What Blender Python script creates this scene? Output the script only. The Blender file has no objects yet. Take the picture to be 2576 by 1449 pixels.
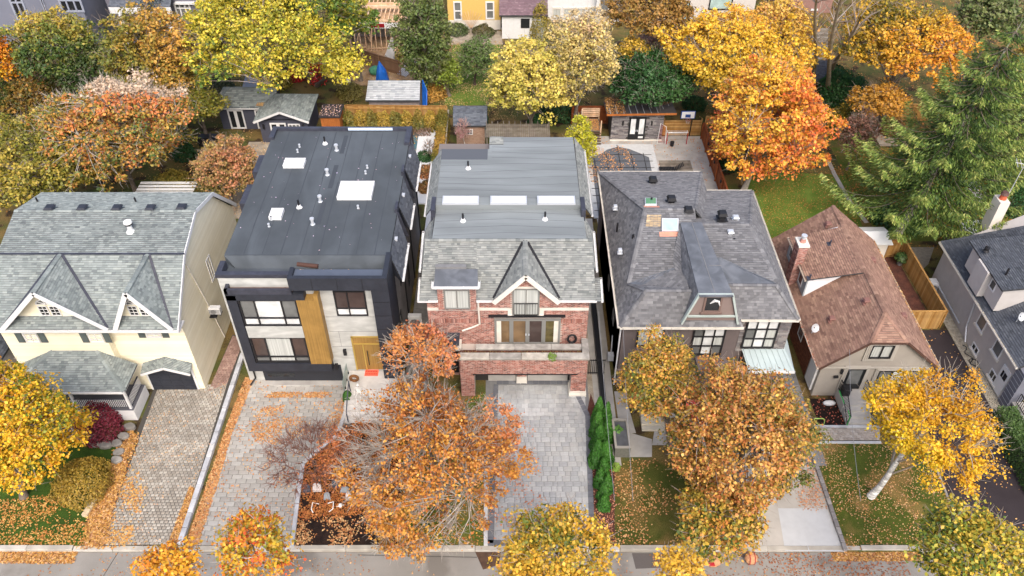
import bpy, math, random
import numpy as np
from mathutils import Vector, Matrix
random.seed(7); RNG = np.random.default_rng(7)
S = bpy.context.scene; C = S.collection
# ------------------------------------------------------------------ camera, world, sun, exposure
HC, FP, PITCH = 42.0, 2060.0, math.radians(42.2)
cp, sp = math.cos(PITCH), math.sin(PITCH)
cam = bpy.data.cameras.new("camera"); camo = bpy.data.objects.new("camera", cam); C.objects.link(camo)
camo.location = (0, 0, HC); camo.rotation_euler = (math.radians(90) - PITCH, 0, 0)
cam.sensor_width = 36; cam.lens = 36 * FP / 2576; cam.clip_start = 0.5; cam.clip_end = 1000; S.camera = camo
W = bpy.data.worlds.new("World"); S.world = W; W.use_nodes = True
nt = W.node_tree; nt.nodes.clear()
sky = nt.nodes.new("ShaderNodeTexSky"); sky.sky_type = 'NISHITA'; sky.sun_disc = False
SUN_EL, SUN_AZ = math.radians(50), math.radians(170)
sky.sun_elevation = SUN_EL; sky.sun_rotation = SUN_AZ; sky.altitude = 100
sky.air_density = 0.8; sky.dust_density = 5.0; sky.ozone_density = 0.6
bgn = nt.nodes.new("ShaderNodeBackground"); bgn.inputs[1].default_value = 0.15
wo = nt.nodes.new("ShaderNodeOutputWorld"); nt.links.new(sky.outputs[0], bgn.inputs[0]); nt.links.new(bgn.outputs[0], wo.inputs[0])
sl = bpy.data.lights.new("sun", 'SUN'); sl.energy = 0.6; sl.angle = math.radians(24); sl.color = (1, 0.985, 0.94)
so = bpy.data.objects.new("sun", sl); C.objects.link(so)
sd = Vector((math.sin(SUN_AZ) * math.cos(SUN_EL), math.cos(SUN_AZ) * math.cos(SUN_EL), math.sin(SUN_EL)))
so.rotation_euler = sd.to_track_quat('Z', 'Y').to_euler(); so.location = (0, 0, 80)
S.view_settings.view_transform = 'Standard'; S.view_settings.look = 'None'; S.view_settings.gamma = 1
S.view_settings.use_curve_mapping = False; S.view_settings.exposure = 1.05
S.cycles.max_bounces = 6; S.cycles.diffuse_bounces = 3; S.cycles.glossy_bounces = 2; S.cycles.transparent_max_bounces = 6

# ------------------------------------------------------------------ measuring helpers (survey points -> metres on real planes)
def _ray(u, v):
    X = (u - 1288) / FP; Y = (v - 724.5) / FP
    return X, cp - Y * sp, -sp - Y * cp
def g(u, v, z=0.0):
    X, Yd, Z = _ray(u, v); t = (z - HC) / Z; return (X * t, Yd * t, z)
def wy(u, v, y):
    X, Yd, Z = _ray(u, v); t = y / Yd; return (X * t, HC + Z * t)      # -> x, z
def depth(y, z): return y * cp + (HC - z) * sp

# ------------------------------------------------------------------ mesh builder
class MB:
    def __init__(s): s.v = []; s.f = []; s.r = []
    def poly(s, pts, r=None):
        n = len(s.v); s.v += [tuple(p) for p in pts]; s.f.append(tuple(range(n, n + len(pts)))); s.r.append(random.random() if r is None else r)
    def hexa(s, P, r=None):          # 8 corners: bottom 0-3 ccw, top 4-7
        n = len(s.v); s.v += [tuple(p) for p in P]; r = random.random() if r is None else r
        for q in ((3, 2, 1, 0), (4, 5, 6, 7), (0, 1, 5, 4), (1, 2, 6, 5), (2, 3, 7, 6), (3, 0, 4, 7)):
            s.f.append(tuple(n + i for i in q)); s.r.append(r)
    def box(s, x0, x1, y0, y1, z0, z1, r=None):
        s.hexa([(x0, y0, z0), (x1, y0, z0), (x1, y1, z0), (x0, y1, z0), (x0, y0, z1), (x1, y0, z1), (x1, y1, z1), (x0, y1, z1)], r)
    def fbox(s, fr, u0, u1, v0, v1, n0, n1, r=None):
        O, U, V, N = fr; P = []
        for n in (n0, n1):
            for (u, v) in ((u0, v0), (u1, v0), (u1, v1), (u0, v1)): P.append(O + U * u + V * v + N * n)
        s.hexa(P, r)
    def prism(s, poly, z0, z1, r=None):     # horizontal polygon extruded upward
        n = len(poly); b = len(s.v); s.v += [(p[0], p[1], z0) for p in poly] + [(p[0], p[1], z1) for p in poly]; r = random.random() if r is None else r
        s.f.append(tuple(range(b + n - 1, b - 1, -1))); s.f.append(tuple(range(b + n, b + 2 * n))); s.r += [r, r]
        for i in range(n): j = (i + 1) % n; s.f.append((b + i, b + j, b + n + j, b + n + i)); s.r.append(r)
    def slab(s, pts, t=0.14, r=None):       # any planar polygon given a thickness downwards
        n = len(pts); b = len(s.v); s.v += [tuple(p) for p in pts] + [(p[0], p[1], p[2] - t) for p in pts]; r = random.random() if r is None else r
        s.f.append(tuple(range(b, b + n))); s.f.append(tuple(range(b + 2 * n - 1, b + n - 1, -1))); s.r += [r, r]
        for i in range(n): j = (i + 1) % n; s.f.append((b + i, b + n + i, b + n + j, b + j)); s.r.append(r)
    def ext(s, pts, d, r=None):             # polygon extruded along vector d
        n = len(pts); b = len(s.v); d = Vector(d); s.v += [tuple(p) for p in pts] + [tuple(Vector(p) + d) for p in pts]; r = random.random() if r is None else r
        s.f.append(tuple(range(b + n - 1, b - 1, -1))); s.f.append(tuple(range(b + n, b + 2 * n))); s.r += [r, r]
        for i in range(n): j = (i + 1) % n; s.f.append((b + i, b + j, b + n + j, b + n + i)); s.r.append(r)
    def beam(s, a, b, w, h, r=None):        # bar with top-left frame about its axis
        a = Vector(a); b = Vector(b); d = (b - a).normalized(); up = Vector((0, 0, 1))
        if abs(d.z) > .95: up = Vector((0, 1, 0))
        sx = d.cross(up).normalized() * (w / 2); sz = sx.normalized().cross(d).normalized() * (h / 2)
        s.hexa([a - sx - sz, a + sx - sz, b + sx - sz, b - sx - sz, a - sx + sz, a + sx + sz, b + sx + sz, b - sx + sz], r)
    def tube(s, pts, rad, n=8, cap=True, r=None):
        pts = [Vector(p) for p in pts]; r = random.random() if r is None else r
        if not hasattr(rad, '__len__'): rad = [rad] * len(pts)
        rings = []
        for i, p in enumerate(pts):
            d = (pts[min(i + 1, len(pts) - 1)] - pts[max(i - 1, 0)]).normalized()
            a = Vector((1, 0, 0)) if abs(d.x) < .8 else Vector((0, 1, 0))
            e1 = d.cross(a).normalized(); e2 = d.cross(e1); b = len(s.v); rings.append(b)
            for k in range(n):
                t = 2 * math.pi * k / n; s.v.append(tuple(p + (e1 * math.cos(t) + e2 * math.sin(t)) * rad[i]))
        for i in range(len(pts) - 1):
            for k in range(n):
                j = (k + 1) % n; s.f.append((rings[i] + k, rings[i] + j, rings[i + 1] + j, rings[i + 1] + k)); s.r.append(r)
        if cap:
            s.f.append(tuple(rings[0] + k for k in range(n))); s.f.append(tuple(rings[-1] + n - 1 - k for k in range(n))); s.r += [r, r]
    def ball(s, c, rx, ry, rz, nu=8, nv=6, r=None):
        b = len(s.v); r = random.random() if r is None else r
        for i in range(nv + 1):
            a = math.pi * i / nv
            for k in range(nu):
                t = 2 * math.pi * k / nu; s.v.append((c[0] + rx * math.sin(a) * math.cos(t), c[1] + ry * math.sin(a) * math.sin(t), c[2] + rz * math.cos(a)))
        for i in range(nv):
            for k in range(nu): j = (k + 1) % nu; s.f.append((b + i * nu + k, b + (i + 1) * nu + k, b + (i + 1) * nu + j, b + i * nu + j)); s.r.append(r)
    def build(s, name, m, parent=None, smooth=False, bevel=0, **props):
        me = bpy.data.meshes.new(name); me.from_pydata(s.v, [], s.f)
        at = me.attributes.new("rnd", 'FLOAT', 'FACE'); at.data.foreach_set("value", s.r[:len(me.polygons)])
        if smooth: me.polygons.foreach_set("use_smooth", [True] * len(me.polygons))
        me.materials.append(m); me.update()
        o = bpy.data.objects.new(name, me); C.objects.link(o); par(o, parent)
        if bevel:
            bv = o.modifiers.new("bevel", 'BEVEL'); bv.width = bevel; bv.segments = 1; bv.limit_method = 'ANGLE'
        for k, v in props.items(): o[k] = v
        return o
def par(o, parent):
    if parent is None: return
    o.parent = parent; mw = Matrix.Translation(parent.location)
    if parent.parent: mw = Matrix.Translation(parent.location) if parent.parent.type != 'EMPTY' else Matrix.Identity(4) @ Matrix.Translation(parent.location)
    o.matrix_parent_inverse = mw.inverted()
def thing(name, label, cat, loc, group=None):
    o = bpy.data.objects.new(name, None); C.objects.link(o); o.location = loc; o.empty_display_size = .3
    o['label'] = label; o['category'] = cat
    if group: o['group'] = group
    return o
def tag(o, label, cat, group=None):
    o['label'] = label; o['category'] = cat
    if group: o['group'] = group
    return o
def copy_thing(root, loc, rz=0, label=None):
    r = root.copy(); C.objects.link(r); r.location = loc; r.rotation_euler = (0, 0, rz)
    if label: r['label'] = label
    for ch in list(root.children):
        c = ch.copy(); C.objects.link(c); c.parent = r
        for gch in list(ch.children):
            d = gch.copy(); C.objects.link(d); d.parent = c
    return r
X, Y, Z = Vector((1, 0, 0)), Vector((0, 1, 0)), Vector((0, 0, 1))
def FR(y): return (Vector((0, y, 0)), X, Z, -Y)
def BK(y): return (Vector((0, y, 0)), X, Z, Y)
def RT(x): return (Vector((x, 0, 0)), Y, Z, X)
def LT(x): return (Vector((x, 0, 0)), Y, Z, -X)

# ------------------------------------------------------------------ materials
MATS = {}
def M(name, cols, rough=.85, nz=None, stain=None, bump=None, metal=0, spec=.3, coat=0):
    """cols: one colour or a palette picked per piece (face attribute rnd + object random)."""
    if name in MATS: return MATS[name]
    m = bpy.data.materials.new(name); m.use_nodes = True; n = m.node_tree; L = n.links.new
    b = n.nodes["Principled BSDF"]; b.inputs["Roughness"].default_value = rough; b.inputs["Metallic"].default_value = metal
    b.inputs["Specular IOR Level"].default_value = spec; b.inputs["Coat Weight"].default_value = coat
    tc = n.nodes.new("ShaderNodeTexCoord")
    if isinstance(cols[0], (int, float)): cols = [cols]
    if len(cols) == 1:
        rgb = n.nodes.new("ShaderNodeRGB"); rgb.outputs[0].default_value = (*cols[0], 1); col = rgb.outputs[0]
    else:
        at = n.nodes.new("ShaderNodeAttribute"); at.attribute_name = "rnd"; oi = n.nodes.new("ShaderNodeObjectInfo")
        ad = n.nodes.new("ShaderNodeMath"); ad.operation = 'ADD'; L(at.outputs["Fac"], ad.inputs[0]); L(oi.outputs["Random"], ad.inputs[1])
        fr = n.nodes.new("ShaderNodeMath"); fr.operation = 'FRACT'; L(ad.outputs[0], fr.inputs[0])
        cr = n.nodes.new("ShaderNodeValToRGB"); cr.color_ramp.interpolation = 'LINEAR'
        while len(cr.color_ramp.elements) < len(cols): cr.color_ramp.elements.new(.5)
        for i, c in enumerate(cols): cr.color_ramp.elements[i].position = i / (len(cols) - 1); cr.color_ramp.elements[i].color = (*c, 1)
        L(fr.outputs[0], cr.inputs[0]); col = cr.outputs[0]
    def mul(col, sc, amt, det=4, dist=0.0, ramp=(.3, .7)):
        t = n.nodes.new("ShaderNodeTexNoise"); t.inputs["Detail"].default_value = det; t.inputs["Distortion"].default_value = dist
        if isinstance(sc, tuple):
            mp = n.nodes.new("ShaderNodeMapping"); mp.inputs["Scale"].default_value = sc; L(tc.outputs["Object"], mp.inputs[0]); L(mp.outputs[0], t.inputs[0]); t.inputs["Scale"].default_value = 1
        else: t.inputs["Scale"].default_value = sc; L(tc.outputs["Object"], t.inputs[0])
        mr = n.nodes.new("ShaderNodeMapRange"); mr.inputs[1].default_value = ramp[0]; mr.inputs[2].default_value = ramp[1]
        mr.inputs[3].default_value = 1 - amt; mr.inputs[4].default_value = 1 + amt * .6; L(t.outputs["Fac"], mr.inputs[0])
        mx = n.nodes.new("ShaderNodeVectorMath"); mx.operation = 'SCALE'; L(col, mx.inputs[0]); L(mr.outputs[0], mx.inputs["Scale"]); return mx.outputs[0]
    if nz: col = mul(col, nz[0], nz[1])
    if stain: col = mul(col, stain[0], stain[1], 6, .6, (.38, .66))
    L(col, b.inputs["Base Color"])
    if bump:
        t = n.nodes.new("ShaderNodeTexNoise"); t.inputs["Scale"].default_value = bump[0]; t.inputs["Detail"].default_value = 5; L(tc.outputs["Object"], t.inputs[0])
        bp = n.nodes.new("ShaderNodeBump"); bp.inputs["Strength"].default_value = .6; bp.inputs["Distance"].default_value = bump[1]
        L(t.outputs["Fac"], bp.inputs["Height"]); L(bp.outputs[0], b.inputs["Normal"])
    MATS[name] = m; return m
def mix_mat(name, c1, c2, scale, lo, hi, rough=.95, nz=None, c3=None, s3=1.0, bump=None):
    """two or three ground colours blended by noise patches"""
    if name in MATS: return MATS[name]
    m = bpy.data.materials.new(name); m.use_nodes = True; n = m.node_tree; L = n.links.new; b = n.nodes["Principled BSDF"]
    b.inputs["Roughness"].default_value = rough; b.inputs["Specular IOR Level"].default_value = .15
    tc = n.nodes.new("ShaderNodeTexCoord")
    def noise(sc, det=5):
        t = n.nodes.new("ShaderNodeTexNoise"); t.inputs["Scale"].default_value = sc; t.inputs["Detail"].default_value = det; L(tc.outputs["Object"], t.inputs[0]); return t.outputs["Fac"]
    def mixc(f, a, bb, lo, hi):
        mr = n.nodes.new("ShaderNodeMapRange"); mr.inputs[1].default_value = lo; mr.inputs[2].default_value = hi; L(f, mr.inputs[0])
        mx = n.nodes.new("ShaderNodeMix"); mx.data_type = 'RGBA'; L(mr.outputs[0], mx.inputs[0])
        for s_, v in ((6, a), (7, bb)):
            if isinstance(v, tuple): mx.inputs[s_].default_value = (*v, 1)
            else: L(v, mx.inputs[s_])
        return mx.outputs[2]
    col = mixc(noise(scale), c1, c2, lo, hi)
    if c3: col = mixc(noise(s3, 8), col, c3, .52, .62)
    if nz:
        mr = n.nodes.new("ShaderNodeMapRange"); mr.inputs[1].default_value = .3; mr.inputs[2].default_value = .7; mr.inputs[3].default_value = 1 - nz[1]; mr.inputs[4].default_value = 1 + nz[1]
        L(noise(nz[0], 3), mr.inputs[0]); mx = n.nodes.new("ShaderNodeVectorMath"); mx.operation = 'SCALE'; L(col, mx.inputs[0]); L(mr.outputs[0], mx.inputs["Scale"]); col = mx.outputs[0]
    L(col, b.inputs["Base Color"])
    if bump:
        bp = n.nodes.new("ShaderNodeBump"); bp.inputs["Strength"].default_value = .7; bp.inputs["Distance"].default_value = bump[1]
        L(noise(bump[0], 4), bp.inputs["Height"]); L(bp.outputs[0], b.inputs["Normal"])
    MATS[name] = m; return m
def leaf_mat():
    m = bpy.data.materials.new("leaf"); m.use_nodes = True; n = m.node_tree; n.nodes.clear(); L = n.links.new
    at = n.nodes.new("ShaderNodeAttribute"); at.attribute_name = "col"
    d = n.nodes.new("ShaderNodeBsdfDiffuse"); t = n.nodes.new("ShaderNodeBsdfTranslucent"); gl = n.nodes.new("ShaderNodeBsdfGlossy"); gl.inputs["Roughness"].default_value = .5
    L(at.outputs["Color"], d.inputs[0]); L(at.outputs["Color"], t.inputs[0])
    m1 = n.nodes.new("ShaderNodeMixShader"); m1.inputs[0].default_value = .18; L(d.outputs[0], m1.inputs[1]); L(t.outputs[0], m1.inputs[2])
    m2 = n.nodes.new("ShaderNodeMixShader"); m2.inputs[0].default_value = .03; L(m1.outputs[0], m2.inputs[1]); L(gl.outputs[0], m2.inputs[2])
    o = n.nodes.new("ShaderNodeOutputMaterial"); L(m2.outputs[0], o.inputs[0]); return m
LEAF = leaf_mat()
def sr(*c): return tuple(((x / 255) / 12.92 if x / 255 <= .04045 else ((x / 255 + .055) / 1.055) ** 2.4) for x in c)
def glass(name, col, rough=.08):
    return M(name, col, rough=rough, spec=.6, nz=(1.3, .25))
G_DARK = glass("glass_dark", (.02, .023, .027)); G_BROWN = glass("glass_brown", (.075, .055, .05), .15); G_GREY = glass("glass_grey", (.16, .165, .16), .2)
G_BLIND = glass("glass_blind", (.74, .76, .75), .25); G_AQUA = glass("glass_aqua", (.42, .56, .53), .15); G_CURT = M("curtain_behind_glass", (.5, .52, .49), .3, nz=((22, 22, .2), .3))
WHITE = M("white_paint", (.72, .72, .71), .5, nz=(3, .06)); CREAM = M("cream_trim", (.72, .68, .6), .6, nz=(2, .1))
BLACK = M("black_metal", (.018, .018, .02), .45); DGREY = M("dark_grey_metal", sr(64, 66, 76), .45, nz=(1.2, .15), stain=(2.5, .18))
NAVY = M("charcoal_panel", sr(50, 53, 61), .5, nz=(.8, .12), stain=(3, .12)); MIDG = M("mid_grey", (.2, .2, .2), .7, nz=(3, .15))
CONC = M("concrete", (.44, .42, .385), .9, nz=(1.2, .14), stain=(.5, .15), bump=(30, .004)); CONCL = M("pale_concrete_panel", sr(186, 187, 182), .85, nz=(1.6, .1), stain=((.7, .7, 2.2), .16))
STUC = M("grey_stucco", sr(188, 182, 177), .95, nz=(2, .07), bump=(45, .004)); BRNST = M("brown_stucco", sr(108, 98, 96), .95, nz=(1.5, .1), bump=(45, .004)); TAUPE = M("taupe_stucco", sr(160, 153, 143), .95, nz=(1.5, .07), bump=(45, .004))
GOLDW = M("gold_wood_panel", sr(156, 122, 66), .55, nz=((22, 22, .35), .22), stain=(1.2, .12)); CEDAR = M("cedar_wood", sr(176, 106, 52), .75, nz=((14, 14, 1), .2), stain=(1.5, .15))
def wood(name, cols): return M(name, cols, .85, nz=((3, 3, .5), .22), stain=(1.2, .2))
W_TAN = wood("fence_boards_tan", [sr(196, 156, 96), sr(178, 134, 74), sr(160, 116, 60), sr(188, 148, 92)]); W_RED = wood("fence_boards_red", [sr(150, 84, 46), sr(134, 70, 36), sr(162, 94, 52)])
W_GREY = wood("weathered_wood", [sr(140, 132, 120), sr(118, 108, 96), sr(150, 142, 128)]); W_NEW = wood("new_lumber", [sr(226, 192, 158), sr(214, 176, 138), sr(232, 204, 176)])
MORTAR = M("mortar", sr(190, 180, 170), .95, nz=(20, .1)); DARKGAP = M("dark_joint", (.075, .07, .062), .95); EDGE = M("shingle_edge_shadow", (.09, .092, .095), .95); DGAP2 = M("dark_shingle_gap", (.05, .052, .055), .95)  # EDGE: asphalt-dark butt colour that also paints the shadow line under each tab
BRICK = M("red_brick", [sr(168, 114, 100), sr(154, 98, 86), sr(190, 142, 128), sr(114, 82, 76), sr(198, 158, 146), sr(160, 106, 94)], .9, nz=(6, .12), stain=(1.2, .2))
BRICKB = M("brown_brick", [sr(120, 72, 50), sr(98, 58, 42), sr(136, 84, 58)], .9)
def shg(name, cols): return M(name, cols, .93, stain=(.35, .09), nz=(25, .08))
SH_GREEN = shg("shingle_grey_green", [sr(106, 112, 112), sr(142, 150, 147), sr(124, 132, 130), sr(154, 161, 156), sr(136, 144, 141), sr(114, 122, 121), sr(146, 154, 150)])
SH_GREY = shg("shingle_light_grey", [sr(106, 110, 108), sr(140, 143, 139), sr(128, 131, 128), sr(154, 156, 150), sr(116, 120, 118), sr(146, 148, 143)])
SH_DARK = shg("shingle_dark_grey", [sr(94, 94, 96), sr(110, 110, 112), sr(124, 124, 125), sr(102, 102, 104), sr(116, 116, 118), sr(134, 134, 135)])
SH_BROWN = shg("shingle_brown", [sr(128, 98, 84), sr(152, 120, 103), sr(140, 108, 94), sr(166, 134, 114), sr(118, 90, 78), sr(146, 114, 98)])
SH_BLACK = shg("shingle_charcoal", [sr(62, 66, 72), sr(84, 88, 95), sr(72, 76, 84), sr(94, 98, 104)])
SH_PALE = shg("shingle_pale", [sr(168, 172, 176), sr(186, 190, 192), sr(150, 156, 160)]); SH_PURP = shg("shingle_purple", [sr(128, 104, 110), sr(116, 92, 98), sr(142, 118, 122)])
MEMB2 = M("roof_membrane_dark", sr(80, 86, 91), .85, nz=(.9, .08), stain=((.45, .14, 1), .22), bump=(60, .003)); MEMB3 = M("roof_membrane_grey", sr(128, 134, 135), .9, nz=((.15, 1.2, 1), .14), stain=((.12, .8, 1), .16), bump=(60, .003))
LEADR = M("lead_flat_roof", sr(104, 108, 114), .5, nz=(.6, .15), stain=(1.2, .25)); BROWNM = M("brown_metal", sr(98, 74, 68), .55, stain=(1.5, .2))
STONEV = M("stone_veneer", [sr(134, 130, 130), sr(104, 100, 102), sr(158, 154, 150), sr(86, 84, 88), sr(146, 138, 134)], .9, nz=(9, .15))
SIDE = M("yellow_siding", sr(238, 230, 202), .6, nz=(.8, .05)); METROOF = M("pale_blue_metal_roof", sr(176, 190, 190), .4, nz=(.9, .08))
BARK = M("grey_bark", (.16, .13, .10), .95, nz=(6, .35), bump=(12, .02)); BARKP = M("pale_bark", (.38, .35, .29), .9, nz=(5, .25)); BIRCH = M("birch_bark", (.7, .68, .62), .8, nz=((2, 2, 7), .35), stain=((3, 3, 9), .4)); BARKD = M("dark_bark", (.09, .065, .05), .95, nz=(6, .3))
TWIG = M("twig_bark", [(.33, .27, .22), (.22, .17, .13), (.42, .36, .31)], .9)
STONE = M("natural_stone", [sr(176, 172, 164), sr(150, 146, 140), sr(190, 184, 172)], .9, nz=(3, .2), stain=(1.5, .2), bump=(14, .01))

# ------------------------------------------------------------------ tile fields: shingles, bricks, pavers, boards
def clip(poly, cv):
    out = poly
    for i in range(len(cv)):
        a = cv[i]; b = cv[(i + 1) % len(cv)]; inp = out; out = []
        if not inp: break
        ex, ey = b[0] - a[0], b[1] - a[1]
        def side(p): return ex * (p[1] - a[1]) - ey * (p[0] - a[0])
        for k in range(len(inp)):
            p, q = inp[k], inp[(k + 1) % len(inp)]; sp_, sq = side(p), side(q)
            if sp_ >= 0: out.append(p)
            if (sp_ >= 0) != (sq >= 0): t = sp_ / (sp_ - sq); out.append((p[0] + (q[0] - p[0]) * t, p[1] + (q[1] - p[1]) * t))
    return out
def ccw(poly):
    a = sum(poly[i][0] * poly[(i + 1) % len(poly)][1] - poly[(i + 1) % len(poly)][0] * poly[i][1] for i in range(len(poly)))
    return poly if a > 0 else poly[::-1]
def rects(poly, tw, th, gap, bond=.5, skip=None):
    """yield (rect2d, clipped polygon or None when whole)"""
    poly = ccw(poly); us = [p[0] for p in poly]; vs = [p[1] for p in poly]; v = min(vs); row = 0
    def ins(u, v): return all((poly[(i + 1) % len(poly)][0] - poly[i][0]) * (v - poly[i][1]) - (poly[(i + 1) % len(poly)][1] - poly[i][1]) * (u - poly[i][0]) >= -1e-6 for i in range(len(poly)))
    while v < max(vs):
        h = th if not isinstance(th, tuple) else random.uniform(*th)
        u = min(us) - (tw if not isinstance(tw, tuple) else tw[1]) * ((bond * (row % 2)) if not isinstance(tw, tuple) else random.random())
        while u < max(us):
            w = tw if not isinstance(tw, tuple) else random.uniform(*tw)
            R = (u + gap / 2, u + w - gap / 2, v + gap / 2, v + h - gap / 2); u += w
            if R[1] < min(us): continue
            cu, cv_ = (R[0] + R[1]) / 2, (R[2] + R[3]) / 2
            if skip and skip(cu, cv_): continue
            c4 = [(R[0], R[2]), (R[1], R[2]), (R[1], R[3]), (R[0], R[3])]; k = sum(ins(*p) for p in c4)
            if k == 4: yield R, None
            else:
                q = clip(c4, poly)
                if len(q) >= 3: yield R, q
        v += h; row += 1
def shingle_face(mb, pts, tw=(.14, .36), e=.15, lift=.034, off=.004, eb=None):
    """overlapping tabs laid up a planar roof face"""
    P = [Vector(p) for p in pts]; n = Vector((0, 0, 0))
    for i in range(len(P)): n += P[i].cross(P[(i + 1) % len(P)])
    n.normalize()
    if n.z < 0: n = -n
    U = n.cross(Z) if abs(n.z) < .999 else X.copy()
    U.normalize(); V = n.cross(U).normalized()
    if V.z < 0: V = -V; U = -U
    O = P[0]; poly = [((p - O).dot(U), (p - O).dot(V)) for p in P]
    for R, q in rects(poly, tw, e, 0.0):
        q = q or [(R[0], R[2]), (R[1], R[2]), (R[1], R[3]), (R[0], R[3])]
        r = random.random(); l = lift * random.uniform(.6, 1.2)
        L = [O + U * a + V * b + n * (off + l * (1 - (b - R[2]) / e)) for a, b in q]
        mb.poly(L, r)
        lo = [(a, b) for a, b in q if b < R[2] + 1e-4]
        if len(lo) == 2:
            (a0, b0), (a1, b1) = lo
            (eb or mb).poly([O + U * a0 + V * b0 + n * (off + l), O + U * a1 + V * b1 + n * (off + l), O + U * a1 + V * (b1 - .012), O + U * a0 + V * (b0 - .012)], r)
def roof(root, faces, m, name="roof", t=.16, soff=None, caps=(), capm=None, tw=(.14, .36), e=.15, **kw):
    mb = MB(); fs = []
    for f in faces:                      # twisted quads are split so that every face is flat
        P = [Vector(p) for p in f]; n_ = (P[1] - P[0]).cross(P[2] - P[0]).normalized()
        if len(P) > 3 and max(abs((p - P[0]).dot(n_)) for p in P) > .01: fs += [[f[0], f[i], f[i + 1]] for i in range(1, len(f) - 1)]
        else: fs.append(f)
    faces = fs
    for f in faces: mb.slab(f, t)
    o = mb.build(name, soff or DGAP2, root)
    sb = MB(); eb = MB()
    for f in faces: shingle_face(sb, f, tw, e, eb=eb)
    sb.build("shingles", m, o, kind="stuff"); eb.build("shingle_edges", EDGE, o, kind="stuff")
    if caps:
        cb = MB()
        for a, b in caps:
            a = Vector(a); b = Vector(b); d = (b - a); L = d.length; d.normalize(); k = max(1, int(L / .28)); s_ = d.cross(Z).normalized()
            for i in range(k):
                p = a + d * (L * i / k); q = a + d * (L * (i + 1) / k) ; w = .15; hz = Vector((0, 0, .05)); r = random.random(); dz = Vector((0, 0, .075))
                cb.poly([p - s_ * w + hz - dz * .6, p + dz, q + dz * .75, q - s_ * w - dz * .6 + hz * .8], r); cb.poly([p + dz, p + s_ * w + hz - dz * .6, q + s_ * w - dz * .6 + hz * .8, q + dz * .75], r)
        cb.build("ridge_caps", capm or m, o, kind="stuff")
    return o
def tile_wall(parent, fr, poly, m, tw, th, gap, d=(.008, .016), holes=(), name="bricks", bond=.5):
    mb = MB(); sk = (lambda u, v: any(h[0] < u < h[1] and h[2] < v < h[3] for h in holes)) if holes else None
    O, U, V, N = fr
    for R, q in rects(poly, tw, th, gap, bond, sk):
        q = q or [(R[0], R[2]), (R[1], R[2]), (R[1], R[3]), (R[0], R[3])]; n1 = random.uniform(*d); r = random.random()
        top = [O + U * a + V * b + N * n1 for a, b in q]; mb.poly(top, r)
        for i in range(len(q)):
            j = (i + 1) % len(q); mb.poly([top[i], O + U * q[i][0] + V * q[i][1], O + U * q[j][0] + V * q[j][1], top[j]], r)
    return mb.build(name, m, parent, kind="stuff")
def pave(parent, poly, z, m, tw, td, gap=.015, h=.05, cap=300, name="paver", bond=.5, skip=None, tilt=.004, shrink=0):
    """individual stones as parts (nearest the viewer first), remainder joined"""
    whole = []; rest = []
    for R, q in rects(poly, tw, td, gap, bond, skip): (whole if q is None else rest).append((R, q))
    whole.sort(key=lambda t: t[0][2]); solo = whole[:cap]; rest += whole[cap:]
    cache = {}
    for R, _ in solo:
        w = round(R[1] - R[0], 1 if isinstance(tw, tuple) else 3); d_ = round(R[3] - R[2], 1 if isinstance(td, tuple) else 3)
        if isinstance(tw, tuple): w = R[1] - R[0]; d_ = R[3] - R[2]; key = (round(w, 2), round(d_, 2)); w, d_ = key[0] - .005, key[1] - .005
        else: key = (w, d_)
        if key not in cache:
            mb = MB(); b = min(.012, w * .06); P = []
            for zz, s_ in ((0, 0), (h - b, 0), (h, b)):
                for sx, sy in ((-1, -1), (1, -1), (1, 1), (-1, 1)): P.append((sx * (w / 2 - s_), sy * (d_ / 2 - s_), zz))
            mb.v = P; mb.f = [(8, 9, 10, 11)] + [(k, (k + 1) % 4, 4 + (k + 1) % 4, 4 + k) for k in range(4)] + [(4 + k, 4 + (k + 1) % 4, 8 + (k + 1) % 4, 8 + k) for k in range(4)]
            mb.r = [0.0] * 9; me = bpy.data.meshes.new(name); me.from_pydata(mb.v, [], mb.f); me.materials.append(m); cache[key] = me
        o = bpy.data.objects.new(name, cache[key]); C.objects.link(o); o.location = ((R[0] + R[1]) / 2, (R[2] + R[3]) / 2, z)
        o.rotation_euler = (random.uniform(-tilt, tilt), random.uniform(-tilt, tilt), random.uniform(-tilt, tilt)); par_keep(o, parent)
    if rest:
        mb = MB()
        for R, q in rest:
            q = q or [(R[0], R[2]), (R[1], R[2]), (R[1], R[3]), (R[0], R[3])]; mb.prism(q, z, z + h + random.uniform(-.004, .004))
        mb.build(name + "s", m, parent, kind="stuff")
def par_keep(o, parent):
    if parent is None: return
    o.parent = parent; o.matrix_parent_inverse = Matrix.Translation(parent.location).inverted()
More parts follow.
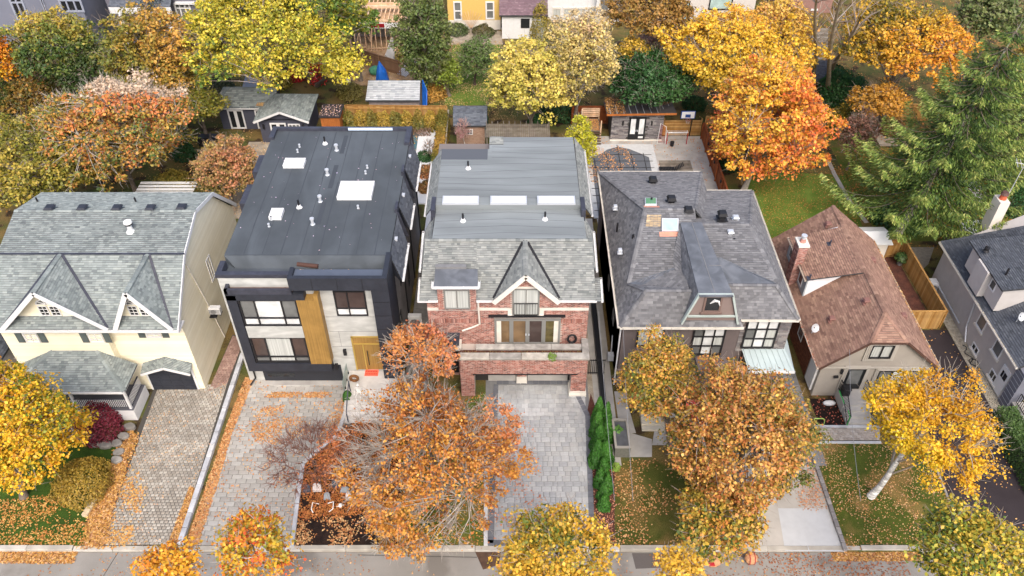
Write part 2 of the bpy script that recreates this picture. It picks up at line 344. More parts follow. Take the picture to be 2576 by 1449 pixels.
def boards(root, a, b, z0, z1, m, w=.14, t=.025, gap=.008, name="board", cap=300, rail=True, post=2.4, posts=True, zj=.0, railm=None, back=1, capr=True):
    """vertical board fence from a to b, each board a part"""
    a = Vector((a[0], a[1], 0)); b = Vector((b[0], b[1], 0)); L = (b - a).length; d = (b - a).normalized(); nrm = Vector((d.y, -d.x, 0)); n = int(L / w)
    me = None; ang = math.atan2(d.y, d.x); mb = MB(); mb.box(-(w - gap) / 2, (w - gap) / 2, -t / 2, t / 2, 0, z1 - z0)
    me = bpy.data.meshes.new(name); me.from_pydata(mb.v, [], mb.f); me.materials.append(m)
    for i in range(n):
        p = a + d * (w * (i + .5)); o = bpy.data.objects.new(name, me); C.objects.link(o); o.location = (p.x, p.y, z0 + random.uniform(-zj, zj)); o.rotation_euler = (0, 0, ang + random.uniform(-.01, .01)); par_keep(o, root)
    rb = MB(); off = nrm * (t + .02) * back
    for zz in (z0 + .3, z1 - .3): rb.beam(a + off + Z * zz, b + off + Z * zz, .04, .09)
    if capr: rb.beam(a + Z * (z1 + .03), b + Z * (z1 + .03), .14, .04)
    rb.build("rail", railm or m, root)
    if posts:
        k = max(1, round(L / post))
        for i in range(k + 1):
            p = a + d * (L * i / k) + off * 2; pb = MB(); pb.box(p.x - .045, p.x + .045, p.y - .045, p.y + .045, z0, z1 + .01); pb.build("post", railm or m, root)
def hboards(root, a, b, z0, z1, m, h=.12, gap=.02, t=.03, name="slat", z1b=None):
    a = Vector((a[0], a[1], 0)); b = Vector((b[0], b[1], 0)); z = z0
    while z + h <= z1 + .001:
        mb = MB(); mb.beam(a + Z * (z + h / 2), b + Z * (z + h / 2), t, h - gap); mb.build(name, m, root); z += h
    d = (b - a); L = d.length; k = max(1, round(L / 2.2))
    for i in range(k + 1):
        p = a + d * (i / k) + Vector((d.y, -d.x, 0)).normalized() * -.07; pb = MB(); pb.box(p.x - .05, p.x + .05, p.y - .05, p.y + .05, z0, z1 + .08); pb.build("post", m, root)
def window(root, fr, u0, u1, v0, v1, cols=(), rows=(), fm=BLACK, pm=G_DARK, ft=.07, dp=.06, n0=0.0, split=True, bar=None, sill=None, label=None, pms=None, name="window"):
    mb = MB(); bar = bar or ft * .8
    mb.fbox(fr, u0, u1, v0, v0 + ft, n0, n0 + dp); mb.fbox(fr, u0, u1, v1 - ft, v1, n0, n0 + dp); mb.fbox(fr, u0, u0 + ft, v0 + ft, v1 - ft, n0, n0 + dp); mb.fbox(fr, u1 - ft, u1, v0 + ft, v1 - ft, n0, n0 + dp)
    us = [u0 + ft] + [u0 + (u1 - u0) * c for c in cols] + [u1 - ft]; vs = [v0 + ft] + [v0 + (v1 - v0) * r for r in rows] + [v1 - ft]
    for c in us[1:-1]: mb.fbox(fr, c - bar / 2, c + bar / 2, v0 + ft, v1 - ft, n0, n0 + dp - .006)
    for r in vs[1:-1]: mb.fbox(fr, u0 + ft, u1 - ft, r - bar / 2, r + bar / 2, n0, n0 + dp - .012)
    o = mb.build(name, fm, root, **({'label': label} if label else {}))
    if split:
        k = 0
        for j in range(len(vs) - 1):
            for i in range(len(us) - 1):
                pb = MB(); pb.fbox(fr, us[i], us[i + 1], vs[j], vs[j + 1], n0 - .01, n0 + .012); pb.build("pane", (pms[k] if pms else pm), o); k += 1
    else:
        pb = MB(); pb.fbox(fr, u0 + ft, u1 - ft, v0 + ft, v1 - ft, n0 - .01, n0 + .012); pb.build("pane", pm, o)
    if sill:
        sb = MB(); sb.fbox(fr, u0 - .1, u1 + .1, v0 - .14, v0, 0, n0 + dp + .06); sb.build("sill", sill, o)
    return o
def gutter(root, a, b, m=WHITE, w=.12, h=.11, name="gutter"):
    a = Vector(a); b = Vector(b); d = (b - a).normalized(); s_ = d.cross(Z).normalized(); mb = MB()
    mb.beam(a - Z * h / 2, b - Z * h / 2, .02, h) if False else None
    mb.beam(a - Z * h, b - Z * h, w, .015); mb.beam(a - s_ * w / 2 - Z * h / 2, b - s_ * w / 2 - Z * h / 2, .018, h); mb.beam(a + s_ * w / 2 - Z * h / 2, b + s_ * w / 2 - Z * h / 2, .018, h)
    k = int((b - a).length / .8)
    for i in range(k + 1): p = a + (b - a) * (i / max(k, 1)); mb.beam(p - s_ * w / 2 + Z * .006, p + s_ * w / 2 + Z * .006, .035, .014)
    return mb.build(name, m, root)

# ------------------------------------------------------------------ foliage
def noise3(P, f, seed):
    r = np.random.default_rng(seed); v = np.zeros(len(P))
    for k in range(6):
        d = r.normal(size=3); d *= f * (1 + .5 * k / 3) / np.linalg.norm(d); v += np.sin(P @ d + r.uniform(0, 6.28)) * (1 / (1 + .4 * k))
    return v / 2.2
def leaf_mesh(name, P, Nn, size, cols, parent, asp=.75, m=None, axis=None, **props):
    n = len(P); r = RNG.normal(size=(n, 3)); Nn = Nn / (np.linalg.norm(Nn, axis=1, keepdims=True) + 1e-9)
    T = np.cross(Nn, r) if axis is None else axis + r * .22; T /= np.linalg.norm(T, axis=1, keepdims=True) + 1e-9; B = np.cross(Nn, T)
    s = (size if np.ndim(size) else np.full(n, size)) * RNG.uniform(.5, 1.35, n); s = s[:, None]
    V = np.empty((n, 4, 3)); V[:, 0] = P - T * s * .5 + Nn * s * .08; V[:, 1] = P - B * s * .5 * asp - Nn * s * .06; V[:, 2] = P + T * s * .5 + Nn * s * .08; V[:, 3] = P + B * s * .5 * asp - Nn * s * .06
    me = bpy.data.meshes.new(name); me.vertices.add(n * 4); me.vertices.foreach_set("co", V.reshape(-1).astype(np.float32))
    me.loops.add(n * 4); me.loops.foreach_set("vertex_index", np.arange(n * 4, dtype=np.int32)); me.polygons.add(n)
    me.polygons.foreach_set("loop_start", np.arange(0, n * 4, 4, dtype=np.int32)); me.polygons.foreach_set("loop_total", np.full(n, 4, dtype=np.int32))
    me.update(calc_edges=True)
    at = me.attributes.new("col", 'FLOAT_COLOR', 'FACE'); c4 = np.ones((n, 4), np.float32); c4[:, :3] = cols; at.data.foreach_set("color", c4.reshape(-1))
    me.materials.append(m or LEAF); o = bpy.data.objects.new(name, me); C.objects.link(o); par(o, parent)
    for k, v in props.items(): o[k] = v
    return o
def palette(t, pal, n):
    pal = np.array([sr(p[0], p[1] * (1.05 if p[0] > p[1] * 1.22 else .97), p[2] * 1.16) for p in pal]); t = np.clip(t, 0, .999) * (len(pal) - 1); i = t.astype(int); f = (t - i)[:, None]
    c = pal[i] * (1 - f) + pal[i + 1] * f; return np.clip(c * RNG.uniform(.75, 1.2, (n, 1)) * RNG.uniform(.95, 1.05, (n, 3)), 0, .95)
def segs(name, A, B, ra, rb, m, parent, rnd=True, **props):
    A = np.asarray(A, float); B = np.asarray(B, float); n = len(A)
    if n == 0: return
    D = B - A; D /= np.linalg.norm(D, axis=1, keepdims=True) + 1e-9; R = np.tile([.3, .5, .81], (n, 1)); E1 = np.cross(D, R); E1 /= np.linalg.norm(E1, axis=1, keepdims=True) + 1e-9; E2 = np.cross(D, E1)
    ra = np.broadcast_to(ra, n)[:, None]; rb = np.broadcast_to(rb, n)[:, None]; V = np.empty((n, 6, 3))
    for k in range(3):
        a = 2.0944 * k; e = E1 * math.cos(a) + E2 * math.sin(a); V[:, k] = A + e * ra; V[:, 3 + k] = B + e * rb
    base = np.arange(n)[:, None] * 6; q = np.array([[0, 1, 4, 3], [1, 2, 5, 4], [2, 0, 3, 5]]); idx = (base[:, :, None] + q[None]).reshape(-1).astype(np.int32)
    me = bpy.data.meshes.new(name); me.vertices.add(n * 6); me.vertices.foreach_set("co", V.reshape(-1).astype(np.float32)); me.loops.add(n * 12); me.loops.foreach_set("vertex_index", idx); me.polygons.add(n * 3)
    me.polygons.foreach_set("loop_start", np.arange(0, n * 12, 4, dtype=np.int32)); me.polygons.foreach_set("loop_total", np.full(n * 3, 4, dtype=np.int32)); me.update(calc_edges=True)
    at = me.attributes.new("rnd", 'FLOAT', 'FACE'); at.data.foreach_set("value", np.repeat(RNG.random(n), 3).astype(np.float32))
    me.materials.append(m); o = bpy.data.objects.new(name, me); C.objects.link(o); par(o, parent)
    for k, v in props.items(): o[k] = v
    return o
def spread(c, hw, hh, zc):
    """metres for a crown seen hw x hh large whose middle stands at height zc"""
    x, y, _ = g(c[0], c[1], zc); k = FP / depth(y, zc); r = hw / k; e = (hh / k) ** 2 - (r * .67) ** 2
    rz = math.sqrt(max(e, (r * .35) ** 2)) / .741; return x, y, r, min(rz, r * 1.5)
def tree(label, c, hw, hh, zc, pal, base=None, dens=1.0, ls=.24, puff=.75, twig=2, bark=BARK, tr=.22, name="maple_tree", cat="tree", group=None, hb=.0, nf=.5, seed=1, shape='round', lower=-.45, jit=.3, fringe=None, twm=None, bare=0, lean=None, nlimb=8, irr=.17):
    global RNG; RNG = np.random.default_rng(seed); rnd = random.Random(seed)
    x, y, r, rz = spread(c, hw, hh, zc); zc = max(zc, rz * .9 + .5) if zc > 2.5 else zc
    if base is None: bx, by = x + rnd.uniform(-.3, .3), y + rnd.uniform(-.3, .3)
    else: bx, by = base
    root = thing(name, label, cat, (bx, by, 0), group); Cn = np.array([x, y, zc])
    ncl = int(max(14, dens * 6.8 * r * (r + rz) / 2 / puff ** 2)); no = int(ncl * .66); ii = np.arange(no) + .5; zz_ = 1 - (1 - lower) * ii / no; th_ = 2.39996 * ii + seed
    d = np.stack([np.sqrt(np.maximum(0, 1 - zz_ ** 2)) * np.cos(th_), np.sqrt(np.maximum(0, 1 - zz_ ** 2)) * np.sin(th_), zz_], 1) + RNG.normal(size=(no, 3)) * .07
    e_ = RNG.normal(size=((ncl - no) * 3, 3)); e_ /= np.linalg.norm(e_, axis=1, keepdims=True); e_ = e_[e_[:, 2] > lower][:ncl - no]; d = np.concatenate([d, e_]); ncl = len(d)
    rr = np.concatenate([RNG.uniform(.8, 1.0, no), .35 + .5 * np.sqrt(RNG.random(ncl - no))]); lump = 1 + irr * noise3(d, 3.2, seed) + irr * .6 * noise3(d, 7, seed + 5)
    if shape == 'cone': taper = np.clip(1 - .75 * (d[:, 2] * rr * .5 + .5), .12, 1); ctr = Cn + d * rr[:, None] * np.array([r, r, rz]) * np.stack([taper, taper, np.ones(ncl)], 1) * 1.15
    else: ctr = Cn + d * (rr * lump)[:, None] * np.array([max(r * .95 - puff * .65, r * .5), max(r * .95 - puff * .65, r * .5), max(rz - puff * .4, rz * .5)])
    ctr[:, 2] = np.maximum(ctr[:, 2], .25)
    npc = int(84 * (puff / .75) ** 2 * (.24 / ls) ** 1.7); n = ncl * npc; ci = np.repeat(np.arange(ncl), npc)
    ps = RNG.uniform(.5, 1.4, ncl)[ci] * puff; o_ = RNG.normal(size=(n, 3)); o_ /= np.linalg.norm(o_, axis=1, keepdims=True); o_ *= (RNG.random(n) ** .45 * ps)[:, None]; o_[:, 2] *= .62
    P = ctr[ci] + o_; P[:, 2] -= .12 * (o_[:, 0] ** 2 + o_[:, 1] ** 2) / puff
    keep = P[:, 2] > .08
    if bare: keep &= (noise3(P, .9, seed + 9) * .5 + .5 + RNG.normal(size=n) * .12) > bare
    P = P[keep]; ci = ci[keep]; o_ = o_[keep]; n = len(P)
    Nn = o_ / (puff) * .7 + np.array([0, 0, .75]) + RNG.normal(size=(n, 3)) * .55
    t = .5 + .42 * noise3(P, nf, seed + 1) + hb * ((P[:, 2] - zc) / max(rz, .1)) + RNG.normal(size=n) * jit * .55 + (RNG.random(ncl)[ci] - .5) * jit * 1.2
    cols = palette(t, pal, n)
    if fringe:
        fx = (P - Cn) / np.array([r, r, rz]); w = (fx[:, 2] * .55 + fx[:, 1] * .75 + .12 * noise3(P, 1.2, 3)) > fringe[1]; fc = np.array([sr(*fringe[0])]); cols[w] = fc * RNG.uniform(.7, 1.15, (w.sum(), 1))
    leaf_mesh("crown", P, Nn, ls, cols, root)
    # wood
    tb = MB(); top = Vector((x, y, zc + rz * .25)); b0 = Vector((bx, by, -.05)); lean = Vector(lean or (0, 0, 0)); nseg = 7; pts = []
    for i in range(nseg + 1):
        f = i / nseg; p = b0.lerp(top, f); p += Vector((math.sin(f * 5 + seed), math.cos(f * 4 + seed * 2), 0)) * .12 * math.sin(f * math.pi) + lean * math.sin(f * math.pi); pts.append(p)
    tb.tube(pts, [tr * (1.25 if i == 0 else 1 - .68 * i / nseg) for i in range(nseg + 1)], 8)
    trunk = tb.build("trunk", bark, root, smooth=True)
    if zc < 1.6 and not twig: return root
    LA, LB, RA, RB = [], [], [], []; nodes = [np.array(p) for p in pts[2:]]; nrad = [tr * .5] * len(nodes)
    for k in np.linspace(0, ncl - 1, min(nlimb, ncl)).astype(int):
        st = pts[rnd.randint(2, 5)]; e = Vector(ctr[k]); prev = st; r0 = tr * .36
        for s_ in range(1, 5):
            f = s_ / 4; q = st.lerp(e, f) + Vector((rnd.uniform(-.2, .2), rnd.uniform(-.2, .2), math.sin(f * math.pi) * (e - st).length * .1)); LA.append(prev); LB.append(q); RA.append(r0 * (1 - .2 * (s_ - 1))); RB.append(r0 * (1 - .2 * s_)); prev = q; nodes.append(np.array(q)); nrad.append(r0 * (1 - .2 * s_))
    nodes = np.array(nodes)
    for k in range(ncl):
        dd = np.linalg.norm(nodes - ctr[k], axis=1); j = int(dd.argmin()); LA.append(nodes[j]); mid = (nodes[j] + ctr[k]) / 2 + RNG.normal(size=3) * .12; LB.append(mid); RA.append(min(nrad[j] * .5, .05)); RB.append(.028); LA.append(mid); LB.append(ctr[k]); RA.append(.028); RB.append(.014)
        for q in range(twig):
            dv = RNG.normal(size=3) * .5 + (ctr[k] - Cn) / np.linalg.norm(ctr[k] - Cn + 1e-6) * .9 + np.array([0, 0, .3]); dv /= np.linalg.norm(dv); m1 = ctr[k] + dv * puff * .7; dv2 = dv + RNG.normal(size=3) * .35; m2 = m1 + dv2 / np.linalg.norm(dv2) * puff * .65
            LA += [ctr[k], m1]; LB += [m1, m2]; RA += [.018, .012]; RB += [.012, .005]
    segs("branches", [tuple(a) for a in LA], [tuple(b) for b in LB], np.array(RA), np.array(RB), twm or (TWIG if bark is not BIRCH else BIRCH), root)
    return root
def shrub(label, x, y, r, h, pal, n=1500, ls=.12, seed=1, name="shrub", cat="shrub", group=None, shape='dome', stem=True, z0=0.0):
    global RNG; RNG = np.random.default_rng(seed); root = thing(name, label, cat, (x, y, z0), group)
    u = RNG.random(n); a = RNG.uniform(0, 2 * math.pi, n)
    if shape == 'cone':
        zz = u ** 1.2; rad = r * (np.minimum(1, (zz + .02) * 9)) * (1 - zz) ** .62 * (1 + .1 * np.sin(a * 5 + zz * 14 + seed)) * (.72 + .28 * RNG.random(n) ** .4)
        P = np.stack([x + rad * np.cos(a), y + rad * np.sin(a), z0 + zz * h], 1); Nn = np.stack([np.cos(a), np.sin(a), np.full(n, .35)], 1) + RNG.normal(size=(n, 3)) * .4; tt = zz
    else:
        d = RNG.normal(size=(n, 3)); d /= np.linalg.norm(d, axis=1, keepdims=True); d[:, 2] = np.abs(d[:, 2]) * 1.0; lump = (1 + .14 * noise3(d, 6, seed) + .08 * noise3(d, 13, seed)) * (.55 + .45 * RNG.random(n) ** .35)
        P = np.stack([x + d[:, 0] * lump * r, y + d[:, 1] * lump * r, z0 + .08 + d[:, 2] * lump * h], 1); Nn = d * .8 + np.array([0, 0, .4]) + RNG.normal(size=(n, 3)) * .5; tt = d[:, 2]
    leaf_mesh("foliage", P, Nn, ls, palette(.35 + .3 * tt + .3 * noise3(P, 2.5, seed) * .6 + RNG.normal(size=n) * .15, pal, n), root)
    if stem:
        A = [(x, y, z0 - .02)] * 7; B = [(x + r * .55 * math.cos(k), y + r * .55 * math.sin(k), z0 + h * .7) for k in range(7)]; segs("stems", A, B, .03, .012, BARKD, root)
    return root
def hedge(label, a, b, wd, h, pal, n, seed=1, ls=.12, name="hedge", cat="hedge", group=None, rough=.12):
    global RNG; RNG = np.random.default_rng(seed); a = np.array([a[0], a[1], 0.]); b = np.array([b[0], b[1], 0.]); L = np.linalg.norm(b - a); d = (b - a) / L; nn = np.array([d[1], -d[0], 0])
    mid = (a + b) / 2; root = thing(name, label, cat, (mid[0], mid[1], 0), group); s = RNG.random(n); f = RNG.random(n); t = np.where(f < .4, RNG.uniform(-1, 1, n), np.where(f < .7, -1, 1)); zz = np.where(f < .4, 1, RNG.random(n))
    bul = 1 + rough * (noise3(np.stack([s * L, t, zz * 2], 1), 2.2, seed)); P = a + d * (s * L)[:, None] + nn * (t * wd / 2 * bul)[:, None] * (1 - .15 * zz)[:, None]; P[:, 2] = zz * h * bul + .05
    P += RNG.normal(size=(n, 3)) * .07; Nn = nn * (t * (f >= .4))[:, None] + np.array([0, 0, 1]) * (f < .4)[:, None] + RNG.normal(size=(n, 3)) * .5 + np.array([0, 0, .3]); P[:, 2] = np.maximum(P[:, 2], .05)
    leaf_mesh("foliage", P, Nn, ls, palette(.5 + .4 * noise3(P, .9, seed) + RNG.normal(size=n) * .14, pal, n), root)
    k = int(L / .8) + 1; A = [tuple(a + d * L * (i + .5) / k) for i in range(k)]; B = [(p[0], p[1], h * .85) for p in A]; segs("stems", A, B, .04, .02, BARKD, root)
    return root
def inpoly(P, poly):
    x, y = P[:, 0], P[:, 1]; c = np.zeros(len(P), bool); j = len(poly) - 1
    for i in range(len(poly)):
        xi, yi = poly[i][:2]; xj, yj = poly[j][:2]; c ^= ((yi > y) != (yj > y)) & (x < (xj - xi) * (y - yi) / (yj - yi + 1e-12) + xi); j = i
    return c
LPAL = [(110, 66, 38), (186, 124, 56), (206, 150, 78), (228, 190, 116), (140, 84, 44), (204, 144, 62), (220, 166, 84)]
def litter(label_name, poly, n, z=.03, pal=LPAL, ls=.13, seed=1, patch=0.0, f=.5, kind="stuff", thick=.02, parent=None, soft=None):
    global RNG; RNG = np.random.default_rng(seed); xs = [p[0] for p in poly]; ys = [p[1] for p in poly]; P = np.stack([RNG.uniform(min(xs), max(xs), n), RNG.uniform(min(ys), max(ys), n), np.full(n, z) + RNG.random(n) * thick], 1)
    soft = (.2 if max(xs) - min(xs) > 1.2 and max(ys) - min(ys) > 1.2 and z < 1 and z > -.05 else 0.0) if soft is None else soft
    k = inpoly(P, poly)
    if patch: k &= (noise3(P * [1, 1, 0], f * 3, seed) * .5 + .5 + RNG.normal(size=n) * .1) > patch
    P = P[k]; n = len(P); P[:, :2] += RNG.normal(size=(n, 2)) * soft * RNG.random((n, 1)) ** .5; P = P[P[:, 1] > KY] if (parent is None and z > -.05 and P[:, 1].min() > KY - 1.5) and soft else P; n = len(P); Nn = np.array([0, 0, 1.]) + RNG.normal(size=(n, 3)) * .28
    if n: return leaf_mesh(label_name, P, Nn, ls, palette(RNG.random(n), pal, n), parent, asp=.8, **({'kind': kind} if parent is None or kind == 'stuff' else {}))

# ================================================================== THE SETTING
GRASS = mix_mat("lawn", sr(82, 98, 38), sr(100, 106, 46), .9, .35, .65, nz=(22, .4), c3=sr(118, 108, 56), s3=.5, bump=(60, .03)); GRASS2 = mix_mat("green_lawn", sr(84, 108, 40), sr(104, 124, 52), .8, .35, .65, nz=(22, .35), bump=(60, .03))
SOIL = mix_mat("backyard_ground", sr(82, 86, 46), sr(118, 98, 60), .35, .4, .6, nz=(14, .35), c3=sr(66, 54, 40), s3=.8, bump=(25, .04)); MULCH = mix_mat("dark_mulch", sr(52, 38, 32), sr(30, 24, 22), 3, .3, .7, nz=(35, .5), bump=(50, .04)); MULCHR = mix_mat("red_brown_mulch", sr(104, 66, 54), sr(74, 50, 44), 2, .3, .7, nz=(35, .4), bump=(50, .03))
ASPH = mix_mat("road_asphalt", sr(148, 144, 137), sr(132, 128, 121), .5, .3, .7, nz=(60, .12), c3=sr(118, 113, 106), s3=.35, bump=(90, .004)); ASPHN = mix_mat("new_asphalt", sr(50, 44, 46), sr(58, 52, 54), .6, .3, .7, nz=(60, .15), bump=(90, .005)); DIRT = mix_mat("bare_soil", sr(170, 146, 116), sr(138, 110, 84), .8, .35, .65, nz=(10, .2), bump=(9, .06)); SAND = mix_mat("light_gravel", sr(168, 158, 142), sr(144, 132, 116), 1.5, .35, .65, nz=(30, .25), bump=(30, .02))
def sheet(name, poly, z, m, kind="structure", parent=None):
    mb = MB(); mb.poly([(p[0], p[1], z) for p in ccw([(p[0], p[1]) for p in poly])]); o = mb.build(name, m, parent)
    if kind: o['kind'] = kind
    return o
def D(*pts): return [g(u, v)[:2] for u, v in pts]
KY = 24.3
mb = MB(); mb.poly([(-140, KY, 0), (140, KY, 0), (140, 230, 0), (-140, 230, 0)]); mb.poly([(-140, KY, -.14), (140, KY, -.14), (140, KY, 0), (-140, KY, 0)]); mb.poly([(-140, -60, -.14), (140, -60, -.14), (140, KY, -.14), (-140, KY, -.14)])
mb.build("ground", SOIL, kind="structure")
road = sheet("road", [(-140, -60), (140, -60), (140, KY - .05), (-140, KY - .05)], -.134, ASPH)
sheet("opposite_verge", [(-60, -20), (60, -20), (60, 17.9), (-60, 17.9)], -.02, GRASS); mb = MB(); mb.box(-60, 60, 17.9, 18.1, -.13, .0); mb.build("opposite_kerb", CONC, kind="structure"); litter("fallen_leaves", [(-30, 10), (30, 10), (30, 17.8), (-30, 17.8)], 5000, 0.0, [(206, 156, 96), (180, 116, 66)], .12, 2, .3)
# road patches and joints
PATCHM = M("road_patch_dark", sr(96, 90, 86), .95, nz=(30, .15)); RUST = M("road_stain_brown", sr(92, 70, 56), .95, nz=(4, .3))
sheet("road_patch", D((1590, 1388), (1655, 1388), (1665, 1425), (1600, 1428)), -.130, PATCHM, parent=road); sheet("road_patch", D((1195, 1385), (1260, 1385), (1255, 1418), (1215, 1430)), -.130, RUST, parent=road)
mb = MB()
for a, b in (((1695, 1392), (1700, 1449)), ((300, 1370 + 15), (260, 1449)), ((520, 1395), (760, 1402)), ((900, 1396), (1200, 1402))): mb.beam(g(*a, -.128), g(*b, -.128), .035, .01)
mb.build("road_crack", DARKGAP, road)
kb = MB(); kb.box(-60, 60, KY + .02, KY + .22, -.13, .0); kerb = kb.build("kerb", CONC, kind="structure"); x = -36.0
while x < 36:
    w = random.uniform(2.2, 3.2); low = any(a - .3 < x + w / 2 < b + .3 for a, b in ((-24.2, -18.8), (-18.3, -12), (-1.4, 4.4), (12.4, 18.2), (26, 31.6)))
    mb = MB(); h = .035 if low else .12; mb.hexa([(x + .01, KY - .05, -.13), (x + w - .01, KY - .05, -.13), (x + w - .01, KY + .26, -.13), (x + .01, KY + .26, -.13), (x + .01, KY - .02, h - .02), (x + w - .01, KY - .02, h - .02), (x + w - .01, KY + .26, h), (x + .01, KY + .26, h)])
    mb.build("kerb_stone", M("kerb_concrete", [sr(180, 174, 162), sr(162, 156, 144), sr(188, 184, 174)], .9, nz=(2, .1), stain=(1, .15)), kerb, bevel=.02); x += w
# front yards
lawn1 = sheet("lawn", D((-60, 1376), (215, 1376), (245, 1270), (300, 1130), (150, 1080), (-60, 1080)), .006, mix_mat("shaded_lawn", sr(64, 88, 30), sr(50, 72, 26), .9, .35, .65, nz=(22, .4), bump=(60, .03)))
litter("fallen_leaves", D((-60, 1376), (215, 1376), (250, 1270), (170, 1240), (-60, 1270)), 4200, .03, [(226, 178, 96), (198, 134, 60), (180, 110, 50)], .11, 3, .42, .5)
# yellow house driveway: cobbles
coh = [sr(172, 166, 154), sr(150, 142, 130), sr(186, 180, 168), sr(160, 150, 136)]
COB = M("cobble_paver", coh, .92, nz=(5, .12), stain=(.5, .18)); drv1 = sheet("driveway", D((232, 1374), (452, 1369), (616, 850), (585, 842), (524, 985), (388, 975)), .008, DARKGAP)
pave(drv1, D((255, 1372), (447, 1369), (572, 965), (398, 975)), .009, COB, .25, .2, .034, .035, 300, "cobble")
REDP = M("red_paver", [sr(168, 138, 126), sr(150, 120, 108), sr(180, 152, 138)], .92, nz=(4, .15), stain=(.5, .2))
pave(drv1, D((524, 985), (572, 965), (614, 855), (586, 845)), .009, REDP, .2, .2, .016, .035, 0, "red_paver")
litter("fallen_leaves", D((215, 1376), (262, 1376), (300, 1230), (345, 1100), (330, 1080), (290, 1150), (232, 1270)), 9000, .05, seed=4, thick=.05)
litter("fallen_leaves", D((262, 1372), (330, 1372), (360, 1230), (335, 1120), (300, 1230)), 3000, .05, [(226, 178, 106), (206, 148, 70), (190, 120, 56)], seed=5, patch=.5, f=.7)
litter("fallen_leaves", D((262, 1372), (447, 1369), (570, 965), (398, 975)), 1300, .05, [(226, 186, 126), (200, 150, 84)], .09, 6, .45, .6)
litter("fallen_leaves", D((425, 1365), (452, 1365), (500, 1235), (478, 1225)), 1800, .05, seed=7)
litter("fallen_leaves", [(-36, 23.55), (-24.5, 23.55), (-24.5, 24.28), (-36, 24.28)], 5200, -.12, seed=8, thick=.05)
# stone wall between the first two driveways
wl = thing("stone_retaining_wall", "low wall of long pale grey stone blocks dividing the cobbled driveway from the rectangular paver driveway", "garden wall", (*D((533, 1130))[0], 0))
a = Vector((*D((455, 1371))[0], 0)); b = Vector((*D((613, 893))[0], 0)); n = 15; LST = M("limestone_block", [sr(196, 198, 200), sr(178, 180, 184), sr(208, 208, 206)], .9, nz=(2.5, .14), stain=(1, .2), bump=(10, .01))
for i in range(n):
    p = a.lerp(b, i / n); q = a.lerp(b, (i + .97) / n); mb = MB(); mb.beam(p + Z * (.13 + .02 * (i > 9)), q + Z * (.13 + .02 * (i > 9)), .3, .3); mb.build("block", LST, wl, bevel=.02)
# rectangular pavers of the second driveway
MBED = D((742, 1374), (766, 1166), (850, 1094), (905, 1050), (1006, 1075), (1006, 1374))
PV2 = M("rectangular_paver", [sr(172, 169, 161), sr(160, 155, 147), sr(182, 179, 172), sr(166, 160, 150)], .9, nz=(4, .08), stain=(.4, .22)); drv2 = sheet("driveway", D((470, 1374), (1006, 1374), (1006, 1075), (880, 952), (624, 952)), .008, DARKGAP)
mbed_np = [(p[0], p[1]) for p in MBED]
def inbed(u, v): return bool(inpoly(np.array([[u, v]]), mbed_np)[0])
pave(drv2, D((478, 1372), (745, 1374), (852, 1092), (884, 953), (626, 953)), .009, PV2, .62, .32, .022, .05, 300, "paver", skip=inbed)
for nm, poly, n_, pt in (("a", ((468, 1372), (500, 1372), (545, 1230), (585, 1090), (640, 955), (618, 950), (575, 1060)), 6500, 0), ("b", ((670, 988), (835, 988), (835, 1002), (668, 1002)), 900, .35), ("c", ((632, 1065), (660, 1030), (715, 1020), (712, 1080), (690, 1120), (640, 1110)), 1500, .25), ("d", ((715, 1050), (765, 1050), (765, 1090), (730, 1110)), 500, .3), ("e", ((478, 1372), (745, 1374), (852, 1092), (884, 953), (626, 953)), 2600, .55), ("f", ((830, 1020), (880, 1000), (850, 1110), (800, 1130)), 1000, .3)):
    litter("fallen_leaves", D(*poly), n_, .065, [(176, 104, 56), (206, 142, 78), (214, 166, 106)], .12, 20 + ord(nm), pt, 1.2, thick=.03)
bed = sheet("mulch_bed", MBED, .1, MULCH)
litter("fallen_leaves", D((766, 1172), (850, 1100), (905, 1055), (1006, 1080), (1006, 1290), (745, 1310)), 14000, .11, [(150, 78, 36), (184, 106, 48), (206, 134, 66), (126, 66, 34)], .12, 40, .2, 1.0, thick=.06)
litter("fallen_leaves", D((745, 1315), (1006, 1280), (1006, 1372), (742, 1372)), 3800, .11, [(160, 90, 44), (200, 140, 80), (214, 170, 110)], .12, 41, .56, .9)
cw = thing("bed_edging", "pale stone edging curving round the dark mulch bed beside the rectangular pavers", "garden edging", (*D((765, 1168))[0], 0))
for (p, q) in (((735, 1374), (748, 1270)), ((748, 1268), (763, 1168)), ((764, 1166), (806, 1130)), ((808, 1128), (850, 1093)), ((851, 1090), (872, 1030)), ((872, 1028), (884, 975))):
    mb = MB(); mb.beam(Vector(g(*p, .1)), Vector(g(*q, .1)), .24, .26); mb.build("edging_stone", LST, cw, bevel=.02)
lawn3 = sheet("lawn", D((1007, 1374), (1007, 1075), (1225, 985), (1222, 1374)), .006, GRASS)
litter("fallen_leaves", D((1007, 1374), (1007, 1075), (1225, 985), (1222, 1374)), 4500, .03, seed=44, patch=.3)
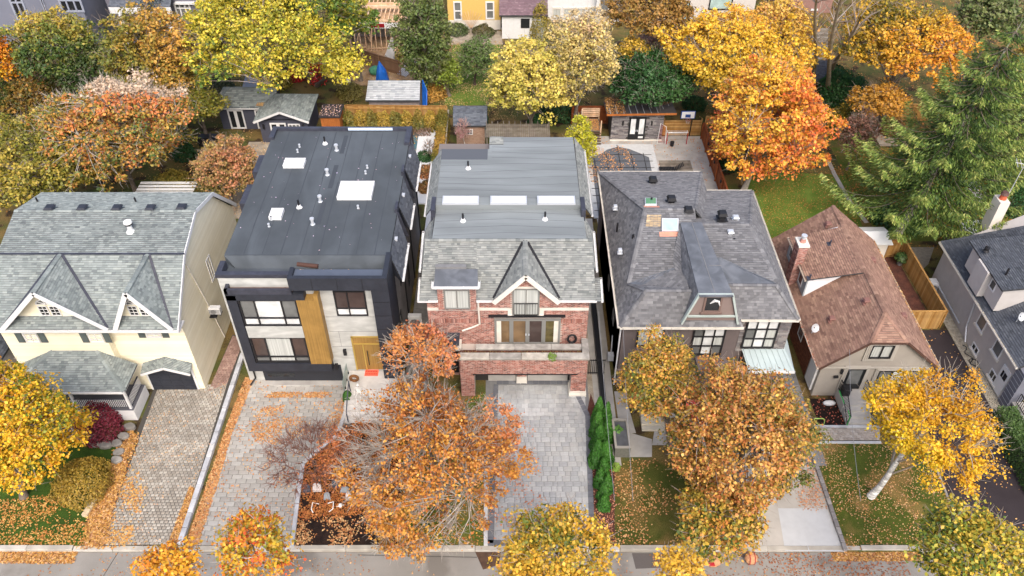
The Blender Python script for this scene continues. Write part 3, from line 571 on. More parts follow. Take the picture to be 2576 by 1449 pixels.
# third driveway
PV3 = M("ashlar_paver", [sr(172, 174, 174), sr(164, 166, 166), sr(184, 185, 184), sr(170, 170, 167)], .9, nz=(5, .1), stain=(.45, .24)); PVD = M("border_paver", [sr(112, 114, 120), sr(98, 100, 106), sr(124, 126, 130)], .9, nz=(5, .12), stain=(.7, .15))
drv3 = sheet("driveway", D((1222, 1376), (1500, 1376), (1485, 950), (1222, 950)), .008, MIDG)
pave(drv3, D((1243, 1360), (1482, 1360), (1474, 1040), (1470, 970), (1250, 970)), .009, PV3, (.28, .6), (.3, .42), .014, .05, 300, "ashlar_paver")
for p, q in (((1234, 1368), (1248, 968)), ((1226, 1366), (1494, 1366)), ((1490, 1360), (1478, 1046)), ((1440, 970), (1478, 1046)), ((1250, 962), (1445, 962))):
    a = Vector(g(*p)); b = Vector(g(*q)); L = (b - a).length; k = int(L / .4)
    for i in range(k):
        mb = MB(); mb.beam(a.lerp(b, (i + .02) / k) + Z * .037, a.lerp(b, (i + .97) / k) + Z * .037, .32, .06); mb.build("border_paver", PVD, drv3)
mb = MB(); mb.beam(g(1222, 1372, .06), g(1222, 1060, .06), .22, .2); tag(mb.build("concrete_edging", LST, None), "straight pale edging strip between the leafy lawn and the silver paver driveway", "garden edging")
sheet("mulch_bed", D((1500, 1376), (1546, 1376), (1546, 1170), (1486, 990), (1476, 1040)), .02, MULCHR); litter("fallen_leaves", D((1500, 1376), (1546, 1376), (1546, 1170), (1490, 1040)), 1500, .03, [(190, 110, 70), (214, 150, 110)], .1, 50, .4)
litter("fallen_leaves", D((1226, 1366), (1400, 1366), (1330, 1050), (1240, 1000)), 1400, .065, [(190, 110, 70), (206, 130, 86), (214, 150, 110)], .12, 51, .5, 1)
# fourth and fifth yards
sheet("lawn", D((1548, 1376), (1900, 1376), (1860, 1150), (1548, 1160)), .006, mix_mat("worn_lawn", sr(92, 88, 42), sr(70, 76, 30), .5, .42, .58, nz=(22, .4), c3=sr(122, 98, 58), s3=.3, bump=(60, .03)))
litter("fallen_leaves", D((1548, 1376), (1900, 1376), (1860, 1150), (1548, 1160)), 3800, .03, [(206, 150, 84), (180, 112, 60), (220, 176, 110)], .11, 52, .45, .6)
cd = sheet("driveway", D((1860, 1385), (2124, 1389), (2040, 1140), (1800, 1140)), .008, M("driveway_concrete", sr(176, 170, 160), .9, nz=(1.5, .08), stain=(.5, .14), bump=(40, .003)))
NEWC = M("new_concrete", sr(186, 187, 186), .8, nz=(3, .04), stain=(.8, .05)); sheet("concrete_slab", D((1957, 1279), (2080, 1279), (2122, 1387), (1975, 1387)), .014, NEWC, None, cd)
for p in (((1560, 1150), (1640, 1150), (1640, 1105), (1572, 1085)), ((1640, 1120), (1710, 1120), (1710, 1060), (1650, 1060)), ((1560, 1090), (1600, 1090), (1570, 985), (1545, 985))): sheet("paving_slab", D(*p), .012, CONC, "structure")
rk = thing("kerb_blocks", "row of rough grey blocks edging the lawn along the concrete driveway", "garden edging", (*D((2080, 1260))[0], 0))
a = Vector(g(2040, 1136)); b = Vector(g(2126, 1388))
for i in range(14): mb = MB(); mb.beam(a.lerp(b, i / 14) + Z * .08, a.lerp(b, (i + .95) / 14) + Z * .08, .24, .2); mb.build("block", M("grey_block", [sr(140, 136, 134), sr(122, 118, 116), sr(154, 150, 146)], .9, nz=(5, .2)), rk, bevel=.02)
L5 = D((2130, 1388), (2312, 1388), (2400, 1290), (2345, 1150), (2330, 1118), (2048, 1116)); sheet("lawn", L5, .006, mix_mat("front_lawn", sr(82, 92, 34), sr(66, 78, 30), .7, .35, .65, nz=(22, .4), c3=sr(128, 108, 62), s3=.4, bump=(60, .03))); litter("fallen_leaves", L5, 4200, .03, [(214, 160, 96), (166, 104, 50), (226, 190, 120), (190, 140, 60)], .09, 53, .3, .7)
litter("fallen_leaves", D((2010, 1280), (2078, 1280), (2055, 1190), (2040, 1150), (2015, 1150)), 800, .03, [(190, 120, 76), (214, 160, 110)], .11, 54, .3); litter("fallen_leaves", [(18, 23.7), (23, 23.7), (23, 24.28), (18, 24.28)], 1600, -.12, seed=55)
litter("fallen_leaves", [(-36, 21.5), (36, 21.5), (36, 24.2), (-36, 24.2)], 4200, -.125, [(206, 156, 96), (180, 116, 66), (150, 96, 60)], .1, 56, .42, .4); litter("fallen_leaves", [(8, 21.5), (22, 21.5), (22, 24.2), (8, 24.2)], 2600, -.12, [(176, 110, 66), (150, 90, 54)], .11, 57, .35, .6)
wk = sheet("front_walk", D((2048, 1114), (2215, 1114), (2215, 1078), (2062, 1074)), .012, DARKGAP); pave(wk, D((2050, 1108), (2213, 1108), (2213, 1080), (2062, 1078)), .013, M("walk_paver", [sr(178, 168, 156), sr(160, 150, 138), sr(190, 182, 172)], .9, nz=(5, .1)), .26, .2, .014, .04, 120, "paver")
for v in (1113, 1073): mb = MB(); mb.beam(g(2046, v, .05), g(2216, v, .05), .14, .12); mb.build("walk_edge", LST, wk)
sheet("garden_bed", D((2062, 1070), (2130, 1070), (2125, 1005), (2035, 1003)), .02, MULCH); litter("fallen_leaves", D((2062, 1070), (2130, 1070), (2125, 1005), (2035, 1003)), 160, .03, [(206, 110, 80), (180, 90, 60)], .1, 58, .2)
sheet("driveway", [(25.6, KY + .26), (31.6, KY + .26), (31.45, 41.8), (27.7, 41.8), (26.5, 31.5)], .008, ASPHN); litter("fallen_leaves", [(25.9, 24.6), (31.5, 24.6), (31.4, 41.5), (27.7, 41.5)], 700, .02, [(226, 176, 100), (206, 130, 70)], .11, 59, .45, .6)
ed = MB(); ed.beam(g(2398, 1288, .03), g(2346, 1155, .03), .12, .1); tag(ed.build("lawn_edging", STONE), "thin stone edging between the birch lawn and the black asphalt driveway", "garden edging")
cs = sheet("side_path", [(31.47, 29.5), (32.28, 29.5), (32.28, 47), (31.47, 47)], .012, DARKGAP); pave(cs, [(31.48, 33), (32.27, 33), (32.27, 46), (31.48, 46)], .013, M("strip_paver", [sr(168, 160, 142), sr(146, 138, 122), sr(180, 172, 154)], .9), .2, .16, .014, .04, 150, "paver")
# side passages
for poly, m_, nm in (([(-7.3, 36), (-5.7, 36), (-5.7, 52), (-7.3, 52)], MIDG, "side_path"), ([(5.15, 30), (6.75, 30), (6.75, 55), (5.15, 55)], CONC, "side_path"), ([(18.1, 30), (19.4, 30), (19.4, 50), (18.1, 50)], MIDG, "side_path")): sheet(nm, poly, .01, m_)
for a in range(20):
    y0 = 36 + a * .8; mb = MB(); mb.box(-7.25, -5.75, y0, y0 + .76, .012, .035); mb.build("paving_slab", M("slab_grey", [sr(150, 146, 140), sr(130, 126, 120)], .9, nz=(4, .15)), bpy.data.objects["side_path"])
sheet("gravel_strip", [(5.1, 33), (5.45, 33), (5.45, 46), (5.1, 46)], .014, SAND)
# back yards
sheet("back_lawn", D((1880, 640), (2190, 640), (2130, 440), (1880, 430)), .006, GRASS2); litter("fallen_leaves", D((1880, 640), (2180, 640), (2120, 430), (1900, 430)), 8000, .03, [(176, 124, 50), (140, 90, 40), (196, 150, 74)], .1, 60, .3, .5)
sheet("back_lawn", [(30, 52), (45, 52), (47, 66), (30, 66)], .006, GRASS); litter("fallen_leaves", [(29, 51), (42, 51), (46, 66), (29, 66)], 8000, .03, [(190, 124, 50), (160, 100, 40)], .13, 61, .35, .6)
sheet("back_lawn", D((1118, 265), (1225, 265), (1262, 105), (1140, 105)), .006, GRASS2); litter("fallen_leaves", D((1118, 265), (1225, 265), (1262, 105), (1140, 105)), 3000, .03, [(196, 176, 110), (180, 150, 80)], .13, 62, .4)
sheet("dirt_yard", D((885, 215), (1065, 215), (1065, 60), (880, 60)), .008, DIRT); sheet("gravel_yard", D((1125, 112), (1265, 112), (1260, 78), (1128, 72)), .008, SAND); sheet("gravel_patio", [(-24.5, 55), (-17.9, 55), (-18.5, 67), (-25, 67)], .008, SAND)
litter("fallen_leaves", [(-24.5, 55), (-17.9, 55), (-18.5, 67), (-25, 67)], 4500, .03, [(214, 190, 130), (190, 150, 96)], .13, 63, .35, 1.0)
litter("fallen_leaves", [(-60, 54), (-25, 54), (-25, 95), (-60, 95)], 9000, .03, seed=64, patch=.3); litter("fallen_leaves", [(18.5, 62), (60, 62), (60, 100), (18.5, 100)], 16000, .03, [(206, 156, 80), (180, 120, 60), (150, 90, 50)], .16, 65, .3); litter("fallen_leaves", [(-17, 71), (8, 71), (8, 88), (-17, 88)], 9000, .03, [(196, 170, 96), (170, 140, 70), (150, 120, 60)], .14, 66, .35)
pt = sheet("patio", [(7.2, 53.5), (18.2, 53.5), (18.1, 68), (6.6, 68)], .008, CONC); litter("fallen_leaves", [(6.6, 60.5), (18, 60.5), (18, 67.6), (6.6, 67.6)], 1300, .03, [(206, 140, 70), (190, 110, 60)], .12, 67, .5, 1)
WHC = M("pool_coping_stone", [sr(204, 206, 204), sr(188, 190, 190)], .8, nz=(4, .1)); mb = MB(); mb.prism([(6.9, 55), (13.35, 55), (13.3, 66.5), (6.9, 66.5)], .01, .07); mb.build("pool_surround", WHC, kind="structure")
pc = thing("pool_cover", "dark grey mesh safety cover with a strap grid over the curved backyard pool", "pool cover", (10, 61, 0)); mb = MB()
mb.prism([(7.3, 55.2), (12.6, 55.2), (12.66, 64.2), (11.9, 64.9), (11.0, 65.6), (9.95, 66.0), (8.9, 65.5), (8.1, 64.6), (7.3, 64.2)], .075, .1); mb.build("cover_sheet", M("pool_cover_fabric", sr(96, 100, 106), .8, nz=(2, .08), bump=(3, .02)), pc)
for i in range(5): mb = MB(); mb.beam((7.6 + i * 1.15, 55.0, .112), (7.6 + i * 1.15, 64.9 if i != 2 else 66.3, .112), .06, .012); mb.build("strap", BLACK, pc)
for i in range(9): mb = MB(); mb.beam((7.0, 56 + i * 1.08, .116), (12.95, 56 + i * 1.08, .116), .06, .012); mb.build("strap", BLACK, pc)
litter("fallen_leaves", [(7, 60), (11.5, 60), (11.0, 66), (7, 66)], 1300, .12, [(206, 140, 80), (220, 160, 100)], .13, 68, .4, 1); sheet("wood_deck_patch", [(13.5, 61.6), (16.3, 61.6), (16.2, 63.6), (13.5, 63.6)], .012, W_GREY)
dk = thing("pool_deck_boards", "weathered timber deck strip beside the covered pool and the black lounger", "deck", (15, 62.5, 0))
for i in range(9): mb = MB(); mb.box(13.5, 16.4, 61.6 + i * .24, 61.6 + i * .24 + .22, .02, .07); mb.build("deck_board", W_GREY, dk)
# second house's plunge pool
mb = MB(); mb.prism([(-10.3, 57), (-6.9, 57), (-7.4, 69.5), (-10.3, 69.5)], .01, .12); mb.build("pool_terrace", M("white_terrace", sr(214, 214, 212), .8, nz=(2, .06)), kind="structure")
mb = MB(); mb.box(-10.2, -8.95, 65.2, 69.1, .125, .13); pw = mb.build("pool_water", M("pool_water", sr(84, 116, 122), .08, spec=.6, nz=(2, .2)), kind="structure"); litter("fallen_leaves", [(-10.2, 65.2), (-8.95, 65.2), (-8.95, 69.1), (-10.2, 69.1)], 160, .135, seed=69)
mb = MB(); mb.box(-7.2, -5.95, 50.5, 56, .01, .2); mb.build("side_terrace", M("white_terrace", sr(214, 214, 212), .8, nz=(2, .06)), kind="structure")
# white slatted pergola seen behind the yellow house
pg = thing("slatted_pergola", "white slatted pergola top behind the yellow gambrel house", "pergola", (-28.5, 52.5, 0))
for i in range(5): mb = MB(); y0 = g(350, 460 + i * 8.2, 2.4)[1]; mb.beam((g(348, 470, 2.4)[0], y0, 2.4), (g(492, 470, 2.4)[0], y0, 2.4), .28, .05); mb.build("slat", WHITE, pg)
for u in (355, 485):
    p = g(u, 485, 2.4); mb = MB(); mb.box(p[0] - .06, p[0] + .06, p[1] - .06, p[1] + .06, 0, 2.38); mb.build("post", WHITE, pg)

# ================================================================== HOUSE 1: yellow gambrel house
H1 = thing("gambrel_house", "pale yellow sided house with grey gambrel roof and two steep front gables", "house", (-26, 42, 0))
x0, x1 = -31.7, -20.6
mb = MB(); mb.hexa([(x0, 35.75, 0), (-25.3, 35.75, 0), (-25.3, 36.4, 0), (x0, 36.4, 0), (x0, 35.75, 6.5), (-25.3, 35.75, 6.5), (-25.3, 36.4, 6.5), (x0, 36.4, 6.5)])
prof = [(36.25, 0), (36.25, 6.55), (39.15, 9.2), (42.36, 10.1), (45.6, 9.2), (48.6, 6.0), (48.6, 0)]
mb.ext([(x0, y_, z_) for y_, z_ in prof], (x1 - x0, 0, 0)); walls = mb.build("wall", SIDE, H1)
SIDG = M("siding_board", [sr(236, 228, 200), sr(230, 221, 192), sr(240, 233, 208)], .6, nz=(1, .05))
def siding(parent, fr, poly, e=.15, m=SIDG, holes=None, name="siding"):
    mb = MB(); O, U, V, N = fr
    for R, q in rects(poly, 60, e, 0, 0, None):
        q = q or [(R[0], R[2]), (R[1], R[2]), (R[1], R[3]), (R[0], R[3])]; f = lambda a, b: O + U * a + V * b + N * (.006 + .022 * (1 - (b - R[2]) / e)); mb.poly([f(a, b) for a, b in q])
        lo = [(a, b) for a, b in q if b < R[2] + 1e-4]
        if len(lo) == 2: mb.poly([f(*lo[0]), f(*lo[1]), O + U * lo[1][0] + V * lo[1][1], O + U * lo[0][0] + V * lo[0][1]])
    return mb.build(name, m, parent, kind="stuff")
siding(walls, RT(x1), prof); siding(walls, FR(35.75), [(x0, 0), (-25.3, 0), (-25.3, 6.5), (x0, 6.5)]); siding(walls, FR(36.25), [(-25.3, 0), (x1, 0), (x1, 6.5), (-25.3, 6.5)]); siding(walls, RT(-25.3), [(35.75, 0), (36.25, 0), (36.25, 6.5), (35.75, 6.5)])
rx0, rx1 = -32.0, -20.35; E = 35.3
RP = [(E, 6.55), (39.15, 9.4), (42.36, 10.3), (45.6, 9.4), (48.95, 6.0)]
rf = roof(H1, [[(rx0, a[0], a[1]), (rx1, a[0], a[1]), (rx1, b[0], b[1]), (rx0, b[0], b[1])] for a, b in zip(RP[:-1], RP[1:])], SH_GREEN, caps=[((rx0, 42.36, 10.3), (rx1, 42.36, 10.3))])
mb = MB()
for a, b in zip(RP[:-1], RP[1:]): mb.beam((rx1 - .02, a[0], a[1] - .1), (rx1 - .02, b[0], b[1] - .1), .05, .26)
mb.build("rake_board", WHITE, H1); mb = MB(); mb.beam((rx0, 39.1, 9.42), (rx1, 39.1, 9.42), .14, .05); mb.build("flashing", DGREY, rf)
mb = MB(); mb.box(rx0, rx1, E, 36.3, 6.27, 6.38); mb.build("soffit", WHITE, H1); gutter(H1, (rx0, E - .06, 6.53), (rx1, E - .06, 6.53))
# two front gables
for (ul, ur, ua) in ((5, 271, 82), (290, 433, 315)):
    xl = wy(ul, 829, 35.3)[0]; xr = wy(ur, 829, 35.3)[0]; zb = 6.62; za = 9.6; ybk = 39.15; xm = wy(ua, 738, 35.3)[0]
    gr = roof(H1, [[(xm, E, za), (xl, E, zb), (xm, ybk, 9.4 + .02)], [(xr, E, zb), (xm, E, za), (xm, ybk, 9.4 + .02)]], SH_GREEN, "gable_roof", .1, caps=[((xm, E, za), (xm, ybk - .1, 9.42))])
    mb = MB()
    for sx in (xl, xr): mb.beam((sx, E + .05, zb + .03), (xm + (.12 if sx > xm else -.12), ybk - .1, 9.42), .16, .06)
    mb.build("valley_flashing", DGREY, gr)
    mb = MB()
    for sx in (xl, xr): mb.beam((sx, E - .04, zb - .06), (xm, E - .04, za - .06), .05, .28)
    mb.build("rake_board", WHITE, gr)
    w_ = xr - xl; gz = 7.1; f_ = (gz - zb) / (za - zb); mb = MB(); mb.ext([(xl + (xm - xl) * f_, 35.95, gz), (xr + (xm - xr) * f_, 35.95, gz), (xm, 35.95, za - .3)], (0, .1, 0)); gw = mb.build("gable_wall", SIDE, H1)
    siding(gw, FR(35.95), [(xl + (xm - xl) * f_, gz), (xr + (xm - xr) * f_, gz), (xm, za - .3)])
    roof(H1, [[(xl + .15, E + .02, zb - .02), (xr - .15, E + .02, zb - .02), (xr + (xm - xr) * f_, 35.98, gz + .03), (xl + (xm - xl) * f_, 35.98, gz + .03)]], SH_GREEN, "pent_roof", .05)
    fw = FR(35.9); sc_ = .8 if w_ < 5 else 1
    window(H1, fw, xm - .62, xm - .05, 7.2, 8.0, (.5,), (.33, .66), WHITE, G_DARK, .05, .05, split=False, bar=.03); window(H1, fw, xm + .05, xm + .62, 7.2, 8.0, (.5,), (.33, .66), WHITE, G_DARK, .05, .05, split=False, bar=.03)
    mb = MB(); pts = [(xm + .62 * math.cos(t), 35.88, 8.12 + .42 * math.sin(t)) for t in np.linspace(0, math.pi, 11)]; mb.tube(pts, .05, 5)
    for t in np.linspace(0, math.pi, 6): mb.beam((xm, 35.88, 8.12), (xm + .6 * math.cos(t), 35.88, 8.12 + .4 * math.sin(t)), .03, .04)
    aw = mb.build("arched_window", WHITE, H1); mb = MB(); mb.ext([(xm + .6 * math.cos(t), 35.9, 8.12 + .4 * math.sin(t)) for t in np.linspace(0, math.pi, 11)], (0, .03, 0)); mb.build("pane", G_GREY, aw)
# storey windows with shutters
SHUT = M("green_grey_shutter", sr(92, 100, 98), .7, nz=(3, .1))
for ul, ur, yy in ((55, 104, 35.75), (218, 265, 35.75), (366, 408, 36.25)):
    a, zt = wy(ul, 836, yy); b, zb = wy(ur, 860 if yy < 36 else 846, yy); mb = None; fr = FR(yy); zt = wy(60, 836, yy)[1]; zb = wy(60, 860 if yy < 36 else 848, yy)[1]
    window(H1, fr, a, b, zb, zt, (.5,), (.33, .66), WHITE, G_DARK if yy < 36 else G_GREY, .08, .08, split=False, bar=.03)
    for s0, s1 in ((a - .48, a - .06), (b + .06, b + .48)):
        mb = MB(); mb.fbox(fr, s0, s1, zb, zt, .03, .07); sh = mb.build("shutter", SHUT, H1); mb = MB()
        for k in range(8): z_ = zb + .08 + k * (zt - zb - .1) / 8; mb.fbox(fr, s0 + .05, s1 - .05, z_, z_ + .05, .07, .09)
        mb.build("louvre", SHUT, sh)
# side wall details
window(H1, RT(x1), 41.9, 42.7, 4.5, 6.4, (.5,), (), WHITE, G_DARK, .1, .06); mb = MB(); mb.tube([(x1 + .07, 39.2, 8.5), (x1 + .07, 40.3, 3.8), (x1 + .07, 41.0, .1)], .04, 6); mb.build("conduit", CREAM, H1)
def ac_unit(label, loc, w=.9, d=.4, h=.62, rz=0, z=2.5, col=WHITE):
    r = thing("air_conditioner", label, "air conditioner", (loc[0], loc[1], z)); x, y = loc; mb = MB(); mb.box(x - w / 2, x + w / 2, y - d / 2, y + d / 2, z + .06, z + h); mb.build("casing", col, r, bevel=.03)
    mb = MB()
    for i in range(6): mb.box(x - w / 2 + .05, x + w / 2 - .05, y - d / 2 - .015, y - d / 2 + .0, z + .1 + i * .08, z + .135 + i * .08)
    mb.build("grille", MIDG, r); mb = MB(); mb.tube([(x, y - d / 2 - .02, z + h / 2 + .03), (x, y - d / 2 - .03, z + h / 2 + .03)], h * .3, 14); mb.build("fan_guard", MIDG, r); mb = MB(); mb.box(x - w / 2, x - w / 2 + .05, y - d / 2, y + d / 2, z, z + .06); mb.box(x + w / 2 - .05, x + w / 2, y - d / 2, y + d / 2, z, z + .06); mb.build("bracket", BLACK, r)
    r.rotation_euler = (0, 0, rz); return r
ac_unit("white air conditioner hung on the yellow siding of the gambrel house", (x1 + .32, 40.3), z=3.1, rz=0)
mb = MB(); mb.box(x1, x1 + .5, 39.9, 40.7, 3.05, 3.1); mb.build("bracket_shelf", BLACK, H1)
# garage
a, b = -24.0, -21.1; mb = MB(); mb.fbox(FR(36.22), a - .14, b + .14, 0, 2.5, 0, .06); mb.build("garage_trim", WHITE, H1); gd = MB(); gd.fbox(FR(36.15), a, b, .05, 2.15, 0, .03); gdo = gd.build("garage_door", NAVY, H1)
for j in range(4):
    for i in range(4): mb = MB(); w_ = (b - a) / 4; mb.fbox(FR(36.12), a + i * w_ + .08, a + (i + 1) * w_ - .08, .12 + j * .52, .12 + j * .52 + .38, 0, .02); mb.build("panel", NAVY, gdo)
xm = (a + b) / 2; arch = [(xm + .1 + 1.6 * t, 2.25 + .6 * (1 - abs(t))) for t in np.linspace(-1, 1, 7)]
roof(H1, [[(p[0], 35.55, p[1]), (q[0], 35.55, q[1]), (q[0], 36.25, q[1] + .3), (p[0], 36.25, p[1] + .3)] for p, q in zip(arch[:-1], arch[1:])], SH_GREEN, "arched_hood", .05); mb = MB()
for p, q in zip(arch[:-1], arch[1:]): mb.beam((p[0], 35.52, p[1] - .08), (q[0], 35.52, q[1] - .08), .05, .16)
mb.build("hood_trim", WHITE, H1)
# porch with hip roof and railings
pz = 3.0; fy = g(313, 985, pz)[1]; fxr = g(313, 985, pz)[0]; fxl = -31.6; wyy = 35.75; rl, rr = wy(123, 868, wyy), wy(238, 868, wyy); bkx = -25.3; zt = 4.25
roof(H1, [[(fxl, fy, pz), (fxr, fy, pz), (rr[0], wyy - .02, zt), (rl[0], wyy - .02, zt)], [(fxr, fy, pz), (fxr, wyy - .02, pz), (rr[0], wyy - .02, zt)], [(fxl, wyy - .02, pz), (fxl, fy, pz), (rl[0], wyy - .02, zt)]], SH_GREEN, "porch_roof", .1, caps=[((fxr, fy, pz), (rr[0], wyy, zt)), ((fxl, fy, pz), (rl[0], wyy, zt))])
mb = MB(); mb.box(fxl + .1, fxr - .1, fy + .1, wyy, pz - .3, pz - .13); mb.build("porch_fascia", WHITE, H1); gutter(H1, (fxl, fy - .06, pz), (fxr, fy - .06, pz)); mb = MB(); mb.box(fxl + .2, fxr - .1, fy + .15, wyy, .0, .95); mb.build("porch_skirt", WHITE, H1); mb = MB(); mb.box(fxl + .2, fxr - .12, fy + .17, wyy, .95, 1.0); mb.build("porch_floor", M("porch_floor_grey", sr(90, 90, 96), .8), H1)
for px in (fxl + .3, (fxl + fxr) / 2, fxr - .3): mb = MB(); mb.box(px - .07, px + .07, fy + .25, fy + .39, 1.0, pz - .3); mb.build("porch_post", WHITE, H1)
def railing(root, a, b, z0, h=.9, m=WHITE, top=None, sp=.12, bw=.03, name="railing"):
    a = Vector((*a[:2], 0)); b = Vector((*b[:2], 0)); mb = MB(); za = z0 if not isinstance(z0, tuple) else z0[0]; zb_ = z0 if not isinstance(z0, tuple) else z0[1]
    mb.beam(a + Z * (za + h), b + Z * (zb_ + h), .08 if m is WHITE else .045, .05); mb.beam(a + Z * (za + .1), b + Z * (zb_ + .1), .05, .04); r = mb.build(name, top or m, root); mb = MB(); L = (b - a).length; k = int(L / sp)
    for i in range(k + 1): p = a.lerp(b, i / k); z_ = za + (zb_ - za) * i / k; mb.box(p.x - bw / 2, p.x + bw / 2, p.y - bw / 2, p.y + bw / 2, z_ + .1, z_ + h - .02)
    mb.build("balusters", m, r, kind="stuff"); return r
railing(H1, (fxl + .3, fy + .32), (fxr - .3, fy + .32), 1.0, top=DGREY); railing(H1, (fxr - .3, fy + .32), (fxr - .3, wyy - .1), 1.0, top=DGREY)
# porch steps rail seen beside the maple
st_ = thing("porch_steps", "grey wooden porch steps with white handrail beside the burgundy maple", "steps", (*D((200, 1075))[0], 0)); p0 = g(212, 1050)
for i in range(4): mb = MB(); mb.box(p0[0] - 1.2, p0[0], p0[1] - .3 * (i + 1), p0[1] - .3 * i, 0, .8 - .2 * i); mb.build("step", M("step_grey", sr(110, 108, 110), .85), st_)
for s_ in (0, -1.2): mb = MB(); mb.beam((p0[0] + s_, p0[1], 1.8), (p0[0] + s_, p0[1] - 1.4, 1.0), .07, .07); mb.box(p0[0] + s_ - .05, p0[0] + s_ + .05, p0[1] - 1.45, p0[1] - 1.35, 0, 1.05); mb.build("handrail", WHITE, st_)
# roof hardware
def vent_box(root, p, s=.4, m=BLACK, h=.2, name="roof_vent", sl=0):
    x, y, z = p; mb = MB(); mb.box(x - s * .3, x + s * .3, y - s * .3, y + s * .3, z - .15, z + h * .55); mb.hexa([(x - s / 2, y - s / 2, z + h * .5), (x + s / 2, y - s / 2, z + h * .5), (x + s / 2, y + s / 2, z + h * .5), (x - s / 2, y + s / 2, z + h * .5), (x - s * .36, y - s * .36, z + h), (x + s * .36, y - s * .36, z + h), (x + s * .36, y + s * .36, z + h), (x - s * .36, y + s * .36, z + h)]); mb.box(x - s * .55, x + s * .55, y - s * .55, y + s * .55, z - .16, z - .0 if False else z - .1); return mb.build(name, m, root)
def roofpt(u, v, y0, z0, y1, z1):   # where the line of sight meets a slope running from (y0,z0) to (y1,z1)
    Xr, Yd, Zr = _ray(u, v); k = (z1 - z0) / (y1 - y0); t = (z0 - k * y0 - HC) / (Zr - k * Yd); return (Xr * t, Yd * t, HC + Zr * t)
for u, v in ((127, 527), (209, 527), (296, 527), (380, 527), (458, 525)): p = roofpt(u, v, 42.36, 10.3, 45.6, 9.4); vent_box(H1, (p[0], p[1], p[2] + .05), .62, NAVY, .22)
for u, v in ((95, 508), (342, 508)): p = roofpt(u, v, 42.36, 10.3, 45.6, 9.4); mb = MB(); mb.tube([p, (p[0], p[1], p[2] + .35)], .06, 8); mb.build("vent_pipe", BLACK, H1)
p = roofpt(329, 580, 39.15, 9.4, 42.36, 10.3); mb = MB(); mb.tube([(p[0], p[1], p[2] - .05), (p[0], p[1], p[2] + .5)], .16, 14); mb.tube([(p[0], p[1], p[2] - .06), (p[0], p[1], p[2] + .05)], [.34, .2], 14); tv = mb.build("turbine_vent", WHITE, H1); mb = MB(); mb.tube([(p[0], p[1], p[2] + .5), (p[0], p[1], p[2] + .62)], .25, 14); mb.build("vent_band", BLACK, tv); mb = MB(); mb.tube([(p[0], p[1], p[2] + .62), (p[0], p[1], p[2] + .74)], [.27, .24], 16); mb.build("vent_cap", WHITE, tv)
# neighbour roof corner at the far left
mb = MB(); hb_ = thing("neighbour_house", "dark shingled roof corner of the next house at the left edge", "house", (-35, 39, 0)); mb.box(-40, -32.6, 35.5, 46, 0, 3.9); mb.build("wall", STUC, hb_); roof(hb_, [[(-40, 35.2, 3.9), (-32.3, 35.2, 3.9), (-34.5, 41, 6.2), (-40, 41, 6.2)], [(-32.3, 35.2, 3.9), (-32.3, 46.4, 3.9), (-34.5, 41, 6.2)]], SH_BLACK)

# ================================================================== HOUSE 2: modern charcoal and concrete house
H2 = thing("modern_house", "modern flat roofed house with charcoal frames, pale concrete panels and a gold door", "house", (-12.6, 45, 0))
a0, a1, F0 = -17.75, -7.55, 37.0
mb = MB(); mb.box(a0, a1, F0, 53.15, 0, 9.0); w2 = mb.build("wall", M("grey_brick_side", sr(140, 138, 138), .9, nz=((1, 1, 8), .12), stain=(1, .15)), H2)
mb = MB(); mb.box(a0, a1, F0 - .06, F0, 0, 9.35); mb.build("wall_panel", CONCL, H2)
mb = MB()
for z_ in (6.05, 4.75, 3.35): mb.box(-11.7, -8.5, F0 - .068, F0 - .055, z_, z_ + .02)
mb.box(-11.1, -11.08, F0 - .068, F0 - .055, 3.35, 4.75); mb.build("panel_joint", MIDG, H2)
mb = MB(); mb.box(a0 + .02, a1 - .0, 38.7, 53.12, 9.0, 9.62); mb.hexa([(a0 + .25, 38.1, 9.0), (a1 - .25, 38.1, 9.0), (a1, 38.7, 9.0), (a0 + .02, 38.7, 9.0), (a0 + .8, 38.1, 9.02), (a1 - .8, 38.1, 9.02), (a1, 38.7, 9.61), (a0 + .02, 38.7, 9.61)]); mb.box(a0, a1, F0 + .1, 38.2, 9.0, 9.05); r2 = mb.build("roof", MEMB2, H2)
mb = MB()   # seams of the membrane
for u in (-16.6, -15.45, -14.3, -13.1, -11.95, -10.8, -9.65, -8.5):
    y = 38.8
    while y < 53: L = random.uniform(2.5, 5); mb.box(u + random.uniform(-.03, .03), u + .05, y, min(y + L, 53.0), 9.62, 9.626 + random.uniform(0, .003)); y += L
mb.box(a0 + .3, a1 - .3, 38.72, 38.76, 9.62, 9.628); mb.build("membrane_seam", M("seam_dark", sr(66, 71, 77), .9), r2); mb = MB()
for i, (y_, l_) in enumerate(((41.8, 2.4), (45.8, 2.8), (50.1, 2.4))): mb.box(-12.65 + i * .12, -12.35 + i * .12, y_, y_ + l_, 9.621, 9.63)
mb.build("membrane_patch", M("seam_dark", sr(66, 71, 77), .9), r2)
# parapets
mb = MB(); mb.box(a0 - .08, -13.3, F0 - .12, F0 + .22, 9.36, 9.62); mb.box(a0 - .08, a0 + .25, F0 + .22, 38.2, 9.0, 9.62); mb.build("parapet", DGREY, H2)
mb = MB(); mb.box(-17.85, -17.5, 51.9, 53.45, 8.7, 9.85); mb.box(-17.5, -7.85, 53.15, 53.42, 8.7, 9.85); mb.box(-7.85, -7.45, 51.2, 53.45, 7.2, 9.85); mb.build("parapet", DGREY, H2)
mb = MB(); mb.box(-12.2, -8.9, 53.08, 53.15, 9.72, 9.9); mb.build("parapet_cap", M("blue_white_film", sr(206, 226, 250), .3), H2)
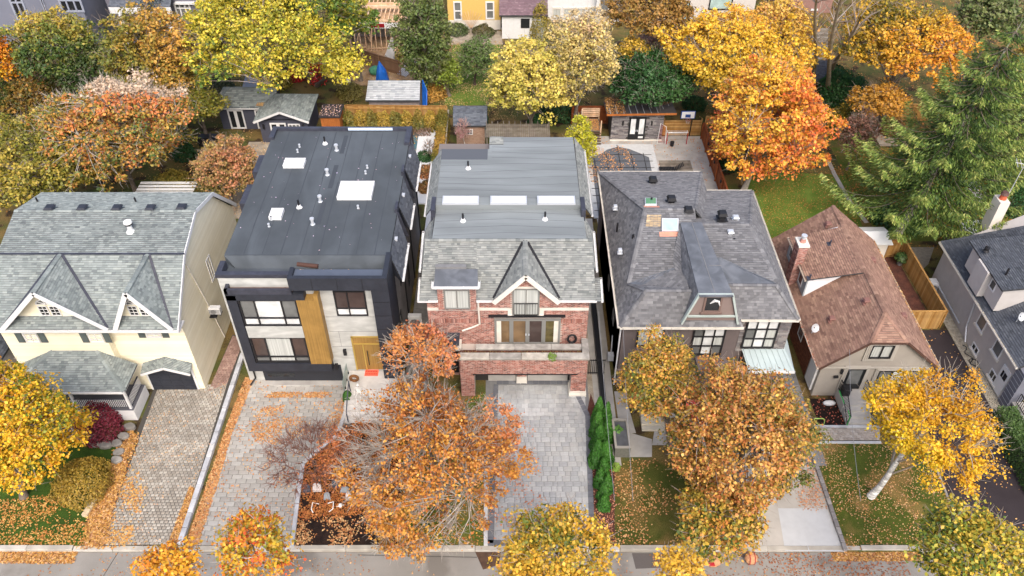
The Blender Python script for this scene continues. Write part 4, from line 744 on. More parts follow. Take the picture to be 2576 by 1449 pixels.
# overhanging right hand box
bz0, bz1 = 9.0, 9.85; mb = MB(); mb.box(-13.3, a1 + .15, 36.15, 36.42, bz0, bz1 + .12); mb.box(-13.3, -13.05, 36.42, 37.2, bz0, bz1 + .12); mb.box(-7.7, a1 + .15, 36.42, 38.6, bz0, bz1 + .12); cpy = mb.build("canopy_frame", NAVY, H2)
mb = MB(); mb.box(-13.1, -7.65, 36.4, 37.25, bz0 + .002, bz1 - .12); mb.build("canopy_top", M("canopy_membrane", sr(84, 92, 106), .7, stain=(1, .1)), H2)
mb = MB()
for u in (-11.9, -10.4, -8.9): mb.box(u, u + .02, 36.13, 36.15, bz0, bz1 + .1)
mb.build("panel_joint", BLACK, H2)
mb = MB(); mb.box(-8.45, a1 + .15, 36.2, F0 - .06, 0, bz0); mb.box(a1, a1 + .15, F0 - .06, 38.6, 0, bz0); pil = mb.build("corner_pier", NAVY, H2); mb = MB()
for k in range(7): mb.box(-8.45, a1 + .15, 36.18, 36.2, 1.1 + k * 1.15, 1.12 + k * 1.15)
mb.build("panel_joint", BLACK, pil)
# bay frame with two storeys of glazing
bx0, bx1, by = -17.35, -11.85, 36.35
mb = MB(); mb.box(bx0, bx1, by, F0 - .06, 1.62, 2.35); mb.box(bx0, -16.75, by, F0 - .06, 2.35, 8.4); mb.box(bx0, -12.6, by, F0 - .06, 8.0, 8.5); mb.box(-11.95, bx1, by, F0 - .06, 2.35, 3.2)
mb.box(-16.75, -12.6, by + .2, F0 - .06, 2.35, 8.0); bay = mb.build("bay_frame", NAVY, H2)
mb = MB(); mb.box(bx0, -13.3, by, by + .18, 8.5, 8.86); mb.box(bx0, bx0 + .2, by, F0 - .06, 8.5, 8.86); mb.build("parapet", DGREY, H2); mb = MB(); mb.box(bx0 + .2, -13.3, by + .18, F0 - .06, 8.5, 8.56); mb.build("gutter_tray", BROWNM, H2)
mb = MB(); mb.box(-16.7, -13.15, by + .02, by + .22, 4.75, 5.75); mb.build("spandrel_panel", CONCL, H2)
window(H2, FR(by + .18), -16.72, -13.15, 5.75, 8.0, (.27, .73), (.3,), BLACK, ft=.1, dp=.12, pms=[G_BLIND, G_BLIND, G_BLIND, G_GREY, G_BLIND, G_GREY], name="window")
window(H2, FR(by + .18), -16.72, -13.15, 2.4, 4.75, (.27, .73), (.22,), BLACK, ft=.1, dp=.12, pms=[G_GREY, G_CURT, G_GREY, G_BROWN, G_CURT, G_BROWN], name="window")
mb = MB(); mb.box(-13.12, -12.05, by - .02, F0 - .06, 2.35, 8.02); gp = mb.build("gold_panel", GOLDW, H2); mb = MB(); mb.ext([(-12.05, by - .02, 2.35), (-12.05, F0 - .06, 2.35), (-12.05, F0 - .06, 8.4), (-12.05, by - .02, 8.4)], (.28, 0, 0)); mb.build("gold_return", GOLDW, H2)
window(H2, FR(F0 - .06), -10.95, -9.0, 6.2, 8.3, (.42,), (.3,), BLACK, ft=.09, dp=.08, pms=[G_BLIND, G_BLIND, G_BROWN, G_BROWN])
# entrance
mb = MB(); mb.box(-10.35, -8.5, F0 - .1, F0 - .06, 1.2, 4.3); dr = mb.build("front_door", GOLDW, H2); GOLD = M("brass_trim", sr(206, 176, 96), .4, metal=.5); mb = MB()
for bb in ((-10.38, -10.28, 1.2, 4.35), (-8.58, -8.48, 1.2, 4.35), (-10.38, -8.48, 4.28, 4.36), (-10.28, -8.58, 3.62, 3.7), (-9.72, -9.64, 1.2, 3.62)): mb.box(bb[0], bb[1], F0 - .15, F0 - .1, bb[2], bb[3])
mb.build("door_trim", GOLD, dr); mb = MB(); mb.tube([(-9.45, F0 - .2, 1.75), (-9.45, F0 - .2, 3.1)], .03, 8); mb.build("handle", BLACK, dr)
for u, v in ((868, 882), (847, 918)):
    x_, z_ = wy(u, v + 3, F0 - .1); mb = MB(); mb.box(x_ - .1, x_ + .1, F0 - .22, F0 - .06, z_ - .25, z_ + .25); mb.build("wall_lamp", BLACK, H2)
mb = MB(); mb.box(-16.7, -11.4, F0 - .12, F0 - .04, .1, 1.62); gz_ = mb.build("garage_door", M("black_garage_door", sr(48, 50, 56), .5, nz=(1, .1)), H2)
for j in range(2): mb = MB(); mb.fbox(FR(F0 - .12), -16.4, -14.6, .5 + j * .55, .85 + j * .55, 0, .02); mb.build("pane", G_DARK, gz_)
mb = MB(); mb.box(-16.9, -11.3, F0 - .5, F0 - .1, 0, .1); mb.build("garage_apron", CONC, H2); mb = MB(); mb.tube([(-17.3, F0 - .15, 1.6), (-17.3, F0 - .15, .4), (-17.6, F0 - .6, .15)], .06, 8); mb.build("downpipe", BLACK, H2)
# landing and steps
TRV = M("travertine", [sr(202, 198, 192), sr(190, 186, 180)], .8, nz=(4, .06), stain=(1, .1)); st2 = thing("entrance_steps", "wide pale stone landing and steps leading up to the gold front door", "steps", (-9.4, 35.6, 0)); sx0 = g(868, 1010, .6)[0]
ly = g(900, 985, 1.1)[1]
mb = MB(); mb.box(-10.9, -7.2, ly, F0 - .12, 0, 1.1); mb.build("landing", TRV, st2)
for i in range(5): mb = MB(); mb.box(-10.9, -7.0, ly - .36 * (i + 1), ly - .36 * i, 0, 1.1 - .19 * (i + 1)); mb.build("step", TRV, st2)
GLS = M("green_glass", sr(160, 190, 182), .1, spec=.6); GLS.node_tree.nodes["Principled BSDF"].inputs["Transmission Weight"].default_value = .6
gb = thing("glass_balustrade", "green tinted glass panel with black clamps at the left of the stone landing", "balustrade", (-10.9, 36, 1.1)); mb = MB(); mb.box(-10.93, -10.9, ly - .1, F0 - .4, 1.1, 2.1); mb.build("glass_panel", GLS, gb)
for yy in (ly + .2, ly + .9, ly + 1.5): mb = MB(); mb.box(-10.97, -10.86, yy, yy + .1, 1.05, 1.25); mb.build("clamp", BLACK, gb)
gb2 = thing("glass_balustrade", "green tinted glass panel on the right side of the stone steps half hidden by leaves", "balustrade", (-7.2, 36, 1.1)); mb = MB(); mb.box(-7.23, -7.2, ly - .1, F0 - 1.4, 1.1, 2.1); mb.build("glass_panel", GLS, gb2)
for yy in (ly, ly + .5): mb = MB(); mb.box(-7.27, -7.16, yy, yy + .1, 1.05, 1.25); mb.build("clamp", BLACK, gb2)
for k, xx in enumerate((-10.55, -7.35)):
    hr = thing("stair_handrail", ("dark steel handrail climbing the steps beside the skeleton" if k == 0 else "dark steel handrail on the leafy right side of the stone steps"), "handrail", (xx, ly - 1, 0)); mb = MB(); mb.beam((xx, ly + .1, 2.05), (xx, ly - 1.8, 1.1), .06, .08); mb.build("rail", DGREY, hr); mb = MB(); mb.box(xx - .03, xx + .03, ly - 1.78, ly - 1.72, 0.1, 1.1); mb.box(xx - .03, xx + .03, ly + .02, ly + .08, 1.1, 2.0); mb.build("post", DGREY, hr)
mt = MB(); mx, my, _ = g(935, 938, 1.1); mt.box(mx - .45, mx + .45, my - .28, my + .28, 1.1, 1.125); mto = tag(mt.build("doormat", M("orange_mat", sr(238, 108, 84), .95)), "orange red doormat on the stone landing by the gold door", "doormat"); mb = MB()
for r_ in range(2):
    for c_ in range(7): mb.box(mx - .38 + c_ * .11, mx - .38 + c_ * .11 + .07, my - .15 + r_ * .22, my - .07 + r_ * .22, 1.126, 1.13)
mb.build("mat_lettering", M("mat_print", sr(170, 50, 44), .95), mto)
# skeleton decoration
BONE = M("bone_plastic", sr(228, 226, 220), .6); sk = thing("skeleton_decoration", "white plastic skeleton sitting on the stone steps beside the handrail", "halloween decoration", (-9.95, ly - .1, 1.0)); sx, sy, sz = -9.95, ly - .1, 1.12
mb = MB(); mb.tube([(sx, sy, sz), (sx + .01, sy + .06, sz + .2), (sx, sy + .05, sz + .42), (sx, sy + .02, sz + .58)], .025, 6)
for k in range(6):
    z_ = sz + .24 + k * .045; w_ = .14 + .03 * math.sin(k * .7); mb.tube([(sx + w_ * math.cos(t), sy - .02 + .09 * math.sin(t), z_) for t in np.linspace(0, 2 * math.pi, 11)], .012, 4)
mb.tube([(sx - .2, sy, sz + .52), (sx, sy - .03, sz + .53), (sx + .2, sy, sz + .52)], .018, 5); mb.ball((sx - .09, sy, sz + .02), .09, .06, .09); mb.ball((sx + .09, sy, sz + .02), .09, .06, .09); mb.build("ribcage", BONE, sk)
mb = MB(); mb.ball((sx, sy, sz + .72), .095, .11, .12, 10, 8); mb.box(sx - .05, sx + .05, sy - .1, sy - .01, sz + .58, sz + .63); sku = mb.build("skull", BONE, sk, smooth=True); mb = MB(); mb.ball((sx - .035, sy - .1, sz + .73), .025, .02, .025); mb.ball((sx + .035, sy - .1, sz + .73), .025, .02, .025); mb.ball((sx, sy - .11, sz + .68), .012, .01, .018); mb.build("eye_socket", BLACK, sku)
for s_ in (-1, 1):
    mb = MB(); mb.tube([(sx + s_ * .2, sy, sz + .51), (sx + s_ * .28, sy - .02, sz + .25), (sx + s_ * .3, sy - .12, sz + .03)], [.024, .018, .016], 5)
    for f in range(4): mb.tube([(sx + s_ * .3, sy - .12, sz + .03), (sx + s_ * (.28 + f * .025), sy - .22, sz - .02)], .008, 4)
    mb.build("arm", BONE, sk); mb = MB(); mb.tube([(sx + s_ * .09, sy - .02, sz + .02), (sx + s_ * .16, sy - .42, sz + .06)], [.03, .024], 5); mb.tube([(sx + s_ * .16, sy - .42, sz + .06), (sx + s_ * .12, sy - .52, sz - .38)], [.026, .018], 5); mb.ball((sx + s_ * .12, sy - .58, sz - .4), .035, .09, .025); mb.build("leg", BONE, sk)
# planter, wreath
pp = thing("potted_conifer", "bright green potted conifer left of the skeleton at the stone steps", "potted plant", (-10.9, ly - 1.0, 0)); qx, qy, _ = g(877, 1008, .3); pp.location = (qx, qy, 0); mb = MB(); mb.tube([(qx, qy, 0), (qx, qy, .42)], [.2, .27], 14); mb.build("pot", BLACK, pp)
RNG = np.random.default_rng(5); n = 2600; u_ = RNG.random(n); a_ = RNG.uniform(0, 6.283, n); rad = .36 * np.sqrt(1 - u_ ** 2.2) * (.7 + .3 * RNG.random(n)); P = np.stack([qx + rad * np.cos(a_), qy + rad * np.sin(a_), .4 + u_ * .85], 1); leaf_mesh("foliage", P, np.stack([np.cos(a_), np.sin(a_), u_], 1) + RNG.normal(size=(n, 3)) * .3, .08, palette(RNG.random(n), [(40, 84, 22), (78, 128, 40)], n), pp)
wx, wy_, _ = g(891, 953, 1.9); mb = MB(); mb.tube([(wx + .24 * math.cos(t), wy_, 1.95 + .24 * math.sin(t)) for t in np.linspace(0, 2 * math.pi, 17)], .1, 7, cap=False); tag(mb.build("dried_wreath", M("dried_wreath", [sr(132, 92, 58), sr(110, 72, 44)], .95, nz=(30, .4), bump=(40, .03))), "brown dried wreath on the top of the step handrail", "wreath")
# skylights and pipes of the second house
def skylight(root, q, h=.28, glassm=G_BLIND, frame=WHITE, z=None, name="skylight"):
    x0, x1, y0, y1, z = q; mb = MB(); mb.box(x0, x1, y0, y1, z, z + h); o = mb.build(name, frame, root); mb = MB(); mb.box(x0 + .1, x1 - .1, y0 + .1, y1 - .1, z + h, z + h + .03); mb.build("pane", glassm, o); return o
SKW = M("white_skylight_dome", sr(214, 217, 221), .25, spec=.5, nz=(.8, .06)); RZ = 9.62
def sk_px(root, pts, z, **kw):
    ps = [g(u, v, z + .25) for u, v in pts]; return skylight(root, (min(p[0] for p in ps), max(p[0] for p in ps), min(p[1] for p in ps), max(p[1] for p in ps), z), .25, SKW, **kw)
sk_px(H2, ((740, 397), (740, 416), (714, 407), (766, 407)), RZ); sk_px(H2, ((894, 455), (894, 496), (852, 475), (938, 475)), RZ); sk_px(H2, ((695, 523), (695, 546), (679, 535), (710, 535)), RZ)
GALV = M("galvanised_metal", sr(200, 204, 208), .4, metal=.3)
def pipe(root, u, v, z, r=.11, h=.45, cap=True, m=GALV, name="vent_pipe"):
    x, y, _ = g(u, v, z); mb = MB(); mb.tube([(x, y, z - .05), (x, y, z + .06)], [r * 1.9, r * 1.3], 12); mb.tube([(x, y, z), (x, y, z + h)], r, 12)
    if cap: mb.tube([(x, y, z + h), (x, y, z + h + .09)], [r * 1.5, r * 1.35], 12)
    return mb.build(name, m, root)
for u, v in ((847, 378), (824, 440), (806, 507), (787, 564)): pipe(H2, u, v, RZ, .1, .4)
for u, v in ((754, 370), (749, 383), (924, 423), (920, 437), (901, 524), (683, 553), (677, 570)): pipe(H2, u, v, RZ, .055, .16)
def stack(root, u, v, z):
    x, y, _ = g(u, v, z); mb = MB(); mb.tube([(x, y, z - .03), (x, y, z + .2)], [.22, .1], 12); o = mb.build("pipe_boot", WHITE, root); mb = MB(); mb.tube([(x, y, z + .15), (x, y, z + .6)], .065, 10); mb.build("stack_pipe", BLACK, o)
for u, v in ((818, 362), (753, 522)): stack(H2, u, v, RZ)
x_, y_, _ = g(775, 672, 9.05); mb = MB(); mb.tube([(x_ - .65, y_ + .1, 9.2), (x_ + .65, y_ - .1, 9.2)], .14, 12); tag(mb.build("membrane_roll", M("rust_roll", sr(84, 60, 52), .8)), "brown leftover roll lying in the roof trough of the modern house", "roll"); litter("fallen_leaves", [(-13.2, 37.4), (-8, 37.4), (-8, 38), (-13.2, 38)], 160, 9.06, seed=71); litter("fallen_leaves", [(a0 + .3, 39), (a1 - .3, 39), (a1 - .3, 53), (a0 + .3, 53)], 60, 9.63, [(200, 190, 180), (180, 150, 130)], .1, 72)
# right hand shingled skirts and dark dormer fins
zed = 8.35
for k, (ya, yb, top) in enumerate(((48.2, 52.4, 1), (43.9, 47.2, 1), (38.7, 42.9, 1))):
    ex = a1 + .75; f1 = [(ex, ya - .9 + .5 * (k < 0), zed), (ex, yb - 1.5, zed), (a1 + .02, yb, 9.55), (a1 + .02, ya, 9.55)]
    roof(H2, [f1], SH_BLACK, "skirt_roof", .08); gutter(H2, (ex + .08, ya - .9, zed + .03), (ex + .08, yb - 1.5, zed + .03)); mb = MB(); mb.ext([(a1, ya, zed - .1), (ex - .05, ya - .9, zed - .1), (a1, ya, 9.5)], (0, .04, 0)); mb.build("skirt_side", NAVY, H2)
    p = Vector(f1[0]) * .2 + Vector(f1[2]) * .5 + Vector(f1[3]) * .3; mb = MB(); mb.box(p.x - .12, p.x + .12, p.y - .15, p.y + .15, p.z, p.z + .14); mb.build("skirt_vent", GALV, H2)
for y_ in (47.3, 43.0):
    mb = MB(); mb.box(a1 - .12, a1 + .05, y_, y_ + .9, 8.2, 9.95); mb.hexa([(a1 + .05, y_ + .1, 7.6), (a1 + .62, y_ + .1, 7.6), (a1 + .62, y_ + .18, 7.6), (a1 + .05, y_ + .18, 7.6), (a1 + .05, y_ + .1, 9.6), (a1 + .1, y_ + .1, 9.6), (a1 + .1, y_ + .18, 9.6), (a1 + .05, y_ + .18, 9.6)]); mb.build("dormer_fin", DGREY, H2)
for u, y_ in ((0, 48.2), (0, 44.5)): mb = MB(); mb.box(a0 - .55, a0 + .02, y_, y_ + 2.2, 7.4, 9.3); mb.build("side_dormer", DGREY, H2)
mb = MB(); mb.box(a0 - .3, a0, 40.5, 41.2, 6.5, 8.4); mb.build("side_box", NAVY, H2)
fr = RT(a1)
for (y_, z_) in ((39.4, 1.8), (41.2, 4.8), (44.5, 1.8)): window(H2, fr, y_, y_ + .7, z_, z_ + 1.9, (), (), BLACK, G_DARK, .07, .05)
mb = MB()
for y_ in (39.0, 42.8, 47.4, 52.8): mb.box(a1, a1 + .09, y_, y_ + .1, 0, 8.3)
mb.build("downpipe", BLACK, H2); ac_unit("white heat pump standing in the passage between the modern and brick houses", (-6.95, 42.0), .95, .4, 1.3, z=0.02)

# ================================================================== HOUSE 3: red brick house
H3 = thing("brick_house", "red brick house with light grey shingles, central pointed gable and stone terrace", "house", (-.2, 44, 0))
b0, b1, F3 = -5.35, 4.85, 37.5; ez = 7.2
mb = MB(); mb.box(b0, b1, F3, 52.0, 0, ez); w3 = mb.build("wall", MORTAR, H3); hl = [(-1.15, 3.15, 3.1, 5.5), (-4.6, -2.3, 6.6, 8), (.0, 1.75, 5.7, 8)]
bk = dict(tw=.215, th=.08, gap=.018)
tile_wall(w3, FR(F3), [(b0, 0), (b1, 0), (b1, ez), (b0, ez)], BRICK, holes=hl, **bk); SB3 = M("side_brick", sr(136, 96, 86), .9, nz=((1, 6, 16), .25)); mb = MB(); mb.box(b0 - .01, b0, F3 + .02, 51.9, .02, ez - .02); mb.box(b1, b1 + .01, F3 + .02, 51.9, .02, ez - .02); mb.build("side_brickwork", SB3, H3)
# front slope, flat roofs
R1 = [(-5.75, 37.1, 7.35), (5.2, 37.1, 7.35), (5.05, 40.2, 9.6), (-5.45, 40.2, 9.6)]
zq = lambda y: 7.35 + (y - 37.1) * .7258
rf3 = roof(H3, [[(-5.75, 37.1, 7.35), (-4.62, 37.1, 7.35), (-4.62, 40.2, 9.6), (-5.45, 40.2, 9.6)], [(-4.62, 38.0, zq(38.0)), (-2.22, 38.0, zq(38.0)), (-2.22, 40.2, 9.6), (-4.62, 40.2, 9.6)], [(-2.22, 37.1, 7.35), (-1.15, 37.1, 7.35), (.83, 40.2, 9.6), (-2.22, 40.2, 9.6)], [(2.93, 37.1, 7.35), (5.2, 37.1, 7.35), (5.05, 40.2, 9.6), (.83, 40.2, 9.6)]], SH_GREY, caps=[((-5.45, 40.22, 9.62), (5.05, 40.22, 9.62))]); gutter(H3, (-5.8, 37.04, 7.35), (-4.6, 37.04, 7.35)); gutter(H3, (-2.2, 37.04, 7.35), (-1.1, 37.04, 7.35)); gutter(H3, (2.95, 37.04, 7.35), (5.25, 37.04, 7.35))
for xa_, xb_ in ((-5.7, -4.64), (-2.2, -1.1), (2.95, 5.15)): mb = MB(); mb.box(xa_, xb_, 37.1, F3, 7.12, 7.18); mb.build("soffit", CREAM, H3)
mb = MB(); mb.hexa([(-5.05, 40.25, 9.45), (4.7, 40.25, 9.45), (4.65, 43.4, 9.45), (-5.0, 43.4, 9.45), (-5.05, 40.25, 9.6), (4.7, 40.25, 9.6), (4.65, 43.4, 9.6), (-5.0, 43.4, 9.6)]); fl = mb.build("flat_roof", MEMB3, H3)
ybk_ = g(1350, 345, 10.0)[1]; yl_ = g(1160, 375, 10.0)[1]; xc = g(1225, 345, 10.0)[0]
mb = MB(); mb.prism([(-5.0, 43.4), (4.55, 43.4), (4.45, ybk_), (xc + .2, ybk_), (xc + .2, yl_), (-5.0, yl_)], 9.3, 10.0); mb.build("flat_roof", MEMB3, H3)
mb = MB(); mb.box(-5.0, xc + .1, yl_ - 1.35, yl_ - .02, 10.0, 10.012); mb.build("roof_patch", M("fresh_membrane", sr(86, 90, 96), .9), H3); mb = MB()
for k in range(10):
    pts = [(-4.95 + t * 9.4, 44.2 + k * .78 + .14 * math.sin(t * 5 + k), 10.004) for t in np.linspace(0, 1, 9)]
    for p, q in zip(pts[:-1], pts[1:]):
        if max(p[1], q[1]) < ybk_ - .2 and (p[0] > xc + .3 or p[1] < yl_ - 1.4): mb.beam(p, q, .035, .012)
for k in range(4):
    pts = [(-4.95 + t * 9.5, 40.7 + k * .72 + .3 * (1 - abs(2 * t - 1)), 9.604) for t in np.linspace(0, 1, 9)]
    for p, q in zip(pts[:-1], pts[1:]): mb.beam(p, q, .03, .012)
mb.build("membrane_seam", M("seam_grey", sr(104, 108, 112), .9), H3)
for s_, xi, xo in ((-1, -5.0, -5.75), (1, 4.5, 5.3)):
    yb2 = yl_ if s_ < 0 else ybk_; zz = 8.9
    roof(H3, [[(xo, 43.7, zz), (xo, yb2, zz), (xi, yb2, 10.02), (xi, 43.7, 10.02)]], SH_GREY, "side_roof", .08); gutter(H3, (xo + s_ * .06, 43.7, zz), (xo + s_ * .06, yb2, zz))
    roof(H3, [[(xo - s_ * .02, 39.2, 7.9), (xo - s_ * .02, 42.5, 8.5), (xi + s_ * .05, 43.2, 9.6), (xi + s_ * .05, 40.3, 9.6)]], SH_GREY, "side_roof", .08); gutter(H3, (xo + s_ * .1, 39.2, 7.9), (xo + s_ * .1, 42.5, 8.5))
    mb = MB(); mb.box(min(xi, xi + s_ * .28), max(xi, xi + s_ * .28), 42.6, 44.1, 8.6, 10.15); mb.build("chimney_fin", DGREY, H3)
    mb = MB(); roof(H3, [[(s_ * 5.2 + (-.55 if s_ < 0 else 0), 37.0, 7.33), (s_ * 5.2 + (0 if s_ < 0 else .35), 37.0, 7.33), (s_ * 5.2 + (0 if s_ < 0 else .35), 38.6, 7.85), (s_ * 5.2 + (-.55 if s_ < 0 else 0), 38.6, 7.85)]], SH_GREY, "eave_return", .06)
    gutter(H3, (s_ * 5.2 + (-.6 if s_ < 0 else .4), 37.0, 7.33), (s_ * 5.2 + (-.6 if s_ < 0 else .4), 38.6, 7.85))
roof(H3, [[(xc + .2 - .0, ybk_ - 1.0, 10.03), (xc + 1.2, ybk_ - 1.0, 10.03), (xc + 1.2, ybk_, 10.02), (xc + .2, ybk_, 10.02)]], SH_GREY, "roof_corner", .04)
mb = MB(); mb.box(b0, b1, 43.0, 51.9, ez - .1, 9.3); mb.build("upper_wall", M("upper_dark_wall", sr(120, 112, 108), .9), H3)
for (ua, ub) in ((1112, 1205), (1233, 1325), (1352, 1446)):
    z_ = 10.0; p = g(ua, 511, z_ + .15); q = g(ub, 492, z_ + .15); skylight(H3, (p[0], q[0], p[1], q[1], z_), .14, SKW, GALV)
for u, v, z_ in ((1178, 424, 10.0), (1165, 556, 9.6), (1371, 552, 9.6)): stack(H3, u, v, z_)
# central gable
gx, gy, gzp = .83, 36.95, 9.5; gl_, grr = -1.15, 2.93
gr = roof(H3, [[(gx, gy, gzp), (gl_, gy, 7.4), (gx, 40.25, 9.64)], [(grr, gy, 7.4), (gx, gy, gzp), (gx, 40.25, 9.62)]], SH_GREY, "gable_roof", .1, caps=[((gx, gy, gzp), (gx, 40.1, 9.62))])
mb = MB()
for sx in (gl_, grr): mb.beam((sx, 37.15, 7.46), (gx + (.1 if sx > gx else -.1), 40.15, 9.63), .16, .06)
mb.build("valley_flashing", BLACK, gr); mb = MB()
for sx in (gl_, grr): mb.beam((sx, gy - .04, 7.24), (gx, gy - .04, gzp - .08), .08, .3)
mb.build("barge_board", CREAM, gr); mb = MB(); mb.ext([(gl_ + .3, F3 - .1, 6.4), (grr - .3, F3 - .1, 6.4), (grr - .3, F3 - .1, 7.4), (gx, F3 - .1, gzp - .1), (gl_ + .3, F3 - .1, 7.4)], (0, .5, 0)); gw = mb.build("gable_wall", MORTAR, H3)
tile_wall(gw, FR(F3 - .1), [(gl_ + .3, 6.42), (grr - .3, 6.42), (grr - .3, 7.35), (gx, gzp - .12), (gl_ + .3, 7.35)], BRICK, holes=[(.0, 1.72, 5.5, 8.05)], **bk)
cx0, cx1 = .03, 1.72; mb = MB(); mb.fbox(FR(F3 - .1), cx0 - .15, cx1 + .15, 8.08, 8.22, 0, .06); mb.fbox(FR(F3), b0, cx0 - .3, 6.12, 6.34, 0, .06); mb.fbox(FR(F3), cx1 + .3, b1, 6.12, 6.34, 0, .06); mb.fbox(FR(F3), cx0 - .3, cx0 - .02, 5.78, 6.34, 0, .08); mb.fbox(FR(F3), cx1 + .02, cx1 + .3, 5.78, 6.34, 0, .08); mb.fbox(FR(F3), cx0 - .3, cx1 + .3, 5.56, 5.78, 0, .12); mb.build("stone_band", CREAM, H3)
WF = M("grey_window_frame", sr(128, 128, 124), .6); window(H3, FR(F3 - .12), cx0, cx1, 5.8, 8.06, (.5,), (), WF, G_CURT, .09, .06)
jb = railing(H3, (cx0 + .1, F3 - .3), (cx1 - .1, F3 - .3), 5.85, 1.1, BLACK, sp=.16, bw=.025, name="juliet_railing")
# left dormer
dl, dr_ = -4.62, -2.22; mb = MB(); mb.box(dl, dr_, F3 - .25, 39.4, 6.35, 8.5); dw = mb.build("dormer", MORTAR, H3); tile_wall(dw, FR(F3 - .25), [(dl, 6.35), (dr_, 6.35), (dr_, 8.5), (dl, 8.5)], BRICK, holes=[(dl + .42, dr_ - .4, 6.5, 8.15)], **bk)
window(H3, FR(F3 - .27), dl + .4, dr_ - .4, 6.5, 8.15, (.5,), (), WF, G_CURT, .09, .08); mb = MB(); mb.slab([(dl - .15, F3 - .6, 8.66), (dr_ + .15, F3 - .6, 8.66), (dr_ + .1, 38.2, 8.95), (dl - .1, 38.2, 8.95)], .14); mb.build("dormer_roof", LEADR, H3); gutter(H3, (dl - .2, F3 - .66, 8.66), (dr_ + .2, F3 - .66, 8.66)); gutter(H3, (dl - .22, F3 - .66, 8.66), (dl - .22, F3 - .1, 8.7)); gutter(H3, (dr_ + .22, F3 - .66, 8.66), (dr_ + .22, F3 - .1, 8.7)); mb = MB(); mb.box(dl - .1, dr_ - .6, 38.2, 38.5, 8.9, 9.1); mb.build("dormer_flashing", MIDG, H3)
mb = MB(); mb.tube([(-2.12, F3 - .3, 7.2), (-2.08, F3 - .14, 5.0), (-2.4, F3 - .16, 4.8), (-3.2, F3 - .3, 4.55)], .06, 8); mb.build("downpipe", CREAM, H3)
# soldier course strip
mb = MB(); x_ = b0 + .1
while x_ < b1 - .1:
    if not (-1.75 < x_ < 2.3): mb.fbox(FR(F3), x_, x_ + .065, 5.0, 5.35, .0, .03)
    x_ += .08
mb.build("soldier_course", BRICK, w3, kind="stuff")
# doors, canopy and terrace
mb = MB(); mb.box(-1.5, 3.4, 37.25, F3, 5.68, 5.73); mb.build("canopy", BLACK, H3); xs = [-1.12, -.04, 1.0, 2.04, 3.12]
INT = [G_CURT, M("interior_warm_glass", sr(126, 104, 78), .2, spec=.5, nz=(.9, .35)), G_BROWN, M("interior_warm_glass2", sr(96, 88, 58), .2, spec=.5, nz=(2, .5))]
for i in range(4):
    wn = window(H3, FR(F3 - .04), xs[i], xs[i + 1], 3.12, 5.4, (), (), WF, INT[i] if i else INT[1], .13, .1, name="terrace_door")
    if i in (0, 3): mb = MB(); xx = xs[i] + .13 if i == 0 else xs[i + 1] - .42; mb.fbox(FR(F3 - .04), xx, xx + .29, 3.25, 5.27, .012, .03); mb.build("curtain", CREAM, wn)
    if i in (1, 2): mb = MB(); xx = xs[2] - .1 if i == 1 else xs[2] + .1; mb.fbox(FR(F3 - .04), xx - .04, xx + .04, 4.0, 4.12, .1, .16); mb.build("handle", GALV, wn)
ty = 35.6; tl, tr_ = -3.35, 4.85; mb = MB(); mb.box(tl, tr_, ty + .1, F3, 2.5, 3.05); trr = mb.build("terrace_floor", MORTAR, H3)
k = 0
for i in range(8):
    mb = MB(); xx = -1.15 + i * .55; mb.box(xx + .01, xx + .54, F3 - .42, F3 - .06, 3.05, 3.1); mb.build("floor_slab", STONE, trr)
mb = MB(); mb.box(tl, tr_, ty, ty + .3, 2.2, 3.6); mb.box(tr_ - 1.0, tr_, ty + .02, ty + .9, .5, 2.2); mb.box(tl, tl + .9, ty + .02, ty + .9, 0, 2.2); mb.box(.35, .95, 36.7, 37.1, 0, 2.5); mb.box(tr_ - .3, tr_, ty + .3, F3, 2.2, 3.6); pw_ = mb.build("terrace_wall", MORTAR, H3)
tile_wall(pw_, FR(ty), [(tl, 2.2), (tr_, 2.2), (tr_, 3.6), (tl, 3.6)], BRICK, **bk); tile_wall(pw_, FR(ty), [(tr_ - 1.0, .5), (tr_, .5), (tr_, 2.2), (tr_ - 1.0, 2.2)], BRICK, **bk); tile_wall(pw_, FR(36.7), [(.35, .7), (.95, .7), (.95, 2.2), (.35, 2.2)], BRICK, **bk); tile_wall(pw_, FR(ty), [(tl, .0), (tl + .9, .0), (tl + .9, 2.2), (tl, 2.2)], BRICK, **bk)
mb = MB(); mb.box(tr_ - 1.04, tr_ + .04, ty - .04, ty + .94, .25, .5); mb.box(tr_ - 1.08, tr_ + .08, ty - .08, ty + .98, 0, .25); mb.box(.3, 1.0, 36.66, 37.1, 0, .7); mb.build("pier_base", CREAM, H3)
for y0_, y1_, x_a in ((ty - .12, ty + .42, tl), (ty + .85, ty + 1.3, tl + 1.0)):
    xx = x_a
    while xx < tr_ - .5: w_ = min(random.uniform(1.9, 2.5), tr_ + .1 - xx); mb = MB(); mb.box(xx + .01, xx + w_ - .01, y0_, y1_, 3.6 if y0_ < ty else 3.5, 3.78 if y0_ < ty else 3.68); mb.build("coping_stone", STONE, H3, bevel=.02); xx += w_
mb = MB(); mb.box(tl, tr_, ty + .3, ty + .95, 3.05, 3.45); mb.build("planter_soil", MULCHR, H3); mb = MB(); mb.box(tl + 1.0, tr_ - .3, ty + .95, ty + 1.2, 3.05, 3.5); tile = mb.build("planter_wall", MORTAR, H3); mb = MB(); mb.box(tr_ - .35, tr_ + .1, ty + .42, F3 - .25, 3.6, 3.8); mb.build("coping_stone", STONE, H3, bevel=.02)
